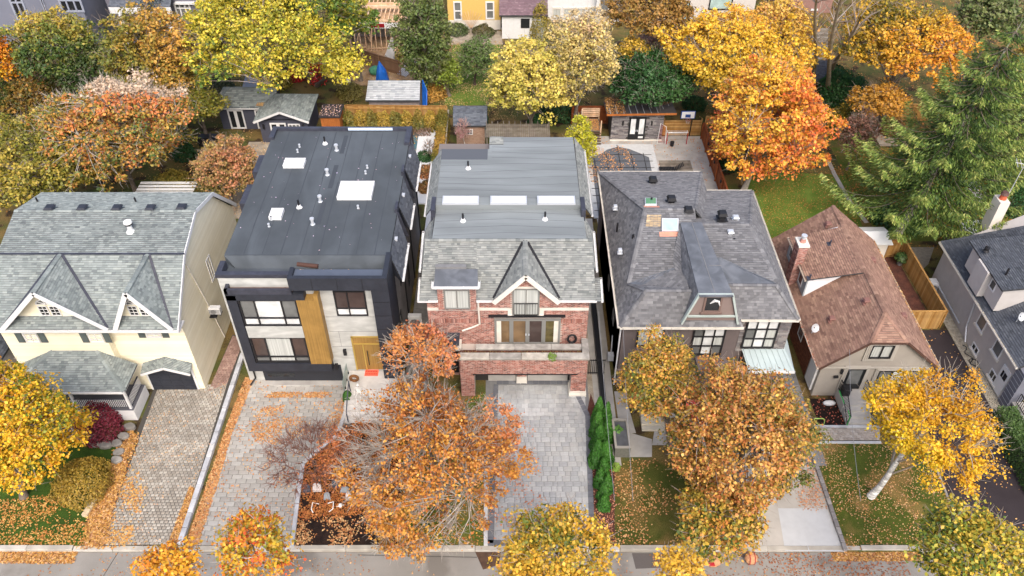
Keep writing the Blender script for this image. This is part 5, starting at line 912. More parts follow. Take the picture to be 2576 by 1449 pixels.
mb = MB(); mb.box(tl + .3, tr_ - .9, 37.0, 37.1, 0, 2.45); gg = mb.build("garage_door", M("dark_garage_recess", sr(60, 56, 54), .8), H3); mb = MB(); mb.box(1.05, 3.75, 36.9, 37.0, .05, .75); mb.box(-1.6, .25, 36.9, 37.0, .05, .75); mb.build("garage_sill", CONC, gg); mb = MB(); mb.box(tl + .8, tr_ - .6, ty - .05, ty + .35, 2.14, 2.2); mb.build("lintel", BLACK, H3)
shrub("green vine spilling over the stone coping of the brick terrace", 2.55, 35.65, .3, .35, [(90, 130, 40), (130, 160, 60)], 220, .1, 3, z0=3.6, cat="vine", name="trailing_vine", stem=False); litter("planter_leaves", [(tl + .2, ty + .35), (tr_ - .4, ty + .35), (tr_ - .4, ty + .82), (tl + .2, ty + .82)], 500, 3.47, [(150, 90, 60), (110, 120, 50)], .09, 73)
mb = MB(); mb.tube([(3.9 + .28 * math.cos(t), F3 - .35, 3.85 + .38 * math.sin(t)) for t in np.linspace(0, 2 * math.pi, 19)], .055, 7, cap=False); mb.tube([(3.9 + .22 * math.cos(t), F3 - .28, 3.8 + .3 * math.sin(t)) for t in np.linspace(0, 2 * math.pi, 19)], .04, 6, cap=False); tag(mb.build("garden_hose", BLACK), "coiled black hose hanging on the brick wall right of the terrace doors", "hose")
mb = MB(); mb.box(-5.3, -3.4, 36.5, F3, 3.9, 4.1); mb.build("entry_canopy", DGREY, H3); mb = MB(); mb.box(-5.0, -3.6, F3 - .06, F3 - .02, 0.3, 2.6); mb.build("front_door", BLACK, H3); mb = MB(); mb.box(-5.4, -3.3, 36.6, F3, 3.35, 3.5); mb.build("entry_lintel", CREAM, H3)
gt = thing("iron_side_gate", "black iron gate in the passage right of the brick house", "gate", (5.7, 37.5, 0)); mb = MB()
for i in range(9): mb.box(5.2 + i * .13, 5.23 + i * .13, 37.5, 37.53, 0, 1.5)
mb.build("bars", BLACK, gt, kind="stuff"); mb = MB(); mb.box(5.15, 6.3, 37.49, 37.54, 1.4, 1.45); mb.box(5.15, 6.3, 37.49, 37.54, .15, .2); mb.build("gate_frame", BLACK, gt)
mb = MB(); mb.beam((6.0, 34.0, .25), (6.05, 45, .25), .35, .5); tag(mb.build("boundary_wall", BLACK, None), "low dark boundary wall in the narrow passage between brick and hip roofed houses", "wall")

# ================================================================== HOUSE 4: hip roofed brown stucco house
H4 = thing("hip_roof_house", "brown stucco house with complex dark grey hip roof and long flat topped dormer", "house", (12.4, 44, 0))
mb = MB(); mb.box(6.98, 17.75, 37.0, 50.4, 0, 5.9); mb.box(6.98, 14.3, 36.42, 52.8, 0, 5.9); w4 = mb.build("wall", BRNST, H4)
FL, BL, BR1, BR2, FR2 = (6.7, 36.1, 6.0), (6.76, 53.1, 6.0), (14.65, 53.1, 6.0), (18.05, 50.6, 6.0), (18.0, 36.75, 6.0)
Mk, MR, J, FPk = (8.9, 44.0, 9.2), (12.2, 44.0, 9.2), (7.46, 38.85, 7.15), (8.21, 37.1, 8.17); Rk, RJ, FPR = (15.65, 42.8, 8.85), (16.75, 38.5, 7.5), (16.55, 38.1, 7.72)
vp = roofpt(1716, 668, 38.85, 7.15, 44.0, 9.2); vq = roofpt(1813, 649, 38.5, 7.5, 42.8, 8.85)
rf4 = roof(H4, [[BL, BR1, MR, Mk], [BL, Mk, J, (6.73, 38.85, 6.0)], [(6.73, 38.85, 6.0), J, FPk, FL], [BR1, (14.65, 44, 6.0), MR], [(12.0, 50.6, 6.0), BR2, Rk, (12.0, 42.8, 8.85)], [BR2, (18.0, 38.5, 6.0), RJ, Rk], [(18.0, 38.5, 6.0), FR2, FPR, RJ],
    [J, (12.2, 38.85, 7.15), MR, Mk], [(12.2, 38.5, 7.5), RJ, Rk, (12.2, 42.8, 8.85)], [FL, (14.4, 36.1, 6.0), (13.2, 37.1, 8.17), FPk], [(13.0, 36.8, 6.0), FR2, FPR, (13.0, 38.1, 7.72)], [J, vp, (10.9, 37.1, 8.15), FPk]], SH_DARK, e=.17,
    caps=[(BL, Mk), (BR1, MR), (Mk, MR), (Mk, J), (J, FPk), (FPk, FL), (BR2, Rk), (Rk, RJ), (FPR, FR2), ((12.4, 42.8, 8.87), Rk), (FPk, (11.0, 37.1, 8.17)), ((13.2, 38.1, 7.74), FPR)])
mb = MB(); mb.slab([RJ, FPR, (13.1, 38.1, 7.74), (13.1, vq[1], vq[2] + .05), (vq[0], vq[1], vq[2] + .05)][::-1], .05); mb.build("lead_valley", LEADR, rf4); mb = MB(); mb.slab([(J[0], J[1], J[2] + .05), (vp[0], vp[1], vp[2] + .06), (vp[0], vp[1] - .7, vp[2] - .05), (J[0] + .5, J[1] - .45, J[2] + .25)], .04); mb.build("lead_valley", LEADR, rf4)
# long dormer
dA, dB, dC, dD = (11.2, 35.95, 8.75), (13.25, 35.95, 8.75), (12.45, 42.7, 9.1), (11.05, 42.7, 9.1)
mb = MB(); mb.slab([dA, dB, dC, dD], .1); dr4 = mb.build("dormer_roof", LEADR, H4); mb = MB(); mb.beam((12.2, 36.0, 8.76), (11.8, 42.6, 9.11), .035, .02); mb.beam((12.25, 38.6, 8.9), (13.0, 38.6, 8.9), .03, .02); mb.build("roof_seam", MIDG, dr4)
roof(H4, [[(10.62, 36.2, 6.5), (11.22, 36.2, 8.66), (11.05, 42.7, 9.0), (10.4, 40.5, 7.8)]], SH_DARK, "dormer_cheek", .05); mb = MB(); mb.slab([(13.23, 36.2, 8.66), (13.95, 36.2, 6.5), (13.3, 38.6, 7.6), (12.45, 42.6, 9.0)], .05); mb.build("dormer_cheek", LEADR, H4)
mb = MB(); mb.ext([(10.7, 36.18, 6.5), (13.85, 36.18, 6.5), (13.2, 36.18, 8.65), (11.27, 36.18, 8.65)], (0, .25, 0)); mb.build("dormer_face", M("mauve_stucco", sr(134, 118, 112), .9, nz=(2, .06)), H4)
SAGE = M("pale_sage_trim", sr(176, 188, 182), .6, nz=(2, .06)); mb = MB(); mb.beam((11.22, 36.12, 8.72), (10.5, 36.12, 6.3), .12, .22); mb.beam((13.25, 36.12, 8.72), (13.98, 36.12, 6.3), .12, .22); mb.beam((11.2, 36.12, 8.72), (13.28, 36.12, 8.72), .1, .12); mb.beam((10.8, 36.08, 6.95), (13.75, 36.08, 6.95), .1, .12); mb.build("dormer_trim", SAGE, H4)
dwn = window(H4, FR(36.16), 11.62, 12.72, 7.25, 8.6, (), (), M("brown_window_frame", sr(120, 100, 92), .7), G_DARK, .12, .06, sill=MATS.get("brown_window_frame") or BRNST); mb = MB(); mb.tube([(12.0, 36.1, 8.0), (12.25, 36.1, 8.25), (12.5, 36.1, 8.15), (12.62, 36.1, 7.8)], [.03, .1, .07, .02], 6); mb.build("white_cloth", WHITE, dwn)
for p, q in ((FL, (14.4, 36.1, 6.0)), (FL, BL), (BL, BR1), (BR2, (14.65, 50.6, 6.0)), (FR2, BR2), ((14.4, 36.8, 6.0), FR2)):
    c_ = Vector((12.4, 44, 0)); p, q = Vector(p), Vector(q); m_ = ((p + q) / 2 - c_); m_.z = 0; d_ = (q - p).normalized(); nn = Vector((d_.y, -d_.x, 0)); nn = nn if nn.dot(m_) > 0 else -nn; gutter(H4, p + nn * .07, q + nn * .07, CREAM)
for u, v in ((1642, 461), (1688, 510), (1731, 537), (1816, 547)): p = roofpt(u, v, 53.1, 6, 44, 9.2) if v < 520 else (*g(u, v, 8.95)[:2], 8.9); vent_box(H4, (p[0], p[1], p[2] + .1), .62, BLACK, .42)
for u, v in ((1684, 541), (1851, 548), (1838, 585)): p = g(u, v, 8.7); vent_box(H4, p, .42, GALV, .16, "small_vent")
for u, v in ((1548, 519), (1560, 629)): p = g(u, v, 7.5); vent_box(H4, (p[0], p[1], p[2] - .1), .3, GALV, .2, "small_vent")
for u, v, z_ in ((1638, 508, 8.6), (1845, 610, 8.2), (1592, 600, 7.9), (1553, 571, 7.4)): x_, y_, _ = g(u, v, z_); mb = MB(); mb.tube([(x_, y_, z_ - .4), (x_, y_, z_ + .35)], .07, 8); mb.build("vent_pipe", BLACK, H4)
def slope_sky(u0, u1, v0, v1, ya, za, yb, zb, m_, fm=GALV, flash=None):
    P = [roofpt(u, v, ya, za, yb, zb) for u, v in ((u0, v1), (u1, v1), (u1, v0), (u0, v0))]; up = Vector((0, -(zb - za), (yb - ya))).normalized() * .16; up = up if up.z > 0 else -up
    if flash: mb = MB(); q = Vector((0, (yb - ya), (zb - za))).normalized() * (-.35 if ya < yb else .35); a_, b_ = Vector(P[0]) + up * .25, Vector(P[1]) + up * .25; mb.slab([a_ + q - X * .15, b_ + q + X * .15, b_ + X * .15, a_ - X * .15], .02); mb.build("flashing", flash, H4)
    mb = MB(); mb.ext([Vector(p) for p in P], up); o = mb.build("skylight", fm, H4); ins = [Vector(P[0]) + up, Vector(P[1]) + up, Vector(P[2]) + up, Vector(P[3]) + up]; ct = sum(ins, Vector()) / 4; ins = [ct + (p - ct) * .84 for p in ins]; mb = MB(); mb.ext(ins, up * .1); mb.build("pane", m_, o)
COPP = M("copper_flashing", sr(202, 142, 120), .6, nz=(3, .1)); slope_sky(1664, 1706, 552, 584, 38.85, 7.15, 44, 9.2, G_AQUA, flash=COPP); slope_sky(1622, 1652, 503, 519, 53.1, 6, 44, 9.2, M("green_glass_pane", sr(110, 170, 132), .15, spec=.5), flash=COPP)
mb = MB(); P = [roofpt(u, v, 38.85, 7.15, 44, 9.2) for u, v in ((1624, 571), (1662, 571), (1664, 541), (1628, 541))]
for f in range(5):
    for k_ in range(4):
        a_ = Vector(P[0]).lerp(Vector(P[3]), f / 5 + .01); b_ = Vector(P[1]).lerp(Vector(P[2]), f / 5 + .01); a2 = Vector(P[0]).lerp(Vector(P[3]), (f + .95) / 5); b2 = Vector(P[1]).lerp(Vector(P[2]), (f + .95) / 5); mb.poly([q + Z * .035 for q in (a_.lerp(b_, k_ / 4), a_.lerp(b_, (k_ + .93) / 4), a2.lerp(b2, (k_ + .93) / 4), a2.lerp(b2, k_ / 4))])
mb.build("tan_shingle_patch", M("tan_shingles", [sr(176, 156, 124), sr(158, 138, 110), sr(188, 168, 134)], .9), rf4, kind="stuff")
# front windows, stone bay, metal roof
tile_wall(w4, FR(37.0), [(14.6, 2.9), (17.75, 2.9), (17.75, 5.9), (14.6, 5.9)], STONEV, (.3, .7), (.1, .16), .015, (.01, .035), holes=[(14.95, 16.95, 3.2, 5.8)]); tile_wall(w4, RT(17.75), [(37.0, 2.9), (39.5, 2.9), (39.5, 5.9), (37.0, 5.9)], STONEV, (.3, .7), (.1, .16), .015, (.01, .035))
window(H4, FR(36.97), 14.9, 17.0, 3.25, 5.85, (.33, .66), (.33, .66), BLACK, ft=.1, dp=.1, pms=[G_CURT, G_BLIND, G_CURT, G_GREY, G_BLIND, G_CURT, G_BLIND, G_BLIND, G_BLIND])
a_ = wy(1741, 850, 36.4)[0]; b_ = wy(1822, 850, 36.4)[0]; window(H4, FR(36.4), a_, b_, 3.2, 5.75, (.33, .66), (.33, .66), BLACK, ft=.1, dp=.1, pms=[G_GREY, G_BLIND, G_GREY, G_CURT, G_BLIND, G_CURT, G_GREY, G_BLIND, G_BLIND]); window(H4, FR(36.4), 7.9, 9.6, 4.0, 5.75, (.5,), (), BLACK, ft=.1, dp=.1, pms=[G_CURT, G_BLIND])
mb = MB(); mb.slab([(15.0, 37.2, 3.15), (15.2, 35.4, 2.72), (18.15, 35.4, 2.72), (17.8, 37.2, 3.15)], .06); mb.slab([(17.8, 37.2, 3.15), (18.15, 35.4, 2.72), (18.4, 38.6, 2.72), (17.8, 38.6, 3.15)], .05); mr_ = mb.build("metal_roof", METROOF, H4); mb = MB()
for i in range(8): mb.beam((15.1 + i * .36, 37.15, 3.17), (15.3 + i * .38, 35.42, 2.75), .03, .04)
mb.build("standing_seam", METROOF, mr_, kind="stuff"); gutter(H4, (15.2, 35.33, 2.72), (18.15, 35.33, 2.72)); mb = MB(); mb.box(15.2, 17.7, 35.9, 37, 0, 2.7); mb.build("lower_wall", BRNST, H4)
mb = MB(); mb.box(11.9, 14.3, 35.2, 36.4, 2.75, 2.95); mb.box(12.0, 12.2, 35.3, 35.5, 0.6, 2.75); mb.build("entry_porch", BRNST, H4)
st4 = thing("front_steps", "cream stone front steps showing through the big orange maple", "steps", (10.0, 33, 0)); p = g(1650, 1085)
for i in range(7): mb = MB(); mb.box(p[0] - .9, p[0] + 1.3, p[1] + .36 * i, p[1] + .36 * i + .4, 0, .17 * (i + 1)); mb.build("step", M("cream_step", sr(204, 196, 176), .85, nz=(3, .1)), st4)
mb = MB(); mb.box(p[0] - .9, 12, p[1] + 2.5, 36.4, 0, 1.2); mb.build("landing", CONC, st4)
mb = MB(); mb.tube([(6.92, 36.5, 5.8), (6.85, 36.45, 5.4), (6.85, 36.45, .2)], .05, 8); mb.build("downpipe", WHITE, H4)
for y_, z_ in ((40.0, 2.2), (43.5, 2.2), (41, 4.3)): window(H4, LT(6.98), y_, y_ + .8, z_, z_ + 1.0, (), (), MIDG, G_DARK, .08, .04)
mb = MB(); mb.box(6.55, 6.95, 38.2, 38.6, .6, 1.1); mb.tube([(6.75, 38.4, 1.0), (6.75, 38.4, 1.7), (6.8, 38.9, 2.4)], .04, 6); mb.build("gas_meter", GALV, H4)
# grey planter box in the front yard
pb = thing("raised_planter", "large grey board planter box with dark lid beside the green conifer row", "planter", (*D((1562, 1125))[0], 0)); px_, py_, _ = g(1545, 1150); pq = g(1580, 1158); W_ = .95; L_ = 2.1
for k in range(7): mb = MB(); mb.box(px_ + k * W_ / 7 + .005, px_ + (k + 1) * W_ / 7 - .005, py_ - .02, py_, 0, .95); mb.build("board", M("grey_planter_board", sr(108, 108, 100), .9, nz=(6, .15)), pb)
mb = MB(); mb.box(px_, px_ + W_, py_, py_ + L_, 0, .93); mb.build("box", M("grey_planter_board", (0, 0, 0)), pb); mb = MB(); mb.box(px_ - .04, px_ + W_ + .04, py_ - .05, py_ + .1, .95, 1.02); mb.box(px_ + W_ - .12, px_ + W_ + .04, py_ + .1, py_ + L_, .95, 1.02); mb.box(px_ - .04, px_ + .1, py_ + .1, py_ + L_, .95, 1.02); mb.box(px_ - .04, px_ + W_ + .04, py_ + L_, py_ + L_ + .15, .95, 1.02); mb.build("rim", M("planter_rim", sr(150, 146, 138), .8), pb); mb = MB(); mb.box(px_ + .12, px_ + W_ - .14, py_ + .15, py_ + L_ - .1, .93, .96); mb.build("lid", M("planter_lid", sr(84, 86, 90), .7, stain=(2, .2)), pb)

# ================================================================== HOUSE 5: bungalow with brown roof
H5 = thing("bungalow", "taupe stucco bungalow with brown shingled roof, clipped front gable and side dormer", "house", (23.5, 42, 0))
F5 = 35.6; e0, e1 = 19.65, 27.35; mb = MB(); prof5 = [(19.95, 0), (27.1, 0), (27.1, 3.0), (24.6, 5.15), (22.4, 5.15), (19.95, 3.0)]
mb.ext([(x_, F5 + .05, z_) for x_, z_ in prof5], (0, 12.5, 0)); w5 = mb.build("wall", TAUPE, H5); sb5 = MB(); sb5.box(19.93, 19.95, F5 + 1.8, 48.4, 0, 3.0); s5 = sb5.build("side_brickwork", BRICKB, w5); tile_wall(s5, LT(19.93), [(37.4, 0), (42, 0), (42, 3), (37.4, 3)], BRICKB, .22, .075, .012)
A5, B5 = (23.5, 37.1, 6.25), (23.5, 48.4, 6.25); jl, jr = (22.35, 35.4, 5.28), (24.65, 35.4, 5.28)
rf5 = roof(H5, [[(e0, 35.35, 3.0), jl, A5, B5, (e0, 48.5, 3.0)], [jr, (e1, 35.35, 3.0), (e1, 48.5, 3.0), B5, A5], [jl, jr, A5], [(e0, 48.5, 3.0), B5, (e1, 48.5, 3.0)]], SH_BROWN, caps=[(A5, B5), (jl, A5), (jr, A5)], e=.15, tw=(.2, .42))
mb = MB(); mb.beam((e0, 35.33, 2.92), (22.35, 35.38, 5.27), .04, .16); mb.beam((24.65, 35.38, 5.27), (e1, 35.33, 2.92), .04, .16); mb.beam((22.3, 35.36, 5.27), (24.7, 35.36, 5.27), .04, .14); mb.build("rake_board", M("brown_trim", sr(88, 64, 54), .7), H5)
gutter(H5, (e0 - .07, 35.35, 3.0), (e0 - .07, 48.5, 3.0), M("gutter_cream", sr(206, 190, 172), .6)); gutter(H5, (e1 + .07, 35.35, 3.0), (27.42, 48.5, 3.0), M("gutter_cream", sr(206, 190, 172), .6)); litter("fallen_leaves", [(e1, 35.5), (e1 + .14, 35.5), (e1 + .14, 48.4), (e1, 48.4)], 420, 2.96, seed=75)
litter("fallen_leaves", [(19.5, 35.5), (19.64, 35.5), (19.64, 48.5), (19.5, 48.5)], 300, 2.96, [(190, 100, 60), (170, 80, 50)], .1, 76)
# shed dormer
mb = MB(); y0_, y1_ = 41.55, 46.2; zr = lambda x_: 5.05 + (x_ - 20.0) * .345
mb.ext([(20.2, y0_ + .1, 3.2), (23.2, y0_ + .1, 5.7), (23.2, y0_ + .1, zr(23.2) - .08), (20.2, y0_ + .1, zr(20.2) - .08)], (0, y1_ - y0_ - .2, 0)); mb.build("dormer", M("white_dormer_siding", sr(226, 228, 230), .6, nz=(2, .04)), H5)
roof(H5, [[(20.0, y0_, 5.05), (23.5, y0_ - .6, 6.27), (23.5, y1_ - .3, 6.27), (20.0, y1_, 5.05)]], SH_BROWN, "dormer_roof", .08, e=.15); mb = MB(); mb.box(20.12, 20.2, y0_ + .12, y1_ - .12, 3.3, 4.95); mb.build("dormer_wall", M("blue_grey_siding", sr(168, 178, 182), .7, nz=((.5, .5, 12), .08)), H5)
window(H5, LT(20.12), 42.3, 43.1, 3.7, 4.7, (), (), WHITE, G_DARK, .08, .04); window(H5, LT(20.12), 45.0, 45.7, 3.8, 4.7, (), (), WHITE, G_GREY, .08, .04); gutter(H5, (19.94, y0_, 5.03), (19.94, y1_, 5.03), M("gutter_cream", sr(206, 190, 172), .6))
cx_, cy_, _ = g(2020, 606, 6.75); ch = MB(); ch.box(cx_ - .3, cx_ + .3, cy_ - .45, cy_ + .45, 0, 6.55); cho = ch.build("chimney", MORTAR, H5); tile_wall(cho, FR(cy_ - .45), [(cx_ - .3, 0), (cx_ + .3, 0), (cx_ + .3, 6.55), (cx_ - .3, 6.55)], BRICK, .215, .078, .014); tile_wall(cho, LT(cx_ - .3), [(cy_ - .45, 0), (cy_ + .45, 0), (cy_ + .45, 6.55), (cy_ - .45, 6.55)], BRICK, .215, .078, .014)
mb = MB(); mb.box(cx_ - .38, cx_ + .38, cy_ - .53, cy_ + .53, 6.55, 6.68); mb.build("chimney_cap", CREAM, cho); mb = MB(); mb.tube([(cx_, cy_, 6.68), (cx_, cy_, 6.95)], [.22, .17], 10); mb.build("flue", BRICK, cho); mb = MB(); mb.tube([(cx_, cy_, 6.95), (cx_, cy_, 7.15)], .14, 12); mb.tube([(cx_, cy_, 7.15), (cx_, cy_, 7.25)], .2, 12); mb.build("chimney_pot", GALV, cho)
def roofx(u, v, x0_, z0_, x1_, z1_):
    Xr, Yd, Zr = _ray(u, v); k = (z1_ - z0_) / (x1_ - x0_); t = (z0_ - k * x0_ - HC) / (Zr - k * Xr); return (Xr * t, Yd * t, HC + Zr * t)
BV = M("brown_vent", sr(128, 92, 84), .7)
for u, v in ((2083, 567), (2178, 760), (2091, 805)): p = roofx(u, v, e0, 3, 23.5, 6.25); vent_box(H5, (p[0], p[1], p[2] + .08), .42, BV, .2)
for u, v in ((2195, 655), (2272, 795)): p = roofx(u, v, 23.5, 6.25, e1, 3); vent_box(H5, (p[0], p[1], p[2] + .05), .4, BV, .16)
for u, v in ((2088, 614), (2037, 700)): p = roofx(u, v, 20, 5.05, 23.5, 6.27); mb = MB(); mb.tube([p, (p[0], p[1], p[2] + .32)], .06, 8); mb.box(p[0] - .2, p[0] + .2, p[1] - .2, p[1] + .2, p[2] - .02, p[2] + .02); mb.build("vent_pipe", DGREY, H5)
def dish(root_label, p, rz=0):
    x, y, z = p; r = thing("satellite_dish", root_label, "satellite dish", p); mb = MB(); mb.tube([(x, y, z - .1), (x, y, z + .5)], .03, 6); mb.build("mast", GALV, r); mb = MB(); d_ = Vector((.3, -.8, .5)).normalized(); c_ = Vector((x, y - .1, z + .6)); mb.tube([c_, c_ + d_ * .04, c_ + d_ * .1], [.05, .2, .3], 14, cap=False); mb.build("dish", GALV, r, smooth=True); mb = MB(); mb.tube([c_ - Z * .2, c_ + d_ * .45 - Z * .1], .015, 5); mb.ball(c_ + d_ * .45 - Z * .08, .05, .05, .05); mb.build("feed_arm", GALV, r)
dish("grey satellite dish at the lower left corner of the brown roof", roofx(2042, 838, e0, 3, 23.5, 6.25))
# bungalow front
fr5 = FR(F5); SUR = M("window_surround", sr(172, 166, 156), .8)
def surround(root, fr, u0, u1, v0, v1, w=.28):
    for k, (o_, d_) in enumerate(((w, .04), (w * .6, .07), (w * .25, .1))):
        mb = MB(); mb.fbox(fr, u0 - o_, u1 + o_, v1, v1 + o_, -.02, d_); mb.fbox(fr, u0 - o_, u1 + o_, v0 - o_, v0, -.02, d_); mb.fbox(fr, u0 - o_, u0, v0, v1, -.02, d_); mb.fbox(fr, u1, u1 + o_, v0, v1, -.02, d_); mb.build("surround", SUR, root)
ua, za_ = wy(2186, 890, F5); ub, zb_ = wy(2256, 858, F5); za_ = 3.75; zb_ = 4.95; surround(H5, fr5, ua, ub, za_, zb_); window(H5, fr5, ua, ub, za_, zb_, (.5,), (), BLACK, G_CURT, .08, .12)
da, db = wy(2122, 955, F5)[0], wy(2168, 955, F5)[0]; surround(H5, fr5, da, db, .8, 2.75, .22); mb = MB(); mb.fbox(fr5, da, db, .8, 2.75, 0, .05); do = mb.build("front_door", M("black_door", sr(34, 36, 38), .4), H5); mb = MB(); mb.fbox(fr5, da + .2, db - .2, 1.3, 2.6, .05, .07); mb.build("pane", G_GREY, do)
wa, wb = wy(2205, 945, F5)[0], wy(2312, 945, F5)[0]; surround(H5, fr5, wa, wb, 1.2, 2.6, .2); window(H5, fr5, wa, wb, 1.2, 2.6, (.33, .66), (), BLACK, ft=.08, dp=.12, pms=[G_GREY, G_BLIND, G_GREY]); mb = MB(); mb.fbox(fr5, 19.95, 27.1, 2.78, 2.9, 0, .08); mb.build("string_course", SUR, H5)
mb = MB(); mb.fbox(fr5, da - .75, da - .45, 1.9, 2.05, 0, .12); mb.fbox(fr5, da - .42, da - .3, 2.3, 2.65, 0, .14); mb.build("mailbox", BLACK, H5)
st5 = thing("front_steps", "concrete stoop and steps with black railings at the taupe bungalow", "steps", (21.9, 34.5, 0)); sx0, sx1 = wy(2117, 990, 34.9)[0], wy(2177, 990, 34.9)[0]; lz = .78
mb = MB(); mb.box(sx0, sx1 + .2, 34.2, F5, 0, lz); mb.build("landing", CONC, st5)
for i in range(4): mb = MB(); mb.box(sx0 + .05, sx1 + .15, 34.2 - .33 * (i + 1), 34.2 - .33 * i, 0, lz - .19 * (i + 1)); mb.build("step", CONC, st5)
for xx in (sx0 + .04, sx1 + .12): railing(st5, (xx, 35.5), (xx, 34.2), lz, .95, BLACK, sp=.13, bw=.022); railing(st5, (xx, 34.2), (xx, 33.0), (lz, .1), .95, BLACK, sp=.13, bw=.022)
GRN = M("green_garland", sr(70, 190, 90), .7); mb = MB(); mb.tube([(sx0 + .0, 34.2 + .35 * k, lz + .12 + .06 * (k % 2)) for k in range(4)] , .03, 5); mb.tube([(sx0 + .02, 33.0, .2), (sx0 + .06, 33.1, .9), (sx0, 33.5, 1.1)], .03, 5); tag(mb.build("green_garland", GRN), "bright green garland wound on the black railing of the bungalow stoop", "garland")
mb = MB(); mb.box(sx0 + .1, sx0 + .6, 34.9, 35.4, lz, lz + .55); mb.box(sx0 + .08, sx0 + .62, 34.88, 35.42, lz + .55, lz + .62); tag(mb.build("black_box", BLACK, None, bevel=.03), "black storage box standing on the bungalow stoop behind the railing", "storage box")
hx, hy, _ = g(2062, 1062); mb = MB(); mb.tube([(hx + (.3 + .08 * math.sin(t * 3)) * math.cos(t), hy + (.35 + .1 * math.cos(t * 2)) * math.sin(t), .05 + .03 * math.sin(t * 2.3)) for t in np.linspace(0, 19, 60)], .022, 5); tag(mb.build("green_hose", M("lime_hose", sr(176, 206, 110), .5)), "tangled lime green hose lying by the bungalow front walk", "hose"); mb = MB(); c_ = g(2086, 1014, .15); mb.ball(c_, .45, .2, .2, 9, 6); tag(mb.build("white_bag", WHITE, smooth=True), "crumpled white bag lying in the bungalow's mulch bed", "bag")
sd = MB(); sd.box(19.8, 19.93, 35.9, 37.0, .3, 2.4); sdo = sd.build("side_door", WHITE, H5); window(H5, LT(19.93), 39.3, 40.2, 1.3, 2.5, (), (), WHITE, G_GREY, .08, .04)
# side path, fence, white shed
sheet("side_path", [(27.5, 42), (28.7, 42), (28.5, 49.3), (27.3, 49.3)], .012, M("light_walk", sr(190, 186, 176), .9, nz=(3, .1), stain=(1, .15))); sheet("garden_bed", [(28.7, 42), (30.7, 42), (30.6, 50), (28.5, 50)], .01, MULCHR); litter("fallen_leaves", [(28.8, 42.2), (29.6, 42.2), (29.6, 49), (28.6, 49)], 1300, .03, seed=77)
f5 = thing("side_fence", "tan vertical board fence running back between bungalow and grey house", "fence", (30.85, 46, 0)); boards(f5, (30.85, 42.0), (30.75, 50.0), 0.02, 1.75, W_TAN, .15, back=1); f5b = thing("gate_fence", "short tan board fence panel closing the end of the black driveway", "fence", (29.6, 41.9, 0)); boards(f5b, (27.9, 41.9), (30.8, 41.93), .02, 1.75, W_TAN, .15, back=-1)
f5c = thing("rear_fence", "low tan rail behind the white shed beside the spruce", "fence", (29.9, 49.9, 0)); boards(f5c, (29.6, 49.95), (30.7, 50.05), .02, 1.7, W_TAN, .15)
ws = thing("white_shed", "small white shed with shallow gabled roof behind the bungalow", "shed", (28.2, 50, 0)); mb = MB(); mb.box(26.95, 29.2, 49.3, 51.0, 0, 2.0); mb.build("wall", CREAM, ws); mb = MB(); mb.fbox(FR(49.3), 27.95, 29.1, .1, 1.9, 0, .03); mb.build("door", CREAM, ws)
SHW = M("shed_roof_white", sr(226, 226, 222), .6, nz=(2, .04)); mb = MB(); mb.slab([(26.7, 49.1, 2.0), (29.45, 49.1, 2.0), (29.3, 50.2, 2.45), (26.8, 50.2, 2.45)], .06); mb.slab([(26.8, 50.2, 2.45), (29.3, 50.2, 2.45), (29.45, 51.3, 2.0), (26.7, 51.3, 2.0)], .06); mb.build("roof", SHW, ws)
pl = thing("potted_plant", "leafy potted plant standing by the tan fence next to the white shed", "potted plant", (*D((2262, 665))[0], 0)); px_, py_, _ = g(2262, 665); mb = MB(); mb.tube([(px_, py_, 0), (px_, py_, .35)], [.2, .26], 12); mb.build("pot", MIDG, pl); n = 500; RNG = np.random.default_rng(3); d_ = RNG.normal(size=(n, 3)); d_ /= np.linalg.norm(d_, axis=1, keepdims=True); leaf_mesh("foliage", np.array([px_, py_, .75]) + d_ * [.6, .6, .45] * RNG.uniform(.6, 1, (n, 1)), d_ + [0, 0, .5], .16, palette(RNG.random(n), [(50, 84, 34), (96, 120, 56)], n), pl)

# ================================================================== HOUSE 6: grey stucco house at the right
H6 = thing("grey_stucco_house", "grey stucco house with charcoal roof and long shed dormer at the right edge", "house", (36, 41, 0))
x6 = 32.3; mb = MB(); mb.ext([(x6, 35.2, 0), (44, 35.2, 0), (44, 35.2, 3.5), (38.0, 35.2, 7.0), (x6, 35.2, 3.5)], (0, 12, 0)); mb.build("wall", STUC, H6)
ez6 = 3.55; kx = (7.6 - ez6) / (38.2 - 31.95)
roof(H6, [[(31.95, 34.9, ez6), (31.95, 47.5, ez6), (38.2, 47.5 - 2.5, 7.6), (38.2, 34.9, 7.6)], [(31.95, 47.5, ez6), (45, 47.5, ez6), (38.2, 45.0, 7.6)]], SH_BLACK, caps=[((31.95, 47.5, ez6), (38.2, 45.0, 7.6))]); gutter(H6, (31.88, 34.9, ez6), (31.88, 47.5, ez6), CREAM)
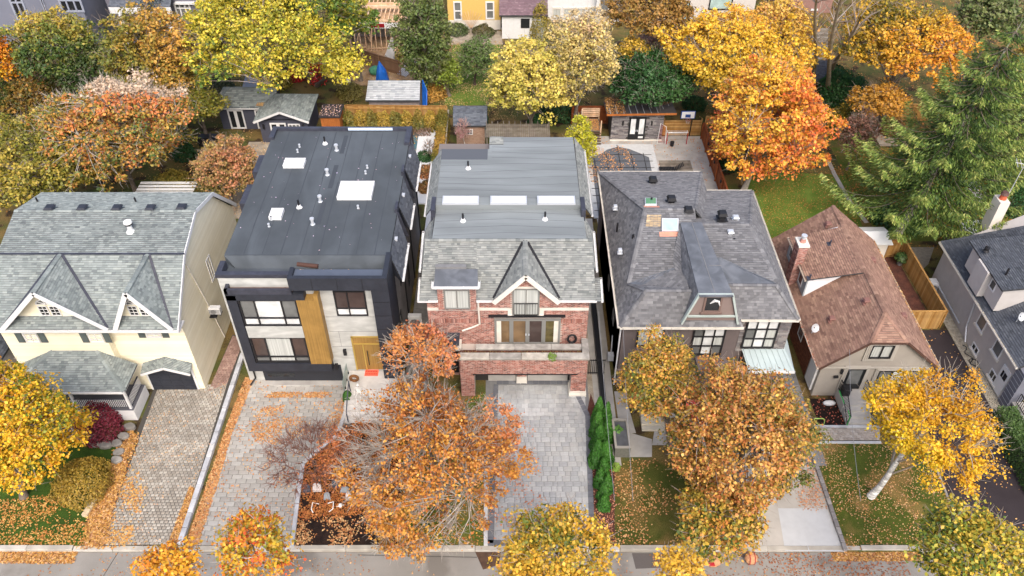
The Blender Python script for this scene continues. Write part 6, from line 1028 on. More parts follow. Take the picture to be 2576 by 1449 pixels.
# shed dormer
p1 = g(2442, 605, 6.1); p2 = g(2530, 730, 6.1); q1 = (p1[0] + .25, p1[1] - .25); q2 = (p2[0] + .25, p2[1] + .25); xa = min(q1[0], q2[0]); mb = MB(); mb.box(xa, 41, q2[1], q1[1], 4, 6.0); mb.box(xa - .45, xa, q1[1] - 3.1, q1[1] - 1.6, 3.9, 6.0); mb.build("dormer", M("light_stucco", sr(188, 184, 180), .9, nz=(2, .06)), H6)
roof(H6, [[(xa - .3, q2[1] - .25, 6.05), (xa - .3, q1[1] + .3, 6.05), (41, q1[1] + .3, 7.2), (41, q2[1] - .25, 7.2)]], SH_BLACK, "dormer_roof", .1)
for y_ in (q2[1] + .8, q2[1] + 2.7): window(H6, LT(xa), y_, y_ + .7, 4.9, 5.7, (), (), WHITE, G_DARK, .09, .04)
for (u, v) in ((2481, 630),): pipe(H6, u, v, 6.4, .12, .2, m=BLACK)
for u, v in ((2478, 632), (2532, 688)): x_, y_, _ = g(u, v, 6.3); mb = MB(); mb.tube([(x_, y_, 6.2), (x_, y_, 6.75)], .07, 8); mb.build("vent_pipe", BLACK, H6)
dish("white satellite dish on the charcoal roof at the right edge", roofx(2556, 810, 31.95, ez6, 38.2, 7.6))
for (y_, z_, w_, h_) in ((37.1, 1.9, 1.0, 1.1), (39.6, 1.9, 1.0, 1.1), (39.0, .25, .9, .55), (36.2, .35, 1.0, .7)):
    window(H6, LT(x6), y_, y_ + w_, z_, z_ + h_, (.5,) if z_ < 1 else (), (), WHITE, G_GREY if z_ > 1 else G_DARK, .08, .05, sill=CREAM)
mb = MB(); mb.fbox(LT(x6), 34.9 + .5, 35.9 + .5, .15, 2.3, 0, .06); sd6 = mb.build("side_door", WHITE, H6); mb = MB(); mb.fbox(LT(x6), 35.6, 35.95, 1.4, 1.95, .06, .07); mb.fbox(LT(x6), 36.0, 36.2, 1.4, 1.95, .06, .07); mb.build("pane", G_DARK, sd6)
mb = MB(); mb.box(x6 - .12, x6 + .7, 34.3, 35.2, 0, 3.4); mb.build("stone_pier", M("slate_pier", sr(112, 114, 124), .8, nz=(2, .12)), H6); mb = MB()
for k in range(9): mb.box(x6 - .13, x6 - .12, 34.3, 35.2, .3 + k * .36, .32 + k * .36)
mb.build("pier_joint", GALV, H6, kind="stuff"); mb = MB(); mb.box(x6 + .2, 36, 31.8, 34.3, 0, .8); mb.box(x6 + .05, 36, 31.65, 34.3, .8, .95); mb.build("porch", CONC, H6); railing(H6, (x6 + .25, 34.2), (x6 + .25, 31.85), .95, .9, BLACK, sp=.16); railing(H6, (x6 + .25, 31.85), (35, 31.85), .95, .9, BLACK, sp=.16)
mb = MB(); mb.tube([(x6 - .08, 41.6, 3.3), (x6 - .08, 41.2, 1.0), (x6 - .2, 40.4, .2)], .06, 8); mb.tube([(x6 - .1, 46.5, .6), (x6 - .1, 42.0, .5)], .06, 8); mb.build("downpipe", GALV, H6); ac_unit("beige condenser at the far back corner of the grey stucco house", (x6 - .45, 46.2), .7, .7, .8, z=0.02)
mb = MB(); mb.tube([(31.9 + .16 * math.sin(t), 40.2 - t * .16, .06 + .05 * abs(math.sin(t * 2))) for t in np.linspace(0, 16, 50)], .03, 5); mb.tube([(32.0 + .3 * math.cos(t), 38.6 + .3 * math.sin(t), .06) for t in np.linspace(0, 9, 24)], .03, 5); tag(mb.build("cable_tangle", BLACK), "tangled black cable on the paver strip beside the grey stucco wall", "cable")
# chimney of the grey house with antenna
cx_, cy_, _ = g(2522, 500, 7.4); mb = MB(); mb.box(cx_ - .35, cx_ + .35, cy_ - .5, cy_ + .5, 0, 7.4); c6 = mb.build("chimney", M("cream_stucco_chimney", sr(216, 208, 196), .9, nz=(2, .08)), H6); mb = MB(); mb.tube([(cx_, cy_, 7.4), (cx_, cy_, 7.75)], [.26, .22], 10); mb.build("flue", M("terracotta_flue", sr(190, 96, 66), .8), c6); mb = MB(); mb.tube([(cx_, cy_, 7.8), (cx_, cy_, 8.0)], [.3, .2], 10); mb.build("flue_cap", BROWNM, c6)
an = thing("tv_antenna", "white yagi television antenna beside the cream stucco chimney", "antenna", (cx_ + .4, cy_ + .3, 6)); mb = MB(); mb.tube([(cx_ + .4, cy_ + .3, 5.5), (cx_ + .75, cy_ + .5, 10.0)], .025, 6); mb.build("mast", GALV, an); mb = MB(); tp = Vector((cx_ + .75, cy_ + .5, 10.0)); dv = Vector((1, -.35, 0)).normalized(); mb.beam(tp - dv * .6, tp + dv * 3, .03, .03); mb.build("boom", WHITE, an)
for k in range(14): mb = MB(); c_ = tp + dv * (-.5 + k * .25); s_ = Vector((dv.y, -dv.x, 0)) * (.55 - k * .012); mb.beam(c_ - s_, c_ + s_, .02, .02); mb.build("element", WHITE, an)
aw = thing("patio_awning", "white fabric awning on a timber frame behind the grey stucco house", "awning", (33, 50, 0)); pts = [g(u, v, 2.4) for u, v in ((2408, 554), (2490, 553), (2488, 590), (2425, 600))]; mb = MB(); mb.slab(pts, .03); mb.build("canopy", WHITE, aw)
p0, p1 = g(2404, 548, 2.45), g(2430, 588, 2.45)
for q in (p0, p1): mb = MB(); mb.beam((q[0], q[1], 0), (q[0], q[1], 2.5), .1, .1); mb.build("post", W_GREY, aw)
mb = MB(); mb.beam(p0, p1, .1, .14); mb.build("beam", W_GREY, aw); mb = MB(); mb.beam((p0[0], p0[1], .8), (p0[0] + 1.5, p0[1], .8), .06, .1); mb.build("rail", W_GREY, aw)
ss = thing("stepping_path", "straight path of square pale slabs crossing the leafy lawn behind the grey house", "path", (*D((2470, 500))[0], 0)); a = Vector(g(2430, 452)); b = Vector(g(2502, 548))
for i in range(8): mb = MB(); p = a.lerp(b, i / 8); q = a.lerp(b, (i + .92) / 8); mb.beam(p + Z * .03, q + Z * .03, .75, .06); mb.build("slab", NEWC, ss)
mb = MB(); mb.beam(g(2448, 450, .06), g(2510, 522, .06), .12, .12); mb.build("edging", CONC, ss); sheet("paver_patio", D((2290, 622), (2350, 622), (2335, 665), (2295, 700)), .012, M("old_pavers", [sr(140, 132, 120)], .95, nz=(5, .2)))
mb = MB(); a = [g(u, v, .02) for u, v in ((2078, 392), (2100, 440), (2140, 510), (2180, 560))]
for p, q in zip(a[:-1], a[1:]): mb.beam(p, q, .35, .06)
tag(mb.build("lawn_divider", CONC), "thin concrete strip dividing the leafy back lawn from the spruce bed", "garden edging")

# ================================================================== BACK YARD BUILDINGS
ph = thing("pool_house", "grey ledge stone pool house with double black doors and shallow pitched roof", "pool house", (11.7, 68, 0)); mb = MB(); mb.box(9.35, 14.2, 67.3, 70.0, 0, 2.9); wph = mb.build("wall", DARKGAP, ph)
tile_wall(wph, FR(67.3), [(9.35, .12), (14.2, .12), (14.2, 2.9), (9.35, 2.9)], STONEV, (.25, .7), (.09, .14), .012, (.01, .05), holes=[(10.95, 12.6, 0, 2.5)]); mb = MB(); mb.box(9.3, 14.25, 67.15, 67.29, 0, .1); mb.build("plinth", CREAM, ph)
mb = MB(); mb.slab([(8.75, 66.8, 3.12), (15.2, 66.8, 3.22), (15.2, 69.9, 2.75), (8.75, 69.9, 2.65)], .06); rph = mb.build("roof", M("dark_metal_roof", sr(70, 66, 66), .6, stain=(1, .2)), ph); mb = MB(); mb.beam((8.75, 66.76, 3.03), (15.2, 66.76, 3.13), .06, .18); mb.build("fascia", CEDAR, ph)
for i in range(10): mb = MB(); mb.beam((9.1 + i * .63, 66.85, 3.16), (9.1 + i * .63, 69.85, 2.74), .05, .05); mb.build("batten", GALV, rph)
litter("fallen_leaves", [(8.8, 68.6), (15.1, 68.8), (15.1, 69.9), (8.8, 69.9)], 700, 2.86, seed=80); litter("fallen_leaves", [(8.8, 66.9), (10.5, 66.9), (10.5, 69.9), (8.8, 69.9)], 500, 3.12, seed=81)
for i in range(2):
    a_ = 10.98 + i * .8; mb = MB(); mb.fbox(FR(67.26), a_, a_ + .78, .12, 2.5, 0, .06); d_ = mb.build("door", M("black_door", (0, 0, 0)), ph); mb = MB(); mb.fbox(FR(67.26), a_ + .16, a_ + .62, .75, 2.35, .06, .08); mb.build("pane", G_AQUA if 0 else G_BLIND, d_); mb = MB(); mb.fbox(FR(67.26), a_ + (.68 if i == 0 else .04), a_ + (.74 if i == 0 else .1), 1.0, 1.2, .06, .12); mb.build("handle", GALV, d_)
mb = MB(); mb.fbox(FR(67.26), 11.95, 12.4, .3, .5, .07, .09); mb.build("pet_flap", WHITE, ph)
for x_ in (10.4, 13.1): mb = MB(); mb.box(x_ - .07, x_ + .07, 67.1, 67.28, 1.7, 2.1); mb.build("wall_lamp", BLACK, ph)
hg = thing("hockey_goal", "white hockey goal with red posts standing left of the basketball hoop", "goal", (15.5, 66.7, 0)); REDM = M("red_pipe", sr(176, 44, 52), .5)
for x_ in (14.6, 16.5): mb = MB(); mb.tube([(x_, 66.6, 0), (x_, 66.6, 1.25)], .04, 8); mb.build("goal_post", REDM, hg); mb = MB(); mb.tube([(x_, 66.6, 1.25), (x_, 67.1, 1.2), (x_ , 67.4, 0)], .025, 6); mb.build("back_frame", WHITE, hg)
mb = MB(); mb.tube([(14.6, 66.6, 1.25), (16.5, 66.6, 1.25)], .045, 8); mb.build("crossbar", WHITE, hg); mb = MB()
for i in range(20): x_ = 14.6 + i * .1; mb.beam((x_, 67.1, 1.2), (x_, 67.4, .02), .01, .01)
for i in range(9): z_ = .1 + i * .13; mb.beam((14.6, 67.4 - z_ * .25, z_), (16.5, 67.4 - z_ * .25, z_), .01, .01)
mb.build("net", WHITE, hg, kind="stuff"); rb = thing("rebound_net", "leaning white net panel beside the hockey goal", "net", (13.9, 67, 0)); mb = MB(); pts = [(13.75, 66.7, 0), (14.5, 66.55, .05), (14.45, 66.9, 1.7), (13.9, 67.0, 2.0)]; mb.tube(pts + [pts[0]], .025, 6); mb.build("frame", WHITE, rb); mb = MB()
for i in range(9): mb.beam(Vector(pts[0]).lerp(Vector(pts[1]), i / 8), Vector(pts[3]).lerp(Vector(pts[2]), i / 8), .008, .008); mb.beam(Vector(pts[0]).lerp(Vector(pts[3]), i / 8), Vector(pts[1]).lerp(Vector(pts[2]), i / 8), .008, .008)
mb.build("net_cords", REDM, rb, kind="stuff")
bh = thing("basketball_hoop", "basketball hoop with blue and white backboard by the patio fence corner", "basketball hoop", (16.9, 67.8, 0)); mb = MB(); mb.tube([(17.0, 68.0, 0), (17.0, 67.9, 2.6)], .05, 8); mb.build("pole", BLACK, bh); hx0, hz0 = wy(1711, 302, 67.6); mb = MB(); mb.box(hx0, hx0 + 1.35, 67.6, 67.65, 2.15, 2.95); bb = mb.build("backboard", M("blue_board_rim", sr(40, 70, 130), .5), bh); mb = MB(); mb.box(hx0 + .08, hx0 + 1.27, 67.57, 67.6, 2.22, 2.88); mb.build("board_face", WHITE, bb); mb = MB(); mb.box(hx0 + .42, hx0 + .92, 67.55, 67.57, 2.3, 2.62); mb.build("target_square", M("blue_board_rim", (0, 0, 0)), bb)
mb = MB(); mb.tube([(hx0 + .68 + .22 * math.cos(t), 67.33 + .22 * math.sin(t), 2.2) for t in np.linspace(0, 2 * math.pi, 15)], .015, 5, cap=False); mb.build("rim", REDM, bh); mb = MB()
for t in np.linspace(0, 2 * math.pi, 9): mb.beam((hx0 + .68 + .22 * math.cos(t), 67.33 + .22 * math.sin(t), 2.2), (hx0 + .68 + .12 * math.cos(t + .3), 67.33 + .12 * math.sin(t + .3), 1.8), .012, .012)
mb.build("net", WHITE, bh, kind="stuff")
bn = MB(); c_ = g(1876, 545 - 176 + 0, 0); c_ = D((1690, 367))[0]; bn.tube([(c_[0], c_[1], 0), (c_[0], c_[1], .45)], [.17, .2], 12); tag(bn.build("black_bucket", BLACK), "small black bucket on the patio in front of the hockey goal", "bucket")
lg = thing("sun_lounger", "black slatted sun lounger with raised back at the edge of the pool patio", "sun lounger", (14.2, 62.2, 0)); mb = MB(); mb.beam((13.3, 61.7, .3), (14.7, 61.7, .3), .06, .05); mb.beam((13.3, 62.3, .3), (14.7, 62.3, .3), .06, .05); mb.build("frame", BLACK, lg)
for i in range(10): mb = MB(); mb.box(13.3 + i * .14, 13.41 + i * .14, 61.7, 62.3, .3, .34); mb.build("slat", BLACK, lg)
for i in range(6): mb = MB(); x_ = 14.72 + i * .12; z_ = .34 + i * .09; mb.box(x_, x_ + .1, 61.7, 62.3, z_, z_ + .03); mb.build("slat", BLACK, lg)
for x_ in (13.4, 14.6): mb = MB(); mb.box(x_, x_ + .05, 61.72, 61.77, 0, .3); mb.box(x_, x_ + .05, 62.22, 62.27, 0, .3); mb.build("leg", BLACK, lg)
tf = thing("cedar_fence", "reddish brown board fence along the right side of the pool patio", "fence", (18.15, 60, 0)); boards(tf, (18.1, 67.5), (18.2, 53.5), .02, 1.75, W_RED, .16, back=1)
for y_ in (58.5, 61.5, 64.5): mb = MB(); mb.box(17.98, 18.08, y_, y_ + .15, 1.2, 1.45); mb.build("fence_lamp", BLACK, tf)
wf = thing("slat_fence", "orange brown horizontal slat fence behind the basketball hoop", "fence", (16.3, 68.1, 0)); hboards(wf, (14.45, 68.1), (18.0, 68.1), .05, 1.8, W_TAN, .15, .02); rfz = thing("lattice_fence", "red brown board fence behind the small raised deck left of the pool house", "fence", (8, 70.3, 0)); boards(rfz, (5.8, 70.3), (9.3, 70.3), .02, 1.9, W_RED, .18)
sdk = thing("play_deck", "small raised timber deck with slatted rails covered in fallen leaves", "deck", (7.6, 69, 0)); mb = MB(); mb.box(6.7, 8.4, 67.3, 69.6, .95, 1.0); mb.build("platform", W_GREY, sdk); litter("fallen_leaves", [(6.8, 67.4), (8.3, 67.4), (8.3, 69.4), (6.8, 69.4)], 900, 1.01, [(206, 150, 90), (190, 130, 70)], .13, 82)
for k in range(5): mb = MB(); mb.box(6.7, 8.4, 69.55, 69.6, 1.2 + k * .2, 1.34 + k * .2); mb.build("rail_board", W_NEW, sdk)
for x_, y_ in ((6.72, 67.3), (8.38, 67.3), (6.72, 69.55), (8.38, 69.55)): mb = MB(); mb.box(x_ - .05, x_ + .05, y_ - .05, y_ + .05, 0, 2.1); mb.build("post", W_NEW, sdk)
for k in range(5): mb = MB(); mb.box(7.7, 8.4, 66.3 + k * .2, 66.45 + k * .2, .15 + k * .17, .2 + k * .17); mb.build("step_board", M("dark_brown_step", sr(84, 66, 58), .9), sdk)
# lattice pergola behind the brick house
pgl = thing("lattice_pergola", "weathered square lattice pergola roof behind the brick house", "pergola", (.5, 64.8, 0)); xa_, xb_ = -2.35, 3.4; ya_, yb_ = 63.4, 65.6
for i in range(34): mb = MB(); x_ = xa_ + (xb_ - xa_) * i / 33; mb.box(x_ - .03, x_ + .03, ya_, yb_, 2.7, 2.74); mb.build("lattice_slat", W_GREY, pgl)
for i in range(14): mb = MB(); y_ = ya_ + (yb_ - ya_) * i / 13; mb.box(xa_, xb_, y_ - .03, y_ + .03, 2.745, 2.78); mb.build("lattice_slat", W_GREY, pgl)
for i in range(12): mb = MB(); x_ = xa_ + (xb_ - xa_) * i / 11; mb.box(x_ - .03, x_ + .03, yb_ - .1, yb_ + .25, 2.78, 2.95); mb.build("rafter_end", BLACK if 0 else W_GREY, pgl)
for x_ in (xa_ + .1, xb_ - .1): mb = MB(); mb.box(x_ - .06, x_ + .06, ya_ + .1, ya_ + .22, 0, 2.7); mb.build("post", W_GREY, pgl)
# brick shed
bs = thing("brick_shed", "little brick shed with dark gambrel roof and white paned window", "shed", (-3.9, 66.9, 0)); mb = MB(); mb.box(-5.2, -2.55, 66.4, 68.2, 0, 2.25); wb_ = mb.build("wall", MORTAR, bs); tile_wall(wb_, FR(66.4), [(-5.2, 0), (-2.55, 0), (-2.55, 2.25), (-5.2, 2.25)], M("tan_brick", [sr(168, 140, 120), sr(150, 118, 98)], .9), .22, .08, .014)
roof(bs, [[(-5.45, 66.2, 2.25), (-2.3, 66.2, 2.25), (-2.3, 66.8, 3.2), (-5.45, 66.8, 3.2)], [(-5.45, 66.8, 3.2), (-2.3, 66.8, 3.2), (-2.3, 67.6, 3.5), (-5.45, 67.6, 3.5)], [(-5.45, 67.6, 3.5), (-2.3, 67.6, 3.5), (-2.3, 68.5, 2.4), (-5.45, 68.5, 2.4)]], shg("shingle_slate", [sr(88, 94, 104), sr(108, 114, 122), sr(76, 82, 92)])); window(bs, FR(66.38), -4.25, -3.65, 1.2, 1.75, (.5,), (.5,), WHITE, G_DARK, .07, .05, split=False)
# cedar closet, pool cabana with two roofs
cb = thing("cedar_shed", "orange cedar board shed with dark leaf strewn flat roof", "shed", (-17.1, 68.6, 0)); mb = MB(); mb.box(-18.0, -16.25, 67.75, 69.8, 0, 2.2); mb.build("wall", CEDAR, cb)
for i in range(10): mb = MB(); mb.box(-18.0 + i * .175, -17.84 + i * .175, 67.7, 67.74, .02, 2.1); mb.build("board", CEDAR, cb)
mb = MB(); mb.box(-18.15, -16.1, 67.6, 70.0, 2.22, 2.34); mb.build("roof", M("black_felt", sr(56, 52, 54), .9, nz=(6, .2)), cb); litter("fallen_leaves", [(-18.1, 67.7), (-16.2, 67.7), (-16.2, 69.9), (-18.1, 69.9)], 160, 2.36, [(226, 200, 170), (206, 160, 110)], .12, 83)
CH = thing("pool_cabana", "charcoal panelled garden building with grey green hip roofs and white French doors", "garden building", (-21.5, 68.5, 0)); CHM = M("charcoal_siding", sr(74, 76, 88), .8, nz=((.5, .5, 14), .1)); mb = MB(); mb.box(-28.0, -22.8, 69.3, 72.4, 0, 2.5); mb.box(-23.6, -19.1, 66.9, 71.4, 0, 2.5); mb.build("wall", CHM, CH)
pk = (-21.35, 68.9, 4.0); roof(CH, [[(-23.95, 66.45, 2.5), (-21.35, 66.45, 3.55), pk, (-23.95, 71.6, 2.5)], [(-21.35, 66.45, 3.55), (-18.8, 66.45, 2.5), (-18.8, 71.6, 2.5), pk], [(-18.8, 71.6, 2.5), (-23.95, 71.6, 2.5), pk], [(-28.4, 69.0, 2.5), (-22.5, 69.0, 2.5), (-22.5, 71.0, 3.5), (-27, 71.0, 3.5)], [(-28.4, 69, 2.5), (-27, 71, 3.5), (-27, 71.1, 3.5), (-28.4, 73, 2.5)], [(-27, 71, 3.5), (-22.5, 71, 3.5), (-22.5, 73, 2.5), (-28.4, 73, 2.5)]], SH_GREEN, e=.2, tw=(.25, .5))
mb = MB(); mb.beam((-23.95, 66.4, 2.42), (-21.35, 66.4, 3.47), .05, .2); mb.beam((-21.35, 66.4, 3.47), (-18.8, 66.4, 2.42), .05, .2); mb.build("fascia", WHITE, CH); mb = MB(); mb.ext([(-23.5, 66.9, 2.4), (-19.2, 66.9, 2.4), (-21.35, 66.9, 3.4)], (0, .1, 0)); mb.build("gable_wall", CHM, CH); gutter(CH, (-28.4, 68.95, 2.5), (-24, 68.95, 2.5))
for k, (xa_, yy) in enumerate(((-27.2, 69.26), (-24.6, 69.26), (-22.6, 66.86))):
    for i in range(2): window(CH, FR(yy), xa_ + i * .75, xa_ + i * .75 + .74, .1, 2.15, (), (), WHITE, G_DARK, .14, .06, name="french_door")
window(CH, FR(66.86), -20.9, -19.8, 1.2, 2.05, (.33, .66), (), WHITE, G_GREY, .09, .06)
for x_ in (-23.2, -19.5): mb = MB(); mb.box(x_ - .08, x_ + .08, 66.68, 66.88, 1.6, 2.0); mb.build("wall_lamp", BLACK, CH)
litter("fallen_leaves", [(-24.2, 68.9), (-22.8, 68.9), (-22.8, 69.8), (-24.2, 69.8)], 420, 2.75, [(214, 170, 90), (226, 186, 120)], .12, 84)
bt = MB(); bt.box(-29.5, -27.5, 66.2, 67.0, 0, .9); tag(bt.build("covered_bin", BLACK), "low black covered box beside the charcoal cabana under the trees", "box")
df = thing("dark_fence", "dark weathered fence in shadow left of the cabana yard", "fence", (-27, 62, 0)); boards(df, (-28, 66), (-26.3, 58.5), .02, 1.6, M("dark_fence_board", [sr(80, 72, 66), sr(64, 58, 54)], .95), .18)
bf = thing("rear_boundary_fence", "pale tan board fence behind the golden cedar hedge", "fence", (-11, 70.6, 0)); boards(bf, (-16.2, 70.7), (-6.3, 70.5), .02, 1.8, W_TAN, .16); lf = thing("wire_side_fence", "thin weathered side fence beside the narrow golden hedge", "fence", (-6.1, 67, 0)); boards(lf, (-6.15, 70.3), (-6.0, 57.5), .02, 1.5, W_GREY, .2)
gs = thing("pale_roof_shed", "old shed with pale grey shingle roof behind the cedar hedge", "shed", (-11.5, 72.5, 0)); mb = MB(); mb.box(-14.0, -9.1, 71.6, 74.6, 0, 2.1); mb.build("wall", M("old_shed_wall", sr(150, 140, 136), .95, nz=(3, .2)), gs); roof(gs, [[(-14.25, 71.3, 2.0), (-9.0, 71.3, 2.0), (-9.0, 73.2, 3.1), (-14.1, 73.2, 3.1)], [(-14.1, 73.2, 3.1), (-9.0, 73.2, 3.1), (-9.0, 75, 2.1), (-14.1, 75, 2.1)]], SH_PALE, e=.2, tw=(.3, .5))
BLUE = M("blue_tarp", sr(30, 96, 186), .5, nz=(3, .2), bump=(4, .05)); c_ = g(962, 205); u_ = MB(); u_.tube([(c_[0], c_[1], 0), (c_[0], c_[1], 1.3), (c_[0] - .1, c_[1], 2.3)], [.75, .5, .06], 9); tag(u_.build("blue_tarp_bundle", BLUE), "tall bundled blue tarpaulin standing behind the pale shed roof", "tarpaulin")
c_ = g(945, 188); mb = MB(); mb.ball((c_[0], c_[1], .5), .7, .6, .5); gb_ = mb.build("green_sack", M("green_tarp", sr(70, 130, 100), .7, bump=(6, .05))); tag(gb_, "greenish tarpaulin heap next to the tall blue bundle", "tarpaulin"); mb = MB(); mb.ball((c_[0] + .8, c_[1] - .6, .5), .5, .45, .7); tag(mb.build("dark_sack", MIDG), "dark grey bag slumped against the tall blue bundle", "bag")
mb = MB(); a_ = g(1058, 262, 2.4); mb.ext([(-8.9, 72.0, .3), (-8.5, 71.4, .2), (-8.4, 72.6, 2.3), (-8.9, 73.8, 2.9)], (.08, 0, 0)); tag(mb.build("blue_tarp_sheet", BLUE), "blue sheet hanging at the right end of the pale shed", "tarpaulin")
mb = MB(); mb.tube([g(1068, 268), g(1076, 190, 2.5)], .05, 6); tag(mb.build("green_pole", M("green_pole", sr(70, 130, 110), .5)), "thin green pole leaning right of the pale shed", "pole"); mb = MB(); c_ = g(878, 212); mb.tube([c_, (c_[0], c_[1], .6)], [.24, .28], 12); tag(mb.build("white_bucket", WHITE), "small white bucket on the leafy ground left of the pale shed", "bucket")

# ================================================================== FAR HOUSES AND THE BUILDING SITE
def facade(name, label, u0, u1, yb, h, m, dpt=8, roofm=None, zr=None):
    x0_, x1_ = wy(u0, 60, yb)[0], wy(u1, 60, yb)[0]; r = thing(name, label, "house", ((x0_ + x1_) / 2, yb + dpt / 2, 0)); mb = MB(); mb.box(x0_, x1_, yb, yb + dpt, 0, h); w_ = mb.build("wall", m, r)
    if roofm: roof(r, [[(x0_ - .3, yb - .4, h), (x1_ + .3, yb - .4, h), (x1_ + .3, yb + dpt / 2, zr), (x0_ - .3, yb + dpt / 2, zr)], [(x0_ - .3, yb + dpt / 2, zr), (x1_ + .3, yb + dpt / 2, zr), (x1_ + .3, yb + dpt + .4, h), (x0_ - .3, yb + dpt + .4, h)]], roofm, e=.22, tw=(.3, .6))
    return r, x0_, x1_
YBR = M("yellow_brick", sr(214, 180, 104), .9, nz=((8, 8, 20), .1)); yh, x0_, x1_ = facade("yellow_brick_house", "yellow brick house with white sash windows at the top centre", 1128, 1259, 91.4, 6.2, YBR, 8, SH_PURP, 9)
mb = MB(); mb.box(x0_, x1_ + .01, 91.35, 91.4, 0, 1.15); mb.build("foundation_band", CREAM, yh)
for u0_, u1_, v0_, v1_ in ((1140, 1163, 3, 51), (1221, 1244, 3, 48)): a_, zt_ = wy(u0_, v0_, 91.4); b_, zb_ = wy(u1_, v1_, 91.4); window(yh, FR(91.4), a_, b_, zb_, zt_, (), (.5,), WHITE, G_GREY, .16, .1)
for u0_, u1_, v0_, v1_ in ((1147, 1171, 82, 102), (1215, 1240, 80, 100)): a_, zt_ = wy(u0_, v0_, 91.3); b_, zb_ = wy(u1_, v1_, 91.3); window(yh, FR(91.3), a_, b_, max(zb_, .1), zt_, (.5,), (), WHITE, G_GREY, .14, .1)
tr_ = thing("garden_trellis", "fan shaped pale wooden trellis against the yellow brick wall", "trellis", (*wy(1185, 95, 91.1)[:1], 91.1, 0)); cx_ = wy(1186, 95, 91)[0]
for k in range(-4, 5): mb = MB(); mb.beam((cx_, 91.1, .2), (cx_ + k * .32, 91.1, 2.5 - abs(k) * .12), .04, .04); mb.build("slat", W_NEW, tr_)
mb = MB(); xg0, xg1 = wy(1263, 100, 89.0)[0], wy(1372, 100, 89.0)[0]; mb.box(xg0, xg1, 89.0, 95, 0, 2.9); gh = thing("white_garage", "white walled garage with plum coloured shingle roof beside the yellow brick house", "garage", ((xg0 + xg1) / 2, 92, 0)); mb.build("wall", WHITE, gh); roof(gh, [[(xg0 - .3, 88.7, 2.9), (xg1 + .2, 88.7, 2.9), (xg1 + .2, 95, 5.6), (xg0 - .3, 95, 5.6)]], SH_PURP, e=.22); a_ = wy(1310, 90, 89)[0]; window(gh, FR(89), a_, a_ + 1.0, 1.3, 2.4, (), (), BLACK, G_DARK, .08, .06)
wh, x0_, x1_ = facade("white_stucco_house", "white stucco rear facade with grouped grey windows and a balcony", 1368, 1530, 94.0, 8, WHITE, 8); 
for u0_, u1_, v0_, v1_, cc in ((1390, 1410, 18, 72, ()), (1417, 1470, 18, 80, (.5,)), (1478, 1500, 16, 74, ())): a_, zt_ = wy(u0_, v0_, 94); b_, zb_ = wy(u1_, v1_, 94); window(wh, FR(94), a_, b_, max(zb_, .3), zt_, cc, (.85,), CREAM, G_CURT, .12, .1)
mb = MB(); a_, b_ = wy(1500, 20, 93)[0], wy(1560, 20, 93)[0]; mb.box(a_, b_, 93, 94, 0, 4.2); mb.build("bay", WHITE, wh); mb = MB(); mb.box(a_ - .2, b_ + .2, 92.8, 94, 4.2, 4.4); mb.build("balcony_floor", CREAM, wh); railing(wh, (a_, 92.9), (b_, 92.9), 4.4, 1.0, BLACK, sp=.14, bw=.02, name="balcony_railing"); window(wh, FR(93), a_ + .3, b_ - .2, .4, 3.8, (.5,), (.8,), CREAM, G_GREY, .12, .08)
WBR = M("white_brick", sr(206, 200, 192), .9, nz=((6, 6, 14), .08)); mh, x0_, x1_ = facade("white_brick_house", "white brick house with large black framed glass doors and deck", 1650, 1890, 93.0, 8, WBR, 8)
a_, zt_ = wy(1683, 8, 93); b_, zb_ = wy(1728, 56, 93); b_ = wy(1742, 56, 93)[0]
window(mh, FR(93), wy(1682, 30, 93)[0], wy(1733, 30, 93)[0], zb_, zt_ + .3, (.25, .5, .75), (), BLACK, ft=.12, dp=.1, pms=[G_AQUA, G_GREY, G_GREY, G_AQUA]); window(mh, FR(93), wy(1782, 20, 93)[0], wy(1840, 20, 93)[0], wy(1782, 24, 93)[1], wy(1782, -10, 93)[1], (), (), BLACK, G_AQUA, .12, .1)
mb = MB(); dz = zb_ - .05; xa_, xb_ = wy(1678, 60, 91.5)[0], wy(1760, 60, 91.5)[0]; mb.box(xa_, xb_, 90.6, 93, dz - .2, dz); mb.build("deck", CONC, mh); railing(mh, (xa_, 90.7), (xb_, 90.7), dz, 1.0, BLACK, sp=.9, bw=.05, name="deck_railing"); mb = MB()
for k in range(7): mb.box(xb_ - 1 + k * .3, xb_ + k * .3 - .7, 90.0, 90.9, dz - .2 - k * .2, dz - .15 - k * .2)
mb.build("stair", BLACK, mh, kind="stuff")
pkh, x0_, x1_ = facade("pink_brick_house", "pinkish brown brick house glimpsed behind golden leaves", 1948, 2080, 96, 6, M("pink_brick", sr(150, 116, 106), .9, nz=((6, 6, 14), .12)), 8, M("purple_grey_roof", sr(98, 92, 104), .9), 9)
for u in (1975, 2000, 2040): a_, zt_ = wy(u, 22, 96); window(pkh, FR(96), a_, a_ + .85, max(.3, zt_ - 1.7), zt_, (), (), WHITE, G_BLIND, .1, .08)
gA, x0_, x1_ = facade("dark_grey_house", "dark grey house with large glazed openings at the top left corner", -160, 222, 86, 9, M("blue_grey_cladding", sr(120, 124, 138), .8, nz=(.6, .1)), 9)
for u0_, u1_, v0_, v1_ in ((6, 78, -40, 50), (92, 122, -30, 40), (135, 270 - 5, -30, 30)):
    a_, zt_ = wy(u0_, v0_, 86); b_, zb_ = wy(min(u1_, 215), v1_, 86); window(gA, FR(86), a_, b_, max(.3, zb_), zt_, (.5,) if u0_ < 80 else (.33, .66) if u0_ > 130 else (), (.5,), M("light_frame", sr(150, 156, 170), .6), G_DARK, .2, .12)
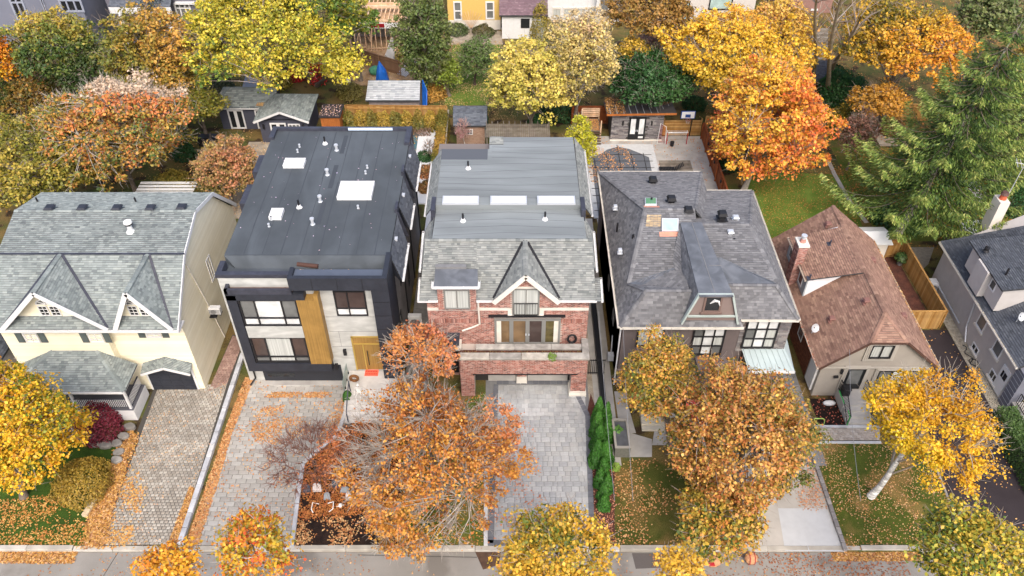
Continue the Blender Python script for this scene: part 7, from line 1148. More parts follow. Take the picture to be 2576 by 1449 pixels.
gB, x0_, x1_ = facade("white_trim_house", "grey sided house with thick white trim and porch roof at the top left", 285, 560, 88, 7.5, M("grey_siding", sr(112, 112, 122), .8, nz=((.5, .5, 12), .1)), 8)
zt_ = wy(330, 22, 86.6)[1]; xa_, xb_ = wy(268, 10, 86)[0], wy(424, 10, 86)[0]; roof(gB, [[(xa_, 86.2, zt_ + .4), (xb_, 86.2, zt_ + .4), (xb_, 88, zt_ + 1.4), (xa_, 88, zt_ + 1.4)]], shg("shingle_slate", []) if 0 else MATS["shingle_slate"], "porch_roof", e=.2); mb = MB(); mb.box(xa_, xb_, 86.15, 86.35, zt_ - .35, zt_ + .35); mb.build("porch_beam", WHITE, gB); mb = MB()
for u in (300, 420): x_ = wy(u, 30, 86.2)[0]; mb.box(x_ - .2, x_ + .2, 86.1, 86.45, 0, zt_ - .3)
mb.build("porch_column", WHITE, gB, kind="stuff"); 
for u in (352, 372, 392): a_ = wy(u, 40, 88)[0]; window(gB, FR(88), a_, a_ + .7, .4, 2.8, (), (), WHITE, G_DARK, .14, .08, name="french_door")
a_, b_ = wy(440, 20, 88)[0], wy(480, 20, 88)[0]; window(gB, FR(88), a_, b_, wy(440, 50, 88)[1], wy(440, 14, 88)[1] + .3, (.33, .66), (.7,), WHITE, G_GREY, .16, .1); mb = MB(); zz = wy(450, 10, 87.8)[1]; mb.box(xb_, xb_ + 6, 87.6, 88, zz, zz + .2); mb.build("eave_trim", WHITE, gB)
# construction
cs_ = thing("house_under_construction", "timber framed house under construction with bare rafters and white wrap", "building site", (-15, 88, 0)); xa_, xb_ = -18.4, -11.5
zf = wy(900, 66, 86.0)[1]; mb = MB(); mb.box(xa_, xb_, 86, 86.15, zf - .25, zf + .35); mb.build("wrap_band", WHITE, cs_); mb = MB(); xr = wy(950, 60, 85.9)[0]; mb.box(xr - .9, xr + .7, 85.92, 85.99, zf - .1, zf + .3); mb.build("red_banner", M("red_banner", sr(140, 24, 32), .7), cs_)
mb = MB(); mb.box(xa_, xb_, 86.2, 90, zf + .3, zf + .4); mb.build("subfloor", M("plywood", sr(196, 164, 128), .9, nz=(2, .1)), cs_)
for i in range(12): mb = MB(); x_ = xa_ + .3 + i * .58; mb.box(x_, x_ + .07, 86.1, 86.2, 0, zf - .25); mb.build("stud", W_NEW, cs_)
for i in range(15): mb = MB(); x_ = xa_ + .1 + i * .47; mb.beam((x_, 86.1, zf + .5), (x_ + .15, 88.0, zf + 1.1), .09, .2); mb.build("rafter", W_NEW, cs_)
for i in range(15): mb = MB(); x_ = xa_ + .1 + i * .47; mb.beam((x_, 88.6, zf + 1.2), (x_ + .15, 92.0, zf + 2.4), .09, .2); mb.build("rafter", W_NEW, cs_)
for y_, z_ in ((86.1, .42), (88.1, 1.12), (88.6, 1.32), (90.2, 1.9)): mb = MB(); mb.box(xa_, xb_, y_, y_ + .15, zf + z_, zf + z_ + .22); mb.build("beam", W_NEW, cs_)
mb = MB(); mb.box(xa_, xb_, 88.2, 88.6, zf + 1.2, zf + 1.3); mb.build("plywood_sheet", W_NEW, cs_); mb = MB(); mb.box(xa_, xb_, 89.5, 89.6, 0, zf); mb.build("inner_wall", M("block_wall", sr(150, 144, 138), .95, nz=(2, .12)), cs_)
for (u, v, u2, v2) in ((894, 130, 906, 62), (936, 110, 906, 62), (935, 128, 935, 72), (880, 122, 922, 118), (925, 122, 1000, 122), (975, 138, 1000, 122)):
    mb = MB(); p = g(u, v, .1); q = (wy(u2, v2, p[1])[0], p[1], max(.2, wy(u2, v2, p[1])[1])); mb.beam(p, q, .1, .1); mb.build("scaffold_timber", W_NEW, cs_)
mb = MB(); p = g(974, 158); mb.hexa([(p[0] - .5, p[1] - .3, 0), (p[0] + .9, p[1] - .3, 0), (p[0] + .5, p[1] + 3.5, 0), (p[0] + .1, p[1] + 3.5, 0), (p[0] - .3, p[1] - .2, .5), (p[0] - .1, p[1] - .2, 1.1), (p[0] + .4, p[1] + 3.5, 1.3), (p[0] + .15, p[1] + 3.5, 1.3)]); tag(mb.build("concrete_ramp", CONC), "tapered concrete wall form at the edge of the dug building site", "concrete form")
ffb = thing("site_fence", "brown board hoarding along the edge of the building site", "fence", (-14.5, 80, 0)); boards(ffb, g(905, 158)[:2], g(1010, 190)[:2], 0, 1.6, M("hoarding_board", [sr(134, 104, 80), sr(116, 88, 66)], .95), .3)
lb = thing("lumber_pile", "pile of pale metal studs and planks leaning by the site fence", "lumber pile", (*D((1015, 178))[0], 0)); p = Vector(g(1000, 188)); 
for k in range(7): mb = MB(); mb.beam(p + Vector((k * .15, -k * .1, .1)), p + Vector((1.4 + k * .16, 2.0 - k * .2, .9)), .08, .05); mb.build("stud", GALV, lb)
# rear fences at the right
rf_ = thing("rear_wood_fence", "pale tan board fence behind the golden trees at the upper right", "fence", (32, 67, 0)); boards(rf_, g(2175, 300)[:2], g(2330, 305)[:2], .02, 1.8, W_TAN, .17); rg = thing("patio_fence", "plain tan fence between the orange maple and the slatted corner", "fence", (19.2, 68.6, 0)); boards(rg, (18.4, 68.4), (20.5, 68.4), .02, 1.9, W_TAN, .17)
sheet("stone_patio", D((2190, 330), (2280, 330), (2285, 368), (2215, 368)), .012, SAND); dp = thing("dark_playhouse", "small dark shingled roof under the tall bare trunks", "shed", (*D((2052, 235))[0], 0)); c_ = g(2052, 240); mb = MB(); mb.box(c_[0] - 1, c_[0] + .9, c_[1], c_[1] + 2, 0, 1.8); mb.build("wall", BRICKB, dp); roof(dp, [[(c_[0] - 1.2, c_[1] - .3, 1.8), (c_[0] + 1.1, c_[1] - .3, 1.8), (c_[0] + 1.1, c_[1] + 2.2, 2.8), (c_[0] - 1.2, c_[1] + 2.2, 2.8)]], SH_BLACK)
stp = thing("garden_stairs", "weathered timber garden stairs below the pink brick house", "steps", (*D((2062, 130))[0], 0))
for k in range(8): c_ = g(2060, 150 - k * 8); mb = MB(); mb.box(c_[0] - .9, c_[0] + .9, c_[1], c_[1] + .35, 0, .1 + k * .12); mb.build("step", W_GREY, stp)
sheet("tiled_roof_deck", D((605, 235), (640, 235), (665, 165), (625, 165)), .02, M("slate_tiles", sr(128, 134, 146), .8, nz=(3, .1)))

# ================================================================== TREES AND PLANTS
YEL = [(120, 140, 40), (206, 190, 44), (236, 204, 60), (244, 196, 50), (224, 160, 40)]; YG = [(96, 128, 40), (160, 176, 56), (214, 206, 74), (236, 220, 96), (206, 190, 70)]
ORG = [(140, 76, 34), (196, 112, 40), (222, 138, 46), (236, 164, 60), (180, 96, 40)]; OBR = [(128, 84, 40), (184, 112, 48), (120, 100, 44), (210, 142, 56), (228, 170, 70), (232, 184, 84), (176, 104, 50)]
RUS = [(136, 70, 44), (182, 98, 54), (206, 124, 64), (192, 106, 58), (218, 148, 84)]; GLD = [(150, 116, 30), (222, 162, 36), (240, 182, 44), (232, 148, 36), (214, 124, 34)]
GRO = [(70, 92, 36), (110, 120, 46), (168, 140, 54), (206, 132, 56), (222, 120, 60)]; MAP = [(92, 112, 40), (150, 140, 48), (212, 170, 60), (130, 124, 46), (224, 162, 66), (206, 124, 56), (184, 150, 56)]
GRN = [(34, 62, 24), (52, 88, 32), (76, 112, 40), (100, 130, 50)]; OLV = [(76, 92, 34), (124, 124, 42), (168, 150, 52), (150, 140, 48)]; DKG = [(24, 54, 22), (36, 76, 32), (58, 98, 42), (70, 110, 50)]
FIRE = [(228, 172, 54), (238, 188, 62), (232, 154, 54), (228, 128, 56), (220, 104, 54)]
# --- front yards, left to right
tree("big yellow maple covering the lawn in front of the yellow gambrel house", (48, 1088), 150, 196, 5.2, [(96, 120, 36), (150, 156, 38), (214, 184, 40), (236, 196, 44), (238, 176, 38), (220, 148, 36)], hb=.12, jit=.5, ls=.18, seed=11, base=D((60, 1250))[0], dens=1.15)
RED_ = [(70, 22, 28), (112, 34, 42), (140, 48, 56), (120, 38, 44)]; p = D((255, 1085))[0]; shrub("round burgundy Japanese maple in front of the white porch", p[0], p[1], 1.45, 2.0, RED_, 5200, .12, 12, name="japanese_maple", cat="tree")
p = D((215, 1225))[0]; shrub("olive and gold mounded shrub beside the cobbled driveway", p[0], p[1], 1.75, 1.9, [(96, 96, 34), (146, 124, 40), (176, 138, 48), (120, 112, 40)], 7000, .11, 13)
sw = thing("curved_stone_edging", "curved row of flat grey boulders round the burgundy maple bed", "garden edging", (*D((270, 1120))[0], 0))
for k, (u, v) in enumerate(((222, 1105), (243, 1118), (268, 1124), (294, 1118), (314, 1100), (328, 1078), (300, 1140), (296, 1160))): c_ = g(u, v); mb = MB(); mb.prism([(c_[0] + .42 * math.cos(t) * random.uniform(.8, 1.1), c_[1] + .3 * math.sin(t) * random.uniform(.8, 1.1)) for t in np.linspace(0, 5.5, 8)], 0, .22 + .05 * (k % 3)); mb.build("stone", M("grey_boulder", [sr(140, 136, 130), sr(120, 116, 110), sr(158, 154, 146)], .9, nz=(3, .25), bump=(9, .03)), sw, bevel=.05)
lb_ = thing("block_edging", "short row of tan concrete blocks at the lawn edge below the olive shrub", "garden edging", (*D((225, 1275))[0], 0)); a = Vector(g(240, 1258)); b = Vector(g(214, 1302))
for k in range(5): mb = MB(); mb.beam(a.lerp(b, k / 5) + Z * .12, a.lerp(b, (k + .93) / 5) + Z * .12, .35, .24); mb.build("block", M("tan_block", sr(196, 178, 146), .9, nz=(4, .15)), lb_, bevel=.02)
tree("young red and orange maple with white branches at the bottom edge left of centre", (640, 1385), 112, 118, 8.5, [(120, 136, 40), (176, 156, 44), (214, 164, 44), (224, 132, 44), (204, 80, 40)], nf=.8, seed=14, bark=BARKP, twm=M("pale_twig", [(.5, .46, .4), (.38, .34, .29)], .9), dens=.62, ls=.17, puff=.6, jit=.4, tr=.13)
tree("small orange maple crown at the bottom edge below the cobbled driveway", (418, 1440), 98, 62, 8.3, [(170, 100, 36), (226, 150, 40), (236, 172, 50), (226, 130, 40)], seed=15, dens=.9, ls=.2, puff=.55, tr=.12)
bare_b = D((806, 1217))[0]
tree("nearly bare spreading Japanese maple over the mulch bed with stone edging", (785, 1148), 125, 80, 2.1, RUS, base=bare_b, seed=16, dens=.75, ls=.12, puff=.5, twig=6, bark=BARKD, twm=M("red_brown_twig", [(.16, .075, .055), (.24, .13, .1)], .9), bare=.86, tr=.1, lower=-.1, name="japanese_maple", nlimb=14)
tree("thin rust leaved tree rising between the gold door and the brick house", (1058, 890), 118, 86, 5.2, [(150, 70, 50), (184, 98, 66), (206, 124, 78), (214, 140, 70)], base=D((1002, 985))[0], seed=17, dens=.55, ls=.17, puff=.6, twig=4, bark=BARKP, twm=M("pale_twig", [(.5, .46, .4)], .9), bare=.5, tr=.15)
tree("large orange brown maple spreading over the lawn between the two paver driveways", (1083, 1150), 215, 200, 5.6, [(140, 80, 38), (186, 110, 46), (206, 132, 54), (226, 160, 64), (176, 96, 46), (214, 146, 60)], base=D((1120, 1290))[0], seed=18, dens=.95, ls=.165, puff=.68, twig=7, bare=.43, nf=.35, hb=-.05, tr=.2, jit=.45, irr=.3, twm=M("mid_twig", [(.3, .26, .22), (.42, .38, .33)], .9))
tree("sparse rust tree with pale bare branches hanging over the silver paver driveway", (1235, 1110), 95, 150, 4.6, RUS, base=D((1205, 1180))[0], seed=19, dens=.5, ls=.17, puff=.6, twig=5, bark=BARKP, twm=M("pale_twig", [(.5, .46, .4)], .9), bare=.6, tr=.14)
tree("low thinning rust coloured tree with bare twigs near the kerb beside the black mulch", (1050, 1300), 120, 85, 2.6, OBR, base=D((1080, 1330))[0], seed=20, dens=.45, ls=.16, puff=.55, twig=6, bark=BARKP, twm=M("pale_twig", [(.5, .46, .4)], .9), bare=.55, tr=.12)
tree("golden maple crown at the bottom centre over the end of the silver driveway", (1400, 1400), 165, 132, 8.5, [(96, 114, 36), (176, 158, 44), (222, 182, 52), (232, 168, 54), (140, 136, 42), (206, 130, 46)], seed=21, dens=.9, ls=.17, nf=.6, tr=.2)
tree("small golden crown at the bottom edge beside the paper leaf bag", (1712, 1432), 76, 46, 8.0, [(120, 130, 40), (214, 176, 50), (232, 176, 60)], seed=22, dens=.9, ls=.19, puff=.5, tr=.1)
tree("orange gold maple hiding the left half of the brown stucco house front", (1655, 965), 112, 132, 5.4, MAP, seed=23, base=D((1690, 1120))[0], dens=1.05, ls=.17, nf=.55, jit=.5)
tree("largest orange maple in the front yards, covering the concrete driveway", (1868, 1105), 198, 205, 5.8, [(96, 108, 42), (156, 132, 48), (208, 156, 60), (130, 120, 46), (200, 126, 56), (176, 100, 52), (216, 160, 76)], seed=24, base=D((1845, 1230))[0], dens=1.1, ls=.175, nf=.45, jit=.5, tr=.28)
tree("lower golden brown maple crown reaching the kerb by the new concrete slab", (1810, 1300), 128, 88, 3.6, MAP, seed=25, base=D((1800, 1320))[0], dens=.95, ls=.21, nf=.6, jit=.5)
p = D((1770, 1075))[0]; tree("small scarlet tinted crown inside the largest orange maple", (1768, 1035), 48, 38, 7.6, [(200, 90, 60), (222, 110, 70), (210, 80, 64)], base=D((1800, 1200))[0], seed=26, dens=.8, ls=.2, puff=.5, tr=.08)
bx_, by_ = D((2190, 1249))[0]
BIR = tree("leaning white barked birch with yellow crown over the bungalow lawn", (2352, 1062), 188, 150, 6.2, [(170, 150, 30), (226, 184, 30), (240, 200, 44), (232, 168, 36), (206, 140, 34)], base=(bx_, by_), seed=27, bark=BIRCH, dens=.85, irr=.3, bare=.27, ls=.15, twm=M("birch_twig", [(.42, .38, .32), (.3, .25, .2)], .9), puff=.75, nf=.5, tr=.2, name="birch_tree", twig=3)
tree("yellow green maple filling the bottom right corner", (2460, 1405), 165, 138, 8.5, [(78, 104, 36), (120, 140, 44), (170, 170, 50), (214, 190, 56), (226, 176, 56), (150, 156, 48)], seed=28, dens=1.05, ls=.18, nf=.55, jit=.5)
ARB = [(28, 66, 16), (48, 98, 26), (70, 126, 38), (90, 144, 50)]
for k, (u, v, h_, r_) in enumerate(((1502, 1072, 2.6, .48), (1522, 1082, 2.5, .42), (1500, 1098, 2.4, .5), (1524, 1112, 2.2, .44), (1504, 1130, 2.3, .55), (1520, 1168, 2.1, .6), (1500, 1168, 2.2, .55), (1516, 1196, 1.7, .42), (1508, 1222, 1.6, .42), (1526, 1236, 1.5, .42), (1516, 1254, 1.5, .4), (1518, 1278, 1.3, .42))):
    p = D((u, v))[0]; n_ = ("first", "second", "third", "fourth", "fifth", "sixth", "seventh", "eighth", "ninth", "tenth", "eleventh", "last")[k]
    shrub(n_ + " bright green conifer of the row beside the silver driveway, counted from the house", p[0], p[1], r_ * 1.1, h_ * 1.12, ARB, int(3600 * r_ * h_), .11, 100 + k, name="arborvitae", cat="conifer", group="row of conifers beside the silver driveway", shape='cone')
p = D((1552, 1105))[0]; shrub("light green leafy shrub between the conifer row and the grey planter", p[0], p[1], .5, 1.1, [(70, 120, 40), (110, 160, 60)], 700, .14, 31); p = D((1548, 1172))[0]; shrub("small lime green weed at the front corner of the grey planter", p[0] , p[1] - .2, .3, .4, [(120, 160, 50), (150, 180, 70)], 180, .12, 32)
hedge("clipped dark green hedge slanting down to the bottom right edge", D((2510, 1060))[0], D((2610, 1250))[0], 1.3, 1.5, [(54, 84, 34), (84, 112, 46), (70, 98, 40)], 9000, 33); p = D((2570, 1068))[0]; shrub("round dark green bush in front of the grey house porch", p[0] + .8, p[1], 1.1, 1.3, DKG, 3200, .13, 34)
# --- back yards, left side
tree("gold green tree behind the left end of the yellow house", (92, 398), 195, 98, 5.6, [(96, 104, 34), (140, 140, 46), (184, 166, 58), (200, 170, 60)], seed=41, dens=1.0, ls=.24, nf=.5)
tree("broad orange and green maple with pale bare top behind the yellow house", (285, 322), 200, 160, 6.5, [(76, 100, 40), (120, 132, 48), (204, 152, 60), (96, 116, 44), (220, 142, 66), (166, 146, 58), (222, 128, 70)], seed=42, hb=.12, nlimb=5, dens=1.05, ls=.25, nf=.5, fringe=((222, 196, 168), .5), twm=M("pale_twig", [(.5, .46, .4)], .9), twig=4, jit=.5)
tree("orange and olive maple behind the pale topped tree", (385, 165), 130, 140, 7.0, [(80, 100, 36), (126, 128, 44), (160, 144, 50), (214, 154, 66)], seed=43, dens=1.0, ls=.26, nf=.5, hb=.25)
tree("olive green lower maple left of the charcoal cabana", (495, 262), 72, 55, 4.0, [(84, 102, 36), (130, 136, 44), (172, 156, 54)], seed=44, dens=1.0, ls=.24)
tree("green maple with yellow flecks at the upper left", (140, 115), 120, 105, 6.5, [(48, 76, 28), (80, 104, 38), (136, 146, 54), (190, 170, 60)], seed=45, dens=1.0, ls=.27, hb=.2)
tree("dark green tree behind the green maple in the upper left", (235, 175), 100, 80, 4.5, [(40, 64, 26), (70, 92, 36), (110, 116, 44)], seed=46, dens=1.0, ls=.27)
tree("orange gold tree cropped by the left edge", (-12, 150), 60, 90, 6.0, GLD, seed=47, ls=.26); tree("dark mixed green trees low at the left edge above the willow", (60, 235), 90, 70, 3.0, [(50, 66, 28), (90, 96, 36), (170, 120, 50)], seed=48, ls=.26)
tree("small gold and pink tinged tree between the yellow and modern houses", (572, 425), 90, 88, 3.6, [(96, 110, 44), (140, 136, 60), (176, 150, 76), (206, 136, 90)], seed=49, hb=.25, dens=.9, ls=.2, puff=.6, tr=.12)
tree("large bright yellow maple behind the charcoal cabana", (672, 72), 225, 125, 8.5, [(84, 112, 36), (120, 140, 42), (196, 190, 52), (226, 212, 62), (214, 196, 56), (150, 156, 46)], base=D((785, 205))[0], seed=50, irr=.28, bare=.14, dens=1.05, ls=.28, nf=.35, jit=.45, tr=.4, puff=.95)
tree("right limb crown of yellow leaves above the red creeper", (860, 165), 62, 50, 6.0, [(150, 160, 40), (220, 210, 60), (236, 220, 76)], seed=51, dens=1.0, ls=.26, base=D((795, 215))[0])
tree("green gold tree filling the gap beside the building site", (880, 40), 60, 70, 7.0, [(70, 90, 34), (130, 140, 46), (200, 190, 60)], seed=52, ls=.26)
for k, (u, v, r_, h_) in enumerate(((745, 200, 1.0, 1.5), (800, 205, 1.2, 2.6), (820, 185, .8, 2.0))):
    p = D((u, v))[0]; shrub(("scarlet creeper mound left of the yellow maple trunk", "scarlet and orange creeper climbing by the yellow maple trunk", "small scarlet creeper right of the yellow maple trunk")[k], p[0], p[1], r_, h_, [(150, 24, 30), (200, 40, 40), (214, 90, 50), (120, 60, 30)], 1300, .18, 60 + k, name="red_creeper", cat="creeper", group="scarlet creepers under the yellow maple")
tree("tall dark cedar right of the building site", (1062, 92), 82, 122, 6.5, [(64, 84, 34), (92, 114, 46), (122, 136, 62), (108, 116, 54)], seed=53, dens=1.3, ls=.24, name="cedar_tree", puff=.7, lower=-.95, irr=.1)
tree("light green loose shrubby tree beside the dark cedar", (1120, 180), 45, 50, 2.6, [(100, 130, 40), (160, 176, 56)], seed=54, ls=.22)
tree("small twiggy green apple tree on the far green lawn", (1198, 150), 55, 58, 3.0, [(84, 112, 50), (112, 140, 62), (96, 124, 54)], seed=55, dens=.8, ls=.18, puff=.6, twig=5, bark=BARKD, tr=.14, name="apple_tree")
tree("pale yellow maple left of the pool house", (1330, 210), 112, 112, 6.0, [(130, 140, 50), (196, 190, 70), (226, 214, 90), (214, 196, 84)], seed=56, dens=1.0, ls=.26, nf=.45)
tree("straw and pale yellow tree thinning at its top behind the pool house", (1460, 150), 105, 120, 7.5, [(150, 144, 60), (206, 190, 90), (222, 204, 110), (196, 170, 110)], seed=57, dens=.85, ls=.24, twig=5, fringe=((212, 188, 140), .5), twm=M("pale_twig", [(.5, .46, .4)], .9))
tree("dark ivy green tree directly behind the pool house", (1640, 192), 122, 78, 5.2, [(30, 62, 24), (46, 86, 34), (68, 108, 46), (82, 122, 54)], seed=58, dens=1.15, ls=.24); tree("green and gold tree between the ivy tree and the white house", (1590, 145), 50, 55, 5.5, [(64, 92, 34), (150, 140, 44), (214, 164, 50)], seed=59, hb=.3)
tree("brown green maple hanging over the top edge", (1640, 25), 122, 62, 9.0, [(84, 84, 30), (130, 108, 42), (170, 120, 56), (150, 120, 50)], seed=60, dens=1.0, ls=.28); tree("pale pinkish almost bare tree below the top edge maple", (1660, 105), 62, 55, 6.0, [(196, 166, 144), (180, 150, 124), (206, 180, 160)], seed=61, dens=.6, ls=.2, twig=6, bare=.4, twm=M("pale_twig", [(.5, .46, .4)], .9))
tree("broad golden tree behind the fiery orange maple", (1855, 130), 200, 135, 7.0, [(160, 130, 34), (226, 172, 44), (238, 190, 60), (232, 160, 54)], seed=62, dens=1.05, ls=.27, nf=.4, tr=.3)
tree("yellow crown joined to the golden tree at the top edge", (1965, 60), 90, 75, 8.0, [(190, 160, 50), (226, 180, 70), (214, 150, 80)], seed=63, dens=.9, ls=.26)
tree("fiery orange and yellow maple beside the bungalow's leafy lawn", (1932, 325), 152, 175, 6.0, FIRE, base=D((1868, 485))[0], seed=64, dens=1.1, ls=.25, nf=.35, jit=.35, tr=.26, bark=BARKP)
tree("golden orange maple behind the spruce at the upper right", (2280, 105), 165, 130, 8.5, [(110, 112, 34), (196, 150, 44), (232, 168, 50), (226, 140, 48)], base=D((2215, 310))[0], seed=65, dens=1.0, ls=.27, nf=.4, tr=.32)
tree("lower amber crown left of the spruce tip branches", (2215, 255), 75, 60, 4.5, [(150, 110, 40), (214, 150, 54), (226, 160, 60)], seed=66, ls=.24, dens=.9, base=D((2205, 318))[0])
tree("green tree at the top right corner behind the spruce", (2490, 40), 95, 80, 10.0, [(54, 78, 34), (90, 112, 50), (130, 140, 70)], seed=67, ls=.28); tree("yellow green bush of trees at the right edge", (2570, 190), 60, 90, 4.0, [(120, 120, 40), (190, 160, 56), (226, 180, 60)], seed=68, ls=.25)
p = D((2108, 262))[0]; shrub("large rounded dark green bush under the bare trunks", p[0], p[1], 2.6, 3.8, [(28, 66, 26), (44, 88, 34), (64, 108, 44)], 6500, .22, 69); p = D((2120, 330))[0]; shrub("green and gold shrub below the large dark bush", p[0], p[1], 2.0, 2.6, [(50, 76, 28), (90, 104, 34), (200, 160, 50)], 3600, .2, 70)
tree("thin brownish half bare tree beside the spruce", (2160, 345), 55, 70, 3.5, [(120, 92, 66), (150, 100, 76), (110, 110, 60)], seed=71, dens=.6, ls=.19, puff=.6, twig=6, bare=.35, tr=.1); p = D((2575, 300))[0]; shrub("dark maroon bush at the right edge behind the spruce", p[0], p[1], 1.6, 2.2, [(70, 20, 34), (104, 34, 50)], 1600, .2, 72)
# tall bare trunks
for k, (u0, v0, u1, v1, zt) in enumerate(((2040, 215, 2062, -30, 15), (2072, 250, 2118, -30, 16), (2078, 215, 2160, 40, 13))):
    b_ = Vector(g(u0, v0)); t_ = Vector(g(u1, v1, zt)); r_ = thing("bare_tree", ("leftmost tall bare trunk above the small dark playhouse", "middle tall bare trunk forking above the dark green bush", "right hand slanting bare trunk above the dark green bush")[k], "tree", b_, "tall bare trunks at the upper right"); mb = MB(); pts = [b_.lerp(t_, f) + Vector((.25 * math.sin(f * 6 + k), .2 * math.cos(f * 5), 0)) for f in np.linspace(0, 1, 9)]; mb.tube(pts, [.26 * (1 - .7 * i / 8) for i in range(9)], 8); mb.build("trunk", M("olive_bark", (.26, .22, .15), .9, nz=(4, .3)), r_, smooth=True)
    LA, LB, RA, RB = [], [], [], []; rn = random.Random(k)
    for i in range(26): q = pts[rn.randint(3, 8)]; e = q + Vector((rn.uniform(-2.4, 2.4), rn.uniform(-2, 2), rn.uniform(.6, 3))); m_ = q.lerp(e, .5) + Vector((rn.uniform(-.2, .2), 0, .2)); LA += [tuple(q), tuple(m_), tuple(m_)]; LB += [tuple(m_), tuple(e), tuple(m_ + (e - q) * .4 + Vector((rn.uniform(-.6, .6), rn.uniform(-.6, .6), .2)))]; RA += [.06, .035, .025]; RB += [.035, .01, .008]
    segs("branches", LA, LB, np.array(RA), np.array(RB), TWIG, r_)
# big spruce
def spruce(label, base, top, H_, R_, seed, n_wh=24, nb=9, pal=((60, 84, 34), (92, 114, 48), (128, 142, 66), (168, 168, 92)), dens=1.0, name="spruce_tree", z_lo=2.2, bark=BARKP, wid=.36):
    global RNG; RNG = np.random.default_rng(seed); rn = random.Random(seed); b_ = Vector(base); t_ = Vector(top); r_ = thing(name, label, "tree", b_); mb = MB(); mb.tube([b_.lerp(t_, f) for f in np.linspace(0, 1, 9)], [.36 * (1 - .93 * f) for f in np.linspace(0, 1, 9)], 9); mb.build("trunk", bark, r_, smooth=True); LA, LB, RA, RB = [], [], [], []; PP, NN, TT, AX = [], [], [], []
    for w in range(n_wh):
        f = (w + rn.uniform(-.3, .3)) / n_wh; z_ = z_lo + (H_ - z_lo) * max(f, 0); c_ = b_.lerp(t_, z_ / H_); L0 = R_ * (1 - max(f, 0)) ** .75
        for k in range(nb if f < .8 else 5):
            a_ = 2 * math.pi * (k + w * .37) / (nb if f < .8 else 5) + rn.uniform(-.2, .2); L = L0 * rn.uniform(.75, 1.12) + .3; d_ = Vector((math.cos(a_), math.sin(a_), 0)); pts = []
            for i in range(9): s_ = i / 8; pts.append(c_ + d_ * (L * s_) + Z * (-.26 * L * math.sin(s_ * math.pi * .75) + .16 * L * s_ ** 3 + .1))
            for i in range(8): LA.append(tuple(pts[i])); LB.append(tuple(pts[i + 1])); RA.append(.05 * (1 - i / 9)); RB.append(.05 * (1 - (i + 1) / 9))
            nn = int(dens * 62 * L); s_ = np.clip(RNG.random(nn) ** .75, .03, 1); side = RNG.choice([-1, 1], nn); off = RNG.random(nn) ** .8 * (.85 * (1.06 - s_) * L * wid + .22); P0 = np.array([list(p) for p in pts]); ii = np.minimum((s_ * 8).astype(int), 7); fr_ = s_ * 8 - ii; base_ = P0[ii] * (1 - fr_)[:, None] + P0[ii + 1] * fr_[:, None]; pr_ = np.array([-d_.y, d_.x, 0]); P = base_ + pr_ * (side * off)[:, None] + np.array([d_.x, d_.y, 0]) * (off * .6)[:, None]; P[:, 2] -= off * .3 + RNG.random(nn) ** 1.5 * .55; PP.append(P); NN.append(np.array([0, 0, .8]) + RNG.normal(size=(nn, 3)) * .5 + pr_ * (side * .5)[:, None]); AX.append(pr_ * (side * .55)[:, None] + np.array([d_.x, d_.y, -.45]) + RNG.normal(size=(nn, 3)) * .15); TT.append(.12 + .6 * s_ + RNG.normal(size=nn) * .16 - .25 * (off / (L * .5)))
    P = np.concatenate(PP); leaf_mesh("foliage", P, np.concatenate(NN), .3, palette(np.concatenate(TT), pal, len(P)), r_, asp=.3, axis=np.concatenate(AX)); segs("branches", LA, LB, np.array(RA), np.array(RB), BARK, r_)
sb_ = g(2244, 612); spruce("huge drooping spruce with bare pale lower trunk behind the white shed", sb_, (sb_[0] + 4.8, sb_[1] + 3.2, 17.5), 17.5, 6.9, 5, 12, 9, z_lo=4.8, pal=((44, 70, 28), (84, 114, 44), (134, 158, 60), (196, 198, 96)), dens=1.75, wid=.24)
spruce("second spruce merging with the huge one at the right edge", g(2500, 470), (g(2500, 470)[0] + 1, g(2500, 470)[1] + 2, 14), 14, 5.0, 6, 16, 8, z_lo=4.0)
spruce("small blue green spruce peeking above the orange olive maple", g(415, 120), (g(415, 120)[0], g(415, 120)[1], 10), 10, 1.6, 8, 14, 6, pal=((80, 100, 84), (120, 136, 116), (150, 160, 140)), name="small_spruce")
c_ = g(2300, 560); shrub("green leafy shrub at the foot of the big spruce trunk", c_[0] - .8, c_[1] - .6, 1.2, 1.3, [(50, 90, 34), (90, 130, 50)], 1500, .17, 75); c_ = g(2225, 560); shrub("dark green undergrowth left of the spruce trunk", c_[0], c_[1], 1.2, 1.6, DKG, 1500, .18, 76); c_ = g(2545, 520); shrub("dark leafy shrubs behind the cream chimney", c_[0], c_[1], 2.2, 1.6, DKG, 3200, .18, 77); c_ = g(2505, 470); shrub("mixed green shrubs beside the slab path", c_[0] + .8, c_[1], 1.4, 1.0, [(40, 80, 34), (80, 120, 50)], 1500, .16, 78)
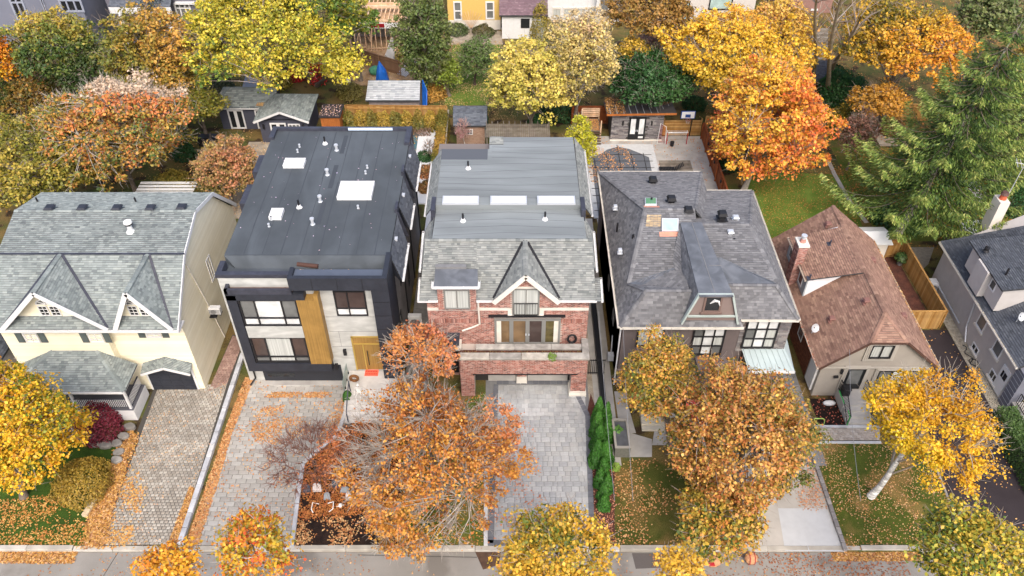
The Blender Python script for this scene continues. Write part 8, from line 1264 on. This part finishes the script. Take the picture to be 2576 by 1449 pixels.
# willow
wb_ = g(-30, 330); r_ = thing("willow_tree", "green weeping willow with hanging strands at the left edge", "tree", wb_); mb = MB(); mb.tube([wb_, (wb_[0] - 1, wb_[1], 4), (wb_[0], wb_[1] + .5, 7.5)], [.4, .3, .1], 8); mb.build("trunk", BARK, r_, smooth=True); RNG = np.random.default_rng(9); PP, TT = [], []
for k in range(260):
    a_ = RNG.uniform(0, 6.283); rr_ = 3.6 * RNG.random() ** .5; z_ = 8.2 - .22 * rr_ ** 2 + RNG.uniform(-.5, .5); L = RNG.uniform(3, 6.5); n = int(L * 16); s_ = RNG.random(n); PP.append(np.stack([wb_[0] - .5 + rr_ * math.cos(a_) * (1 + .12 * s_), wb_[1] + rr_ * math.sin(a_) * (1 + .12 * s_), np.maximum(z_ - L * s_, .2)], 1) + RNG.normal(size=(n, 3)) * .07)
P = np.concatenate(PP); n = len(P); leaf_mesh("foliage", P, RNG.normal(size=(n, 3)) * [1, 1, .3], .22, palette(.5 + .3 * noise3(P, .8, 4) + RNG.normal(size=n) * .15, [(44, 72, 26), (70, 104, 36), (104, 134, 54)], n), r_, asp=.35)
# hedges and shrubs of the back yards
HED = [(90, 96, 34), (150, 130, 44), (196, 156, 60), (120, 118, 42)]
for k in range(9):
    x_ = -15.7 + k * 1.12; shrub(("leftmost", "second", "third", "fourth", "fifth", "sixth", "seventh", "eighth", "rightmost")[k] + " gold green cedar of the row in front of the pale tan fence", x_, 69.2, .78, 2.0, HED if k % 2 else [(80, 92, 34), (120, 120, 44), (170, 146, 56)], 1500, .15, 120 + k, name="cedar_shrub", cat="shrub", group="golden cedars along the rear fence")
hedge("narrow green gold hedge beside the white pool terrace", (-6.65, 58.5), (-6.55, 69.5), .9, 1.9, [(84, 100, 36), (150, 130, 44), (196, 140, 60)], 8000, 131, .14)
hedge("leafy brown ground planting below the gold green cedars", (-16, 68.2), (-7.8, 68.2), .7, .5, [(150, 130, 100), (120, 100, 60), (170, 150, 120)], 3000, 132, .12)
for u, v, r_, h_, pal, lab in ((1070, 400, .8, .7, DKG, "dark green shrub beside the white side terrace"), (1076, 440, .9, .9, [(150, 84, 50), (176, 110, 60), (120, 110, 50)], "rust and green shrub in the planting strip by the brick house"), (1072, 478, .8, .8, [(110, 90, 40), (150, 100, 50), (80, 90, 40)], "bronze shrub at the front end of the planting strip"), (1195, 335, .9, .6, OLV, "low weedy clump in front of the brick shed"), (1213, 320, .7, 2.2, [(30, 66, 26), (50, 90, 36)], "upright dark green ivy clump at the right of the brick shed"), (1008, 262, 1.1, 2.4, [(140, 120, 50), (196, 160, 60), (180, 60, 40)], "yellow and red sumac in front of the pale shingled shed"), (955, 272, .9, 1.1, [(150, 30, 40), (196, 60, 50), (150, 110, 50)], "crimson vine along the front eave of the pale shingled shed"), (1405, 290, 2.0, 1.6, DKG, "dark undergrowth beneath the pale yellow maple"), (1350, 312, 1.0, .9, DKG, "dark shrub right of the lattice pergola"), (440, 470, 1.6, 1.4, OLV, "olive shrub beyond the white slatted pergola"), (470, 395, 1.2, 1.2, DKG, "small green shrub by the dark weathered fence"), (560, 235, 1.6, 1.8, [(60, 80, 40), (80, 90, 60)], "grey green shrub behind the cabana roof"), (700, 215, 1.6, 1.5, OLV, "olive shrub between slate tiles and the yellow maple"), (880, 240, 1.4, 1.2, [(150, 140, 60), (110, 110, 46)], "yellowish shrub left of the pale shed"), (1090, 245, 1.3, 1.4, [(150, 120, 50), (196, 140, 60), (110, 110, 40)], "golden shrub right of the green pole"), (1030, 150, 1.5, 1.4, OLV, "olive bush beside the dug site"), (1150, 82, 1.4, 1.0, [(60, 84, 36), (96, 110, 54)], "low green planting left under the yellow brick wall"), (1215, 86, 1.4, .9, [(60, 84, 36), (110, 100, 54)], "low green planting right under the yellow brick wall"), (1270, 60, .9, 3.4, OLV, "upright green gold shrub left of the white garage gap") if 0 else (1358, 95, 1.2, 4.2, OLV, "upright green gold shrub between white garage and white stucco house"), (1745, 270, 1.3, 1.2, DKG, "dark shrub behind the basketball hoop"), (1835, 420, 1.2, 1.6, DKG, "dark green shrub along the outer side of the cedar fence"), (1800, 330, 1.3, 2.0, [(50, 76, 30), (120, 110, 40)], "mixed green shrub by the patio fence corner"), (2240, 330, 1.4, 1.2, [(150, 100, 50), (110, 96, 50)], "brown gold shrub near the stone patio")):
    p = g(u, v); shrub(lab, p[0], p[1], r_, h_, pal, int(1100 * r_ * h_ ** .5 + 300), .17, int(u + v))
tree("young lime yellow conifer at the back corner of the brick house", (1458, 355), 50, 58, 3.2, [(150, 160, 36), (206, 206, 50), (224, 214, 60)], base=D((1450, 425))[0], seed=140, dens=1.2, ls=.17, puff=.45, shape='cone', name="young_larch", tr=.08, lower=-.9, bark=BARKD)
tree("thin white stemmed sapling with pink twigs before the brick shed", (1165, 330), 22, 45, 2.0, [(206, 140, 130), (180, 110, 100)], base=D((1172, 372))[0], seed=141, dens=.8, ls=.1, puff=.35, twig=6, bare=.6, bark=BIRCH, tr=.04, name="sapling", twm=M("pink_twig", [(.45, .28, .25), (.5, .35, .3)], .9))
tree("leafless grey sapling on the white pool terrace", (1080, 375), 20, 25, 1.2, RUS, seed=142, dens=.6, ls=.08, puff=.3, twig=6, bare=.85, tr=.03, name="sapling")
mb = MB(); c_ = g(1069, 322); mb.tube([c_, (c_[0], c_[1], .3)], [.25, .33], 12); tag(mb.build("terrace_pot", CONC), "round stone pot on the white pool terrace", "pot")
# halloween bed
WHITEP = M("white_rope", sr(220, 214, 206), .8); wb2 = thing("rope_spider_web", "large white rope spider web stretched above the leafy mulch bed", "halloween decoration", (*D((880, 1150))[0], 0)); ctr = Vector(g(760, 1160, 1.4)) 
rad = [Vector(g(*p, 1.0)) for p in ((915, 1112), (945, 1140), (960, 1170), (945, 1205), (918, 1208))]; cc = Vector(g(822, 1180, .9))
for q in rad: mb = MB(); mb.tube([cc, cc.lerp(q, .5) - Z * .05, q], .018, 5); mb.build("radial_rope", WHITEP, wb2)
for f in (.35, .6, .85): mb = MB(); mb.tube([cc.lerp(q, f) - Z * .02 for q in rad], .018, 5); mb.build("ring_rope", WHITEP, wb2)
TOMB = [M("tomb_grey", sr(140, 146, 150), .8, nz=(8, .15)), M("tomb_pale", sr(196, 186, 180), .8, nz=(8, .12)), M("tomb_dark", sr(70, 76, 86), .8, nz=(8, .2))]
for k, (u, v, mi, w_, h_, lab) in enumerate(((772, 1238, 2, .4, .45, "dark slate toy tombstone at the left of the mulch bed"), (798, 1236, 1, .5, .5, "pale rounded toy tombstone beside the bare maple trunk"), (845, 1226, 2, .45, .55, "tall dark toy tombstone carved with pillars behind the others"), (823, 1257, 0, .36, .4, "small grey toy tombstone nearest the black mulch"), (868, 1240, 0, .5, .3, "tilted grey toy tombstone lying back in the leaves"), (877, 1256, 1, .32, .38, "small pinkish toy tombstone at the right of the group"))):
    p = g(u, v, .1); t_ = thing("toy_tombstone", lab, "halloween decoration", p, "toy tombstones in the mulch bed"); x_, y_ = p[:2]; mb = MB(); mb.ext([(x_ - w_ / 2, y_, .1), (x_ + w_ / 2, y_, .1), (x_ + w_ / 2, y_ + .12, .1 + h_ * .7), (x_ + w_ * .3, y_ + .16, .1 + h_ * .95), (x_, y_ + .17, .1 + h_), (x_ - w_ * .3, y_ + .16, .1 + h_ * .95), (x_ - w_ / 2, y_ + .12, .1 + h_ * .7)], (0, .08, .02)); mb.build("slab", TOMB[mi], t_); mb = MB(); mb.box(x_ - w_ * .6, x_ + w_ * .6, y_ - .05, y_ + .15, .1, .16); mb.build("base", TOMB[mi], t_)
for k, (u, v) in enumerate(((790, 1281), (834, 1279))):
    p = g(u, v, .12); s_ = -1 if k == 0 else 1; mb = MB(); mb.tube([(p[0] - s_ * .25, p[1] + .3, .2), (p[0] + s_ * .1, p[1] + .3, .35), (p[0] + s_ * .12, p[1] - .1, .25), (p[0] - s_ * .1 * k, p[1] - .25, .15)], .03, 5); tag(mb.build("plastic_bone", BONE), ("bent plastic bone poking out of the mulch on the left", "bent plastic bone poking out of the mulch on the right")[k], "halloween decoration")
p = g(857, 1274, .1); mb = MB(); mb.ball((p[0], p[1], .22), .12, .14, .13, 9, 7); mb.tube([(p[0] - .25, p[1] - .05, .14), (p[0] + .2, p[1] + .08, .14)], .03, 5); tag(mb.build("plastic_skull", BONE, smooth=True), "white plastic skull with crossed bones lying in the orange leaves", "halloween decoration")
# leaf bags at the kerb
KRAFT = M("kraft_paper", sr(192, 142, 104), .9, nz=(6, .15), bump=(7, .03))
for k, (u, v) in enumerate(((2668 / 1.4907, 2100 / 1.4907), (2812 / 1.4907, 2090 / 1.4907))):
    p = g(u, v + 10, -.13); t_ = thing("leaf_bag", ("brown paper leaf bag with red print lying in the road by the golden crown", "brown paper leaf bag tied with red bands near the kerb below the big maple")[k], "paper bag", p, "paper leaf bags in the road"); mb = MB(); mb.ball((p[0], p[1], .22), .5 if k == 0 else .36, .36, .36, 10, 8); mb.build("bag", KRAFT, t_); mb = MB()
    if k: 
        for q in (-.14, .14): mb.tube([(p[0] + q, p[1] + .37 * math.cos(t), .22 + .375 * math.sin(t)) for t in np.linspace(0, 2 * math.pi, 15)], .02, 4, cap=False)
        mb.build("red_band", REDM, t_)
    else: mb.box(p[0] - .3, p[0] + .0, p[1] - .34, p[1] - .25, .42, .5); mb.box(p[0] - .26, p[0] + .05, p[1] - .37, p[1] - .28, .3, .38); mb.build("red_print", REDM, t_)
# snow white covers under the big maple
for k, (u, v, w_) in enumerate(((1945, 1132, .9), (1952, 1102, .6), (1900, 1118, .5))): p = g(u, v); mb = MB(); mb.ball((p[0], p[1], .3), w_, .4, .45, 9, 6); tag(mb.build("white_cover", M("white_sheet", sr(226, 226, 230), .7, bump=(5, .08)), smooth=True), ("large white sheet draped on the driveway under the big maple", "second white sheet just above the large one on the driveway", "small grey white bundle left of the draped sheets")[k], "sheet")
# overhead service wires
WIRE = M("wire", (.3, .3, .3), .6)
for k, (p, q, sag, lab) in enumerate((((17.0, 22.6, 7.5), (21.2, 35.5, 4.6), .5, "overhead service wire dropping to the taupe bungalow"), ((5.0, 22.6, 7.5), (5.4, 37.0, 6.6), .3, "overhead wire above the conifer row by the silver driveway"), ((5.9, 22.6, 7.5), (6.9, 36.0, 6.0), .3, "overhead wire reaching the brown stucco house corner"))):
    a = Vector(p); b = Vector(q); mb = MB(); mb.tube([a.lerp(b, f) - Z * sag * math.sin(f * math.pi) for f in np.linspace(0, 1, 12)], .012, 5); tag(mb.build("service_wire", WIRE), lab, "wire")
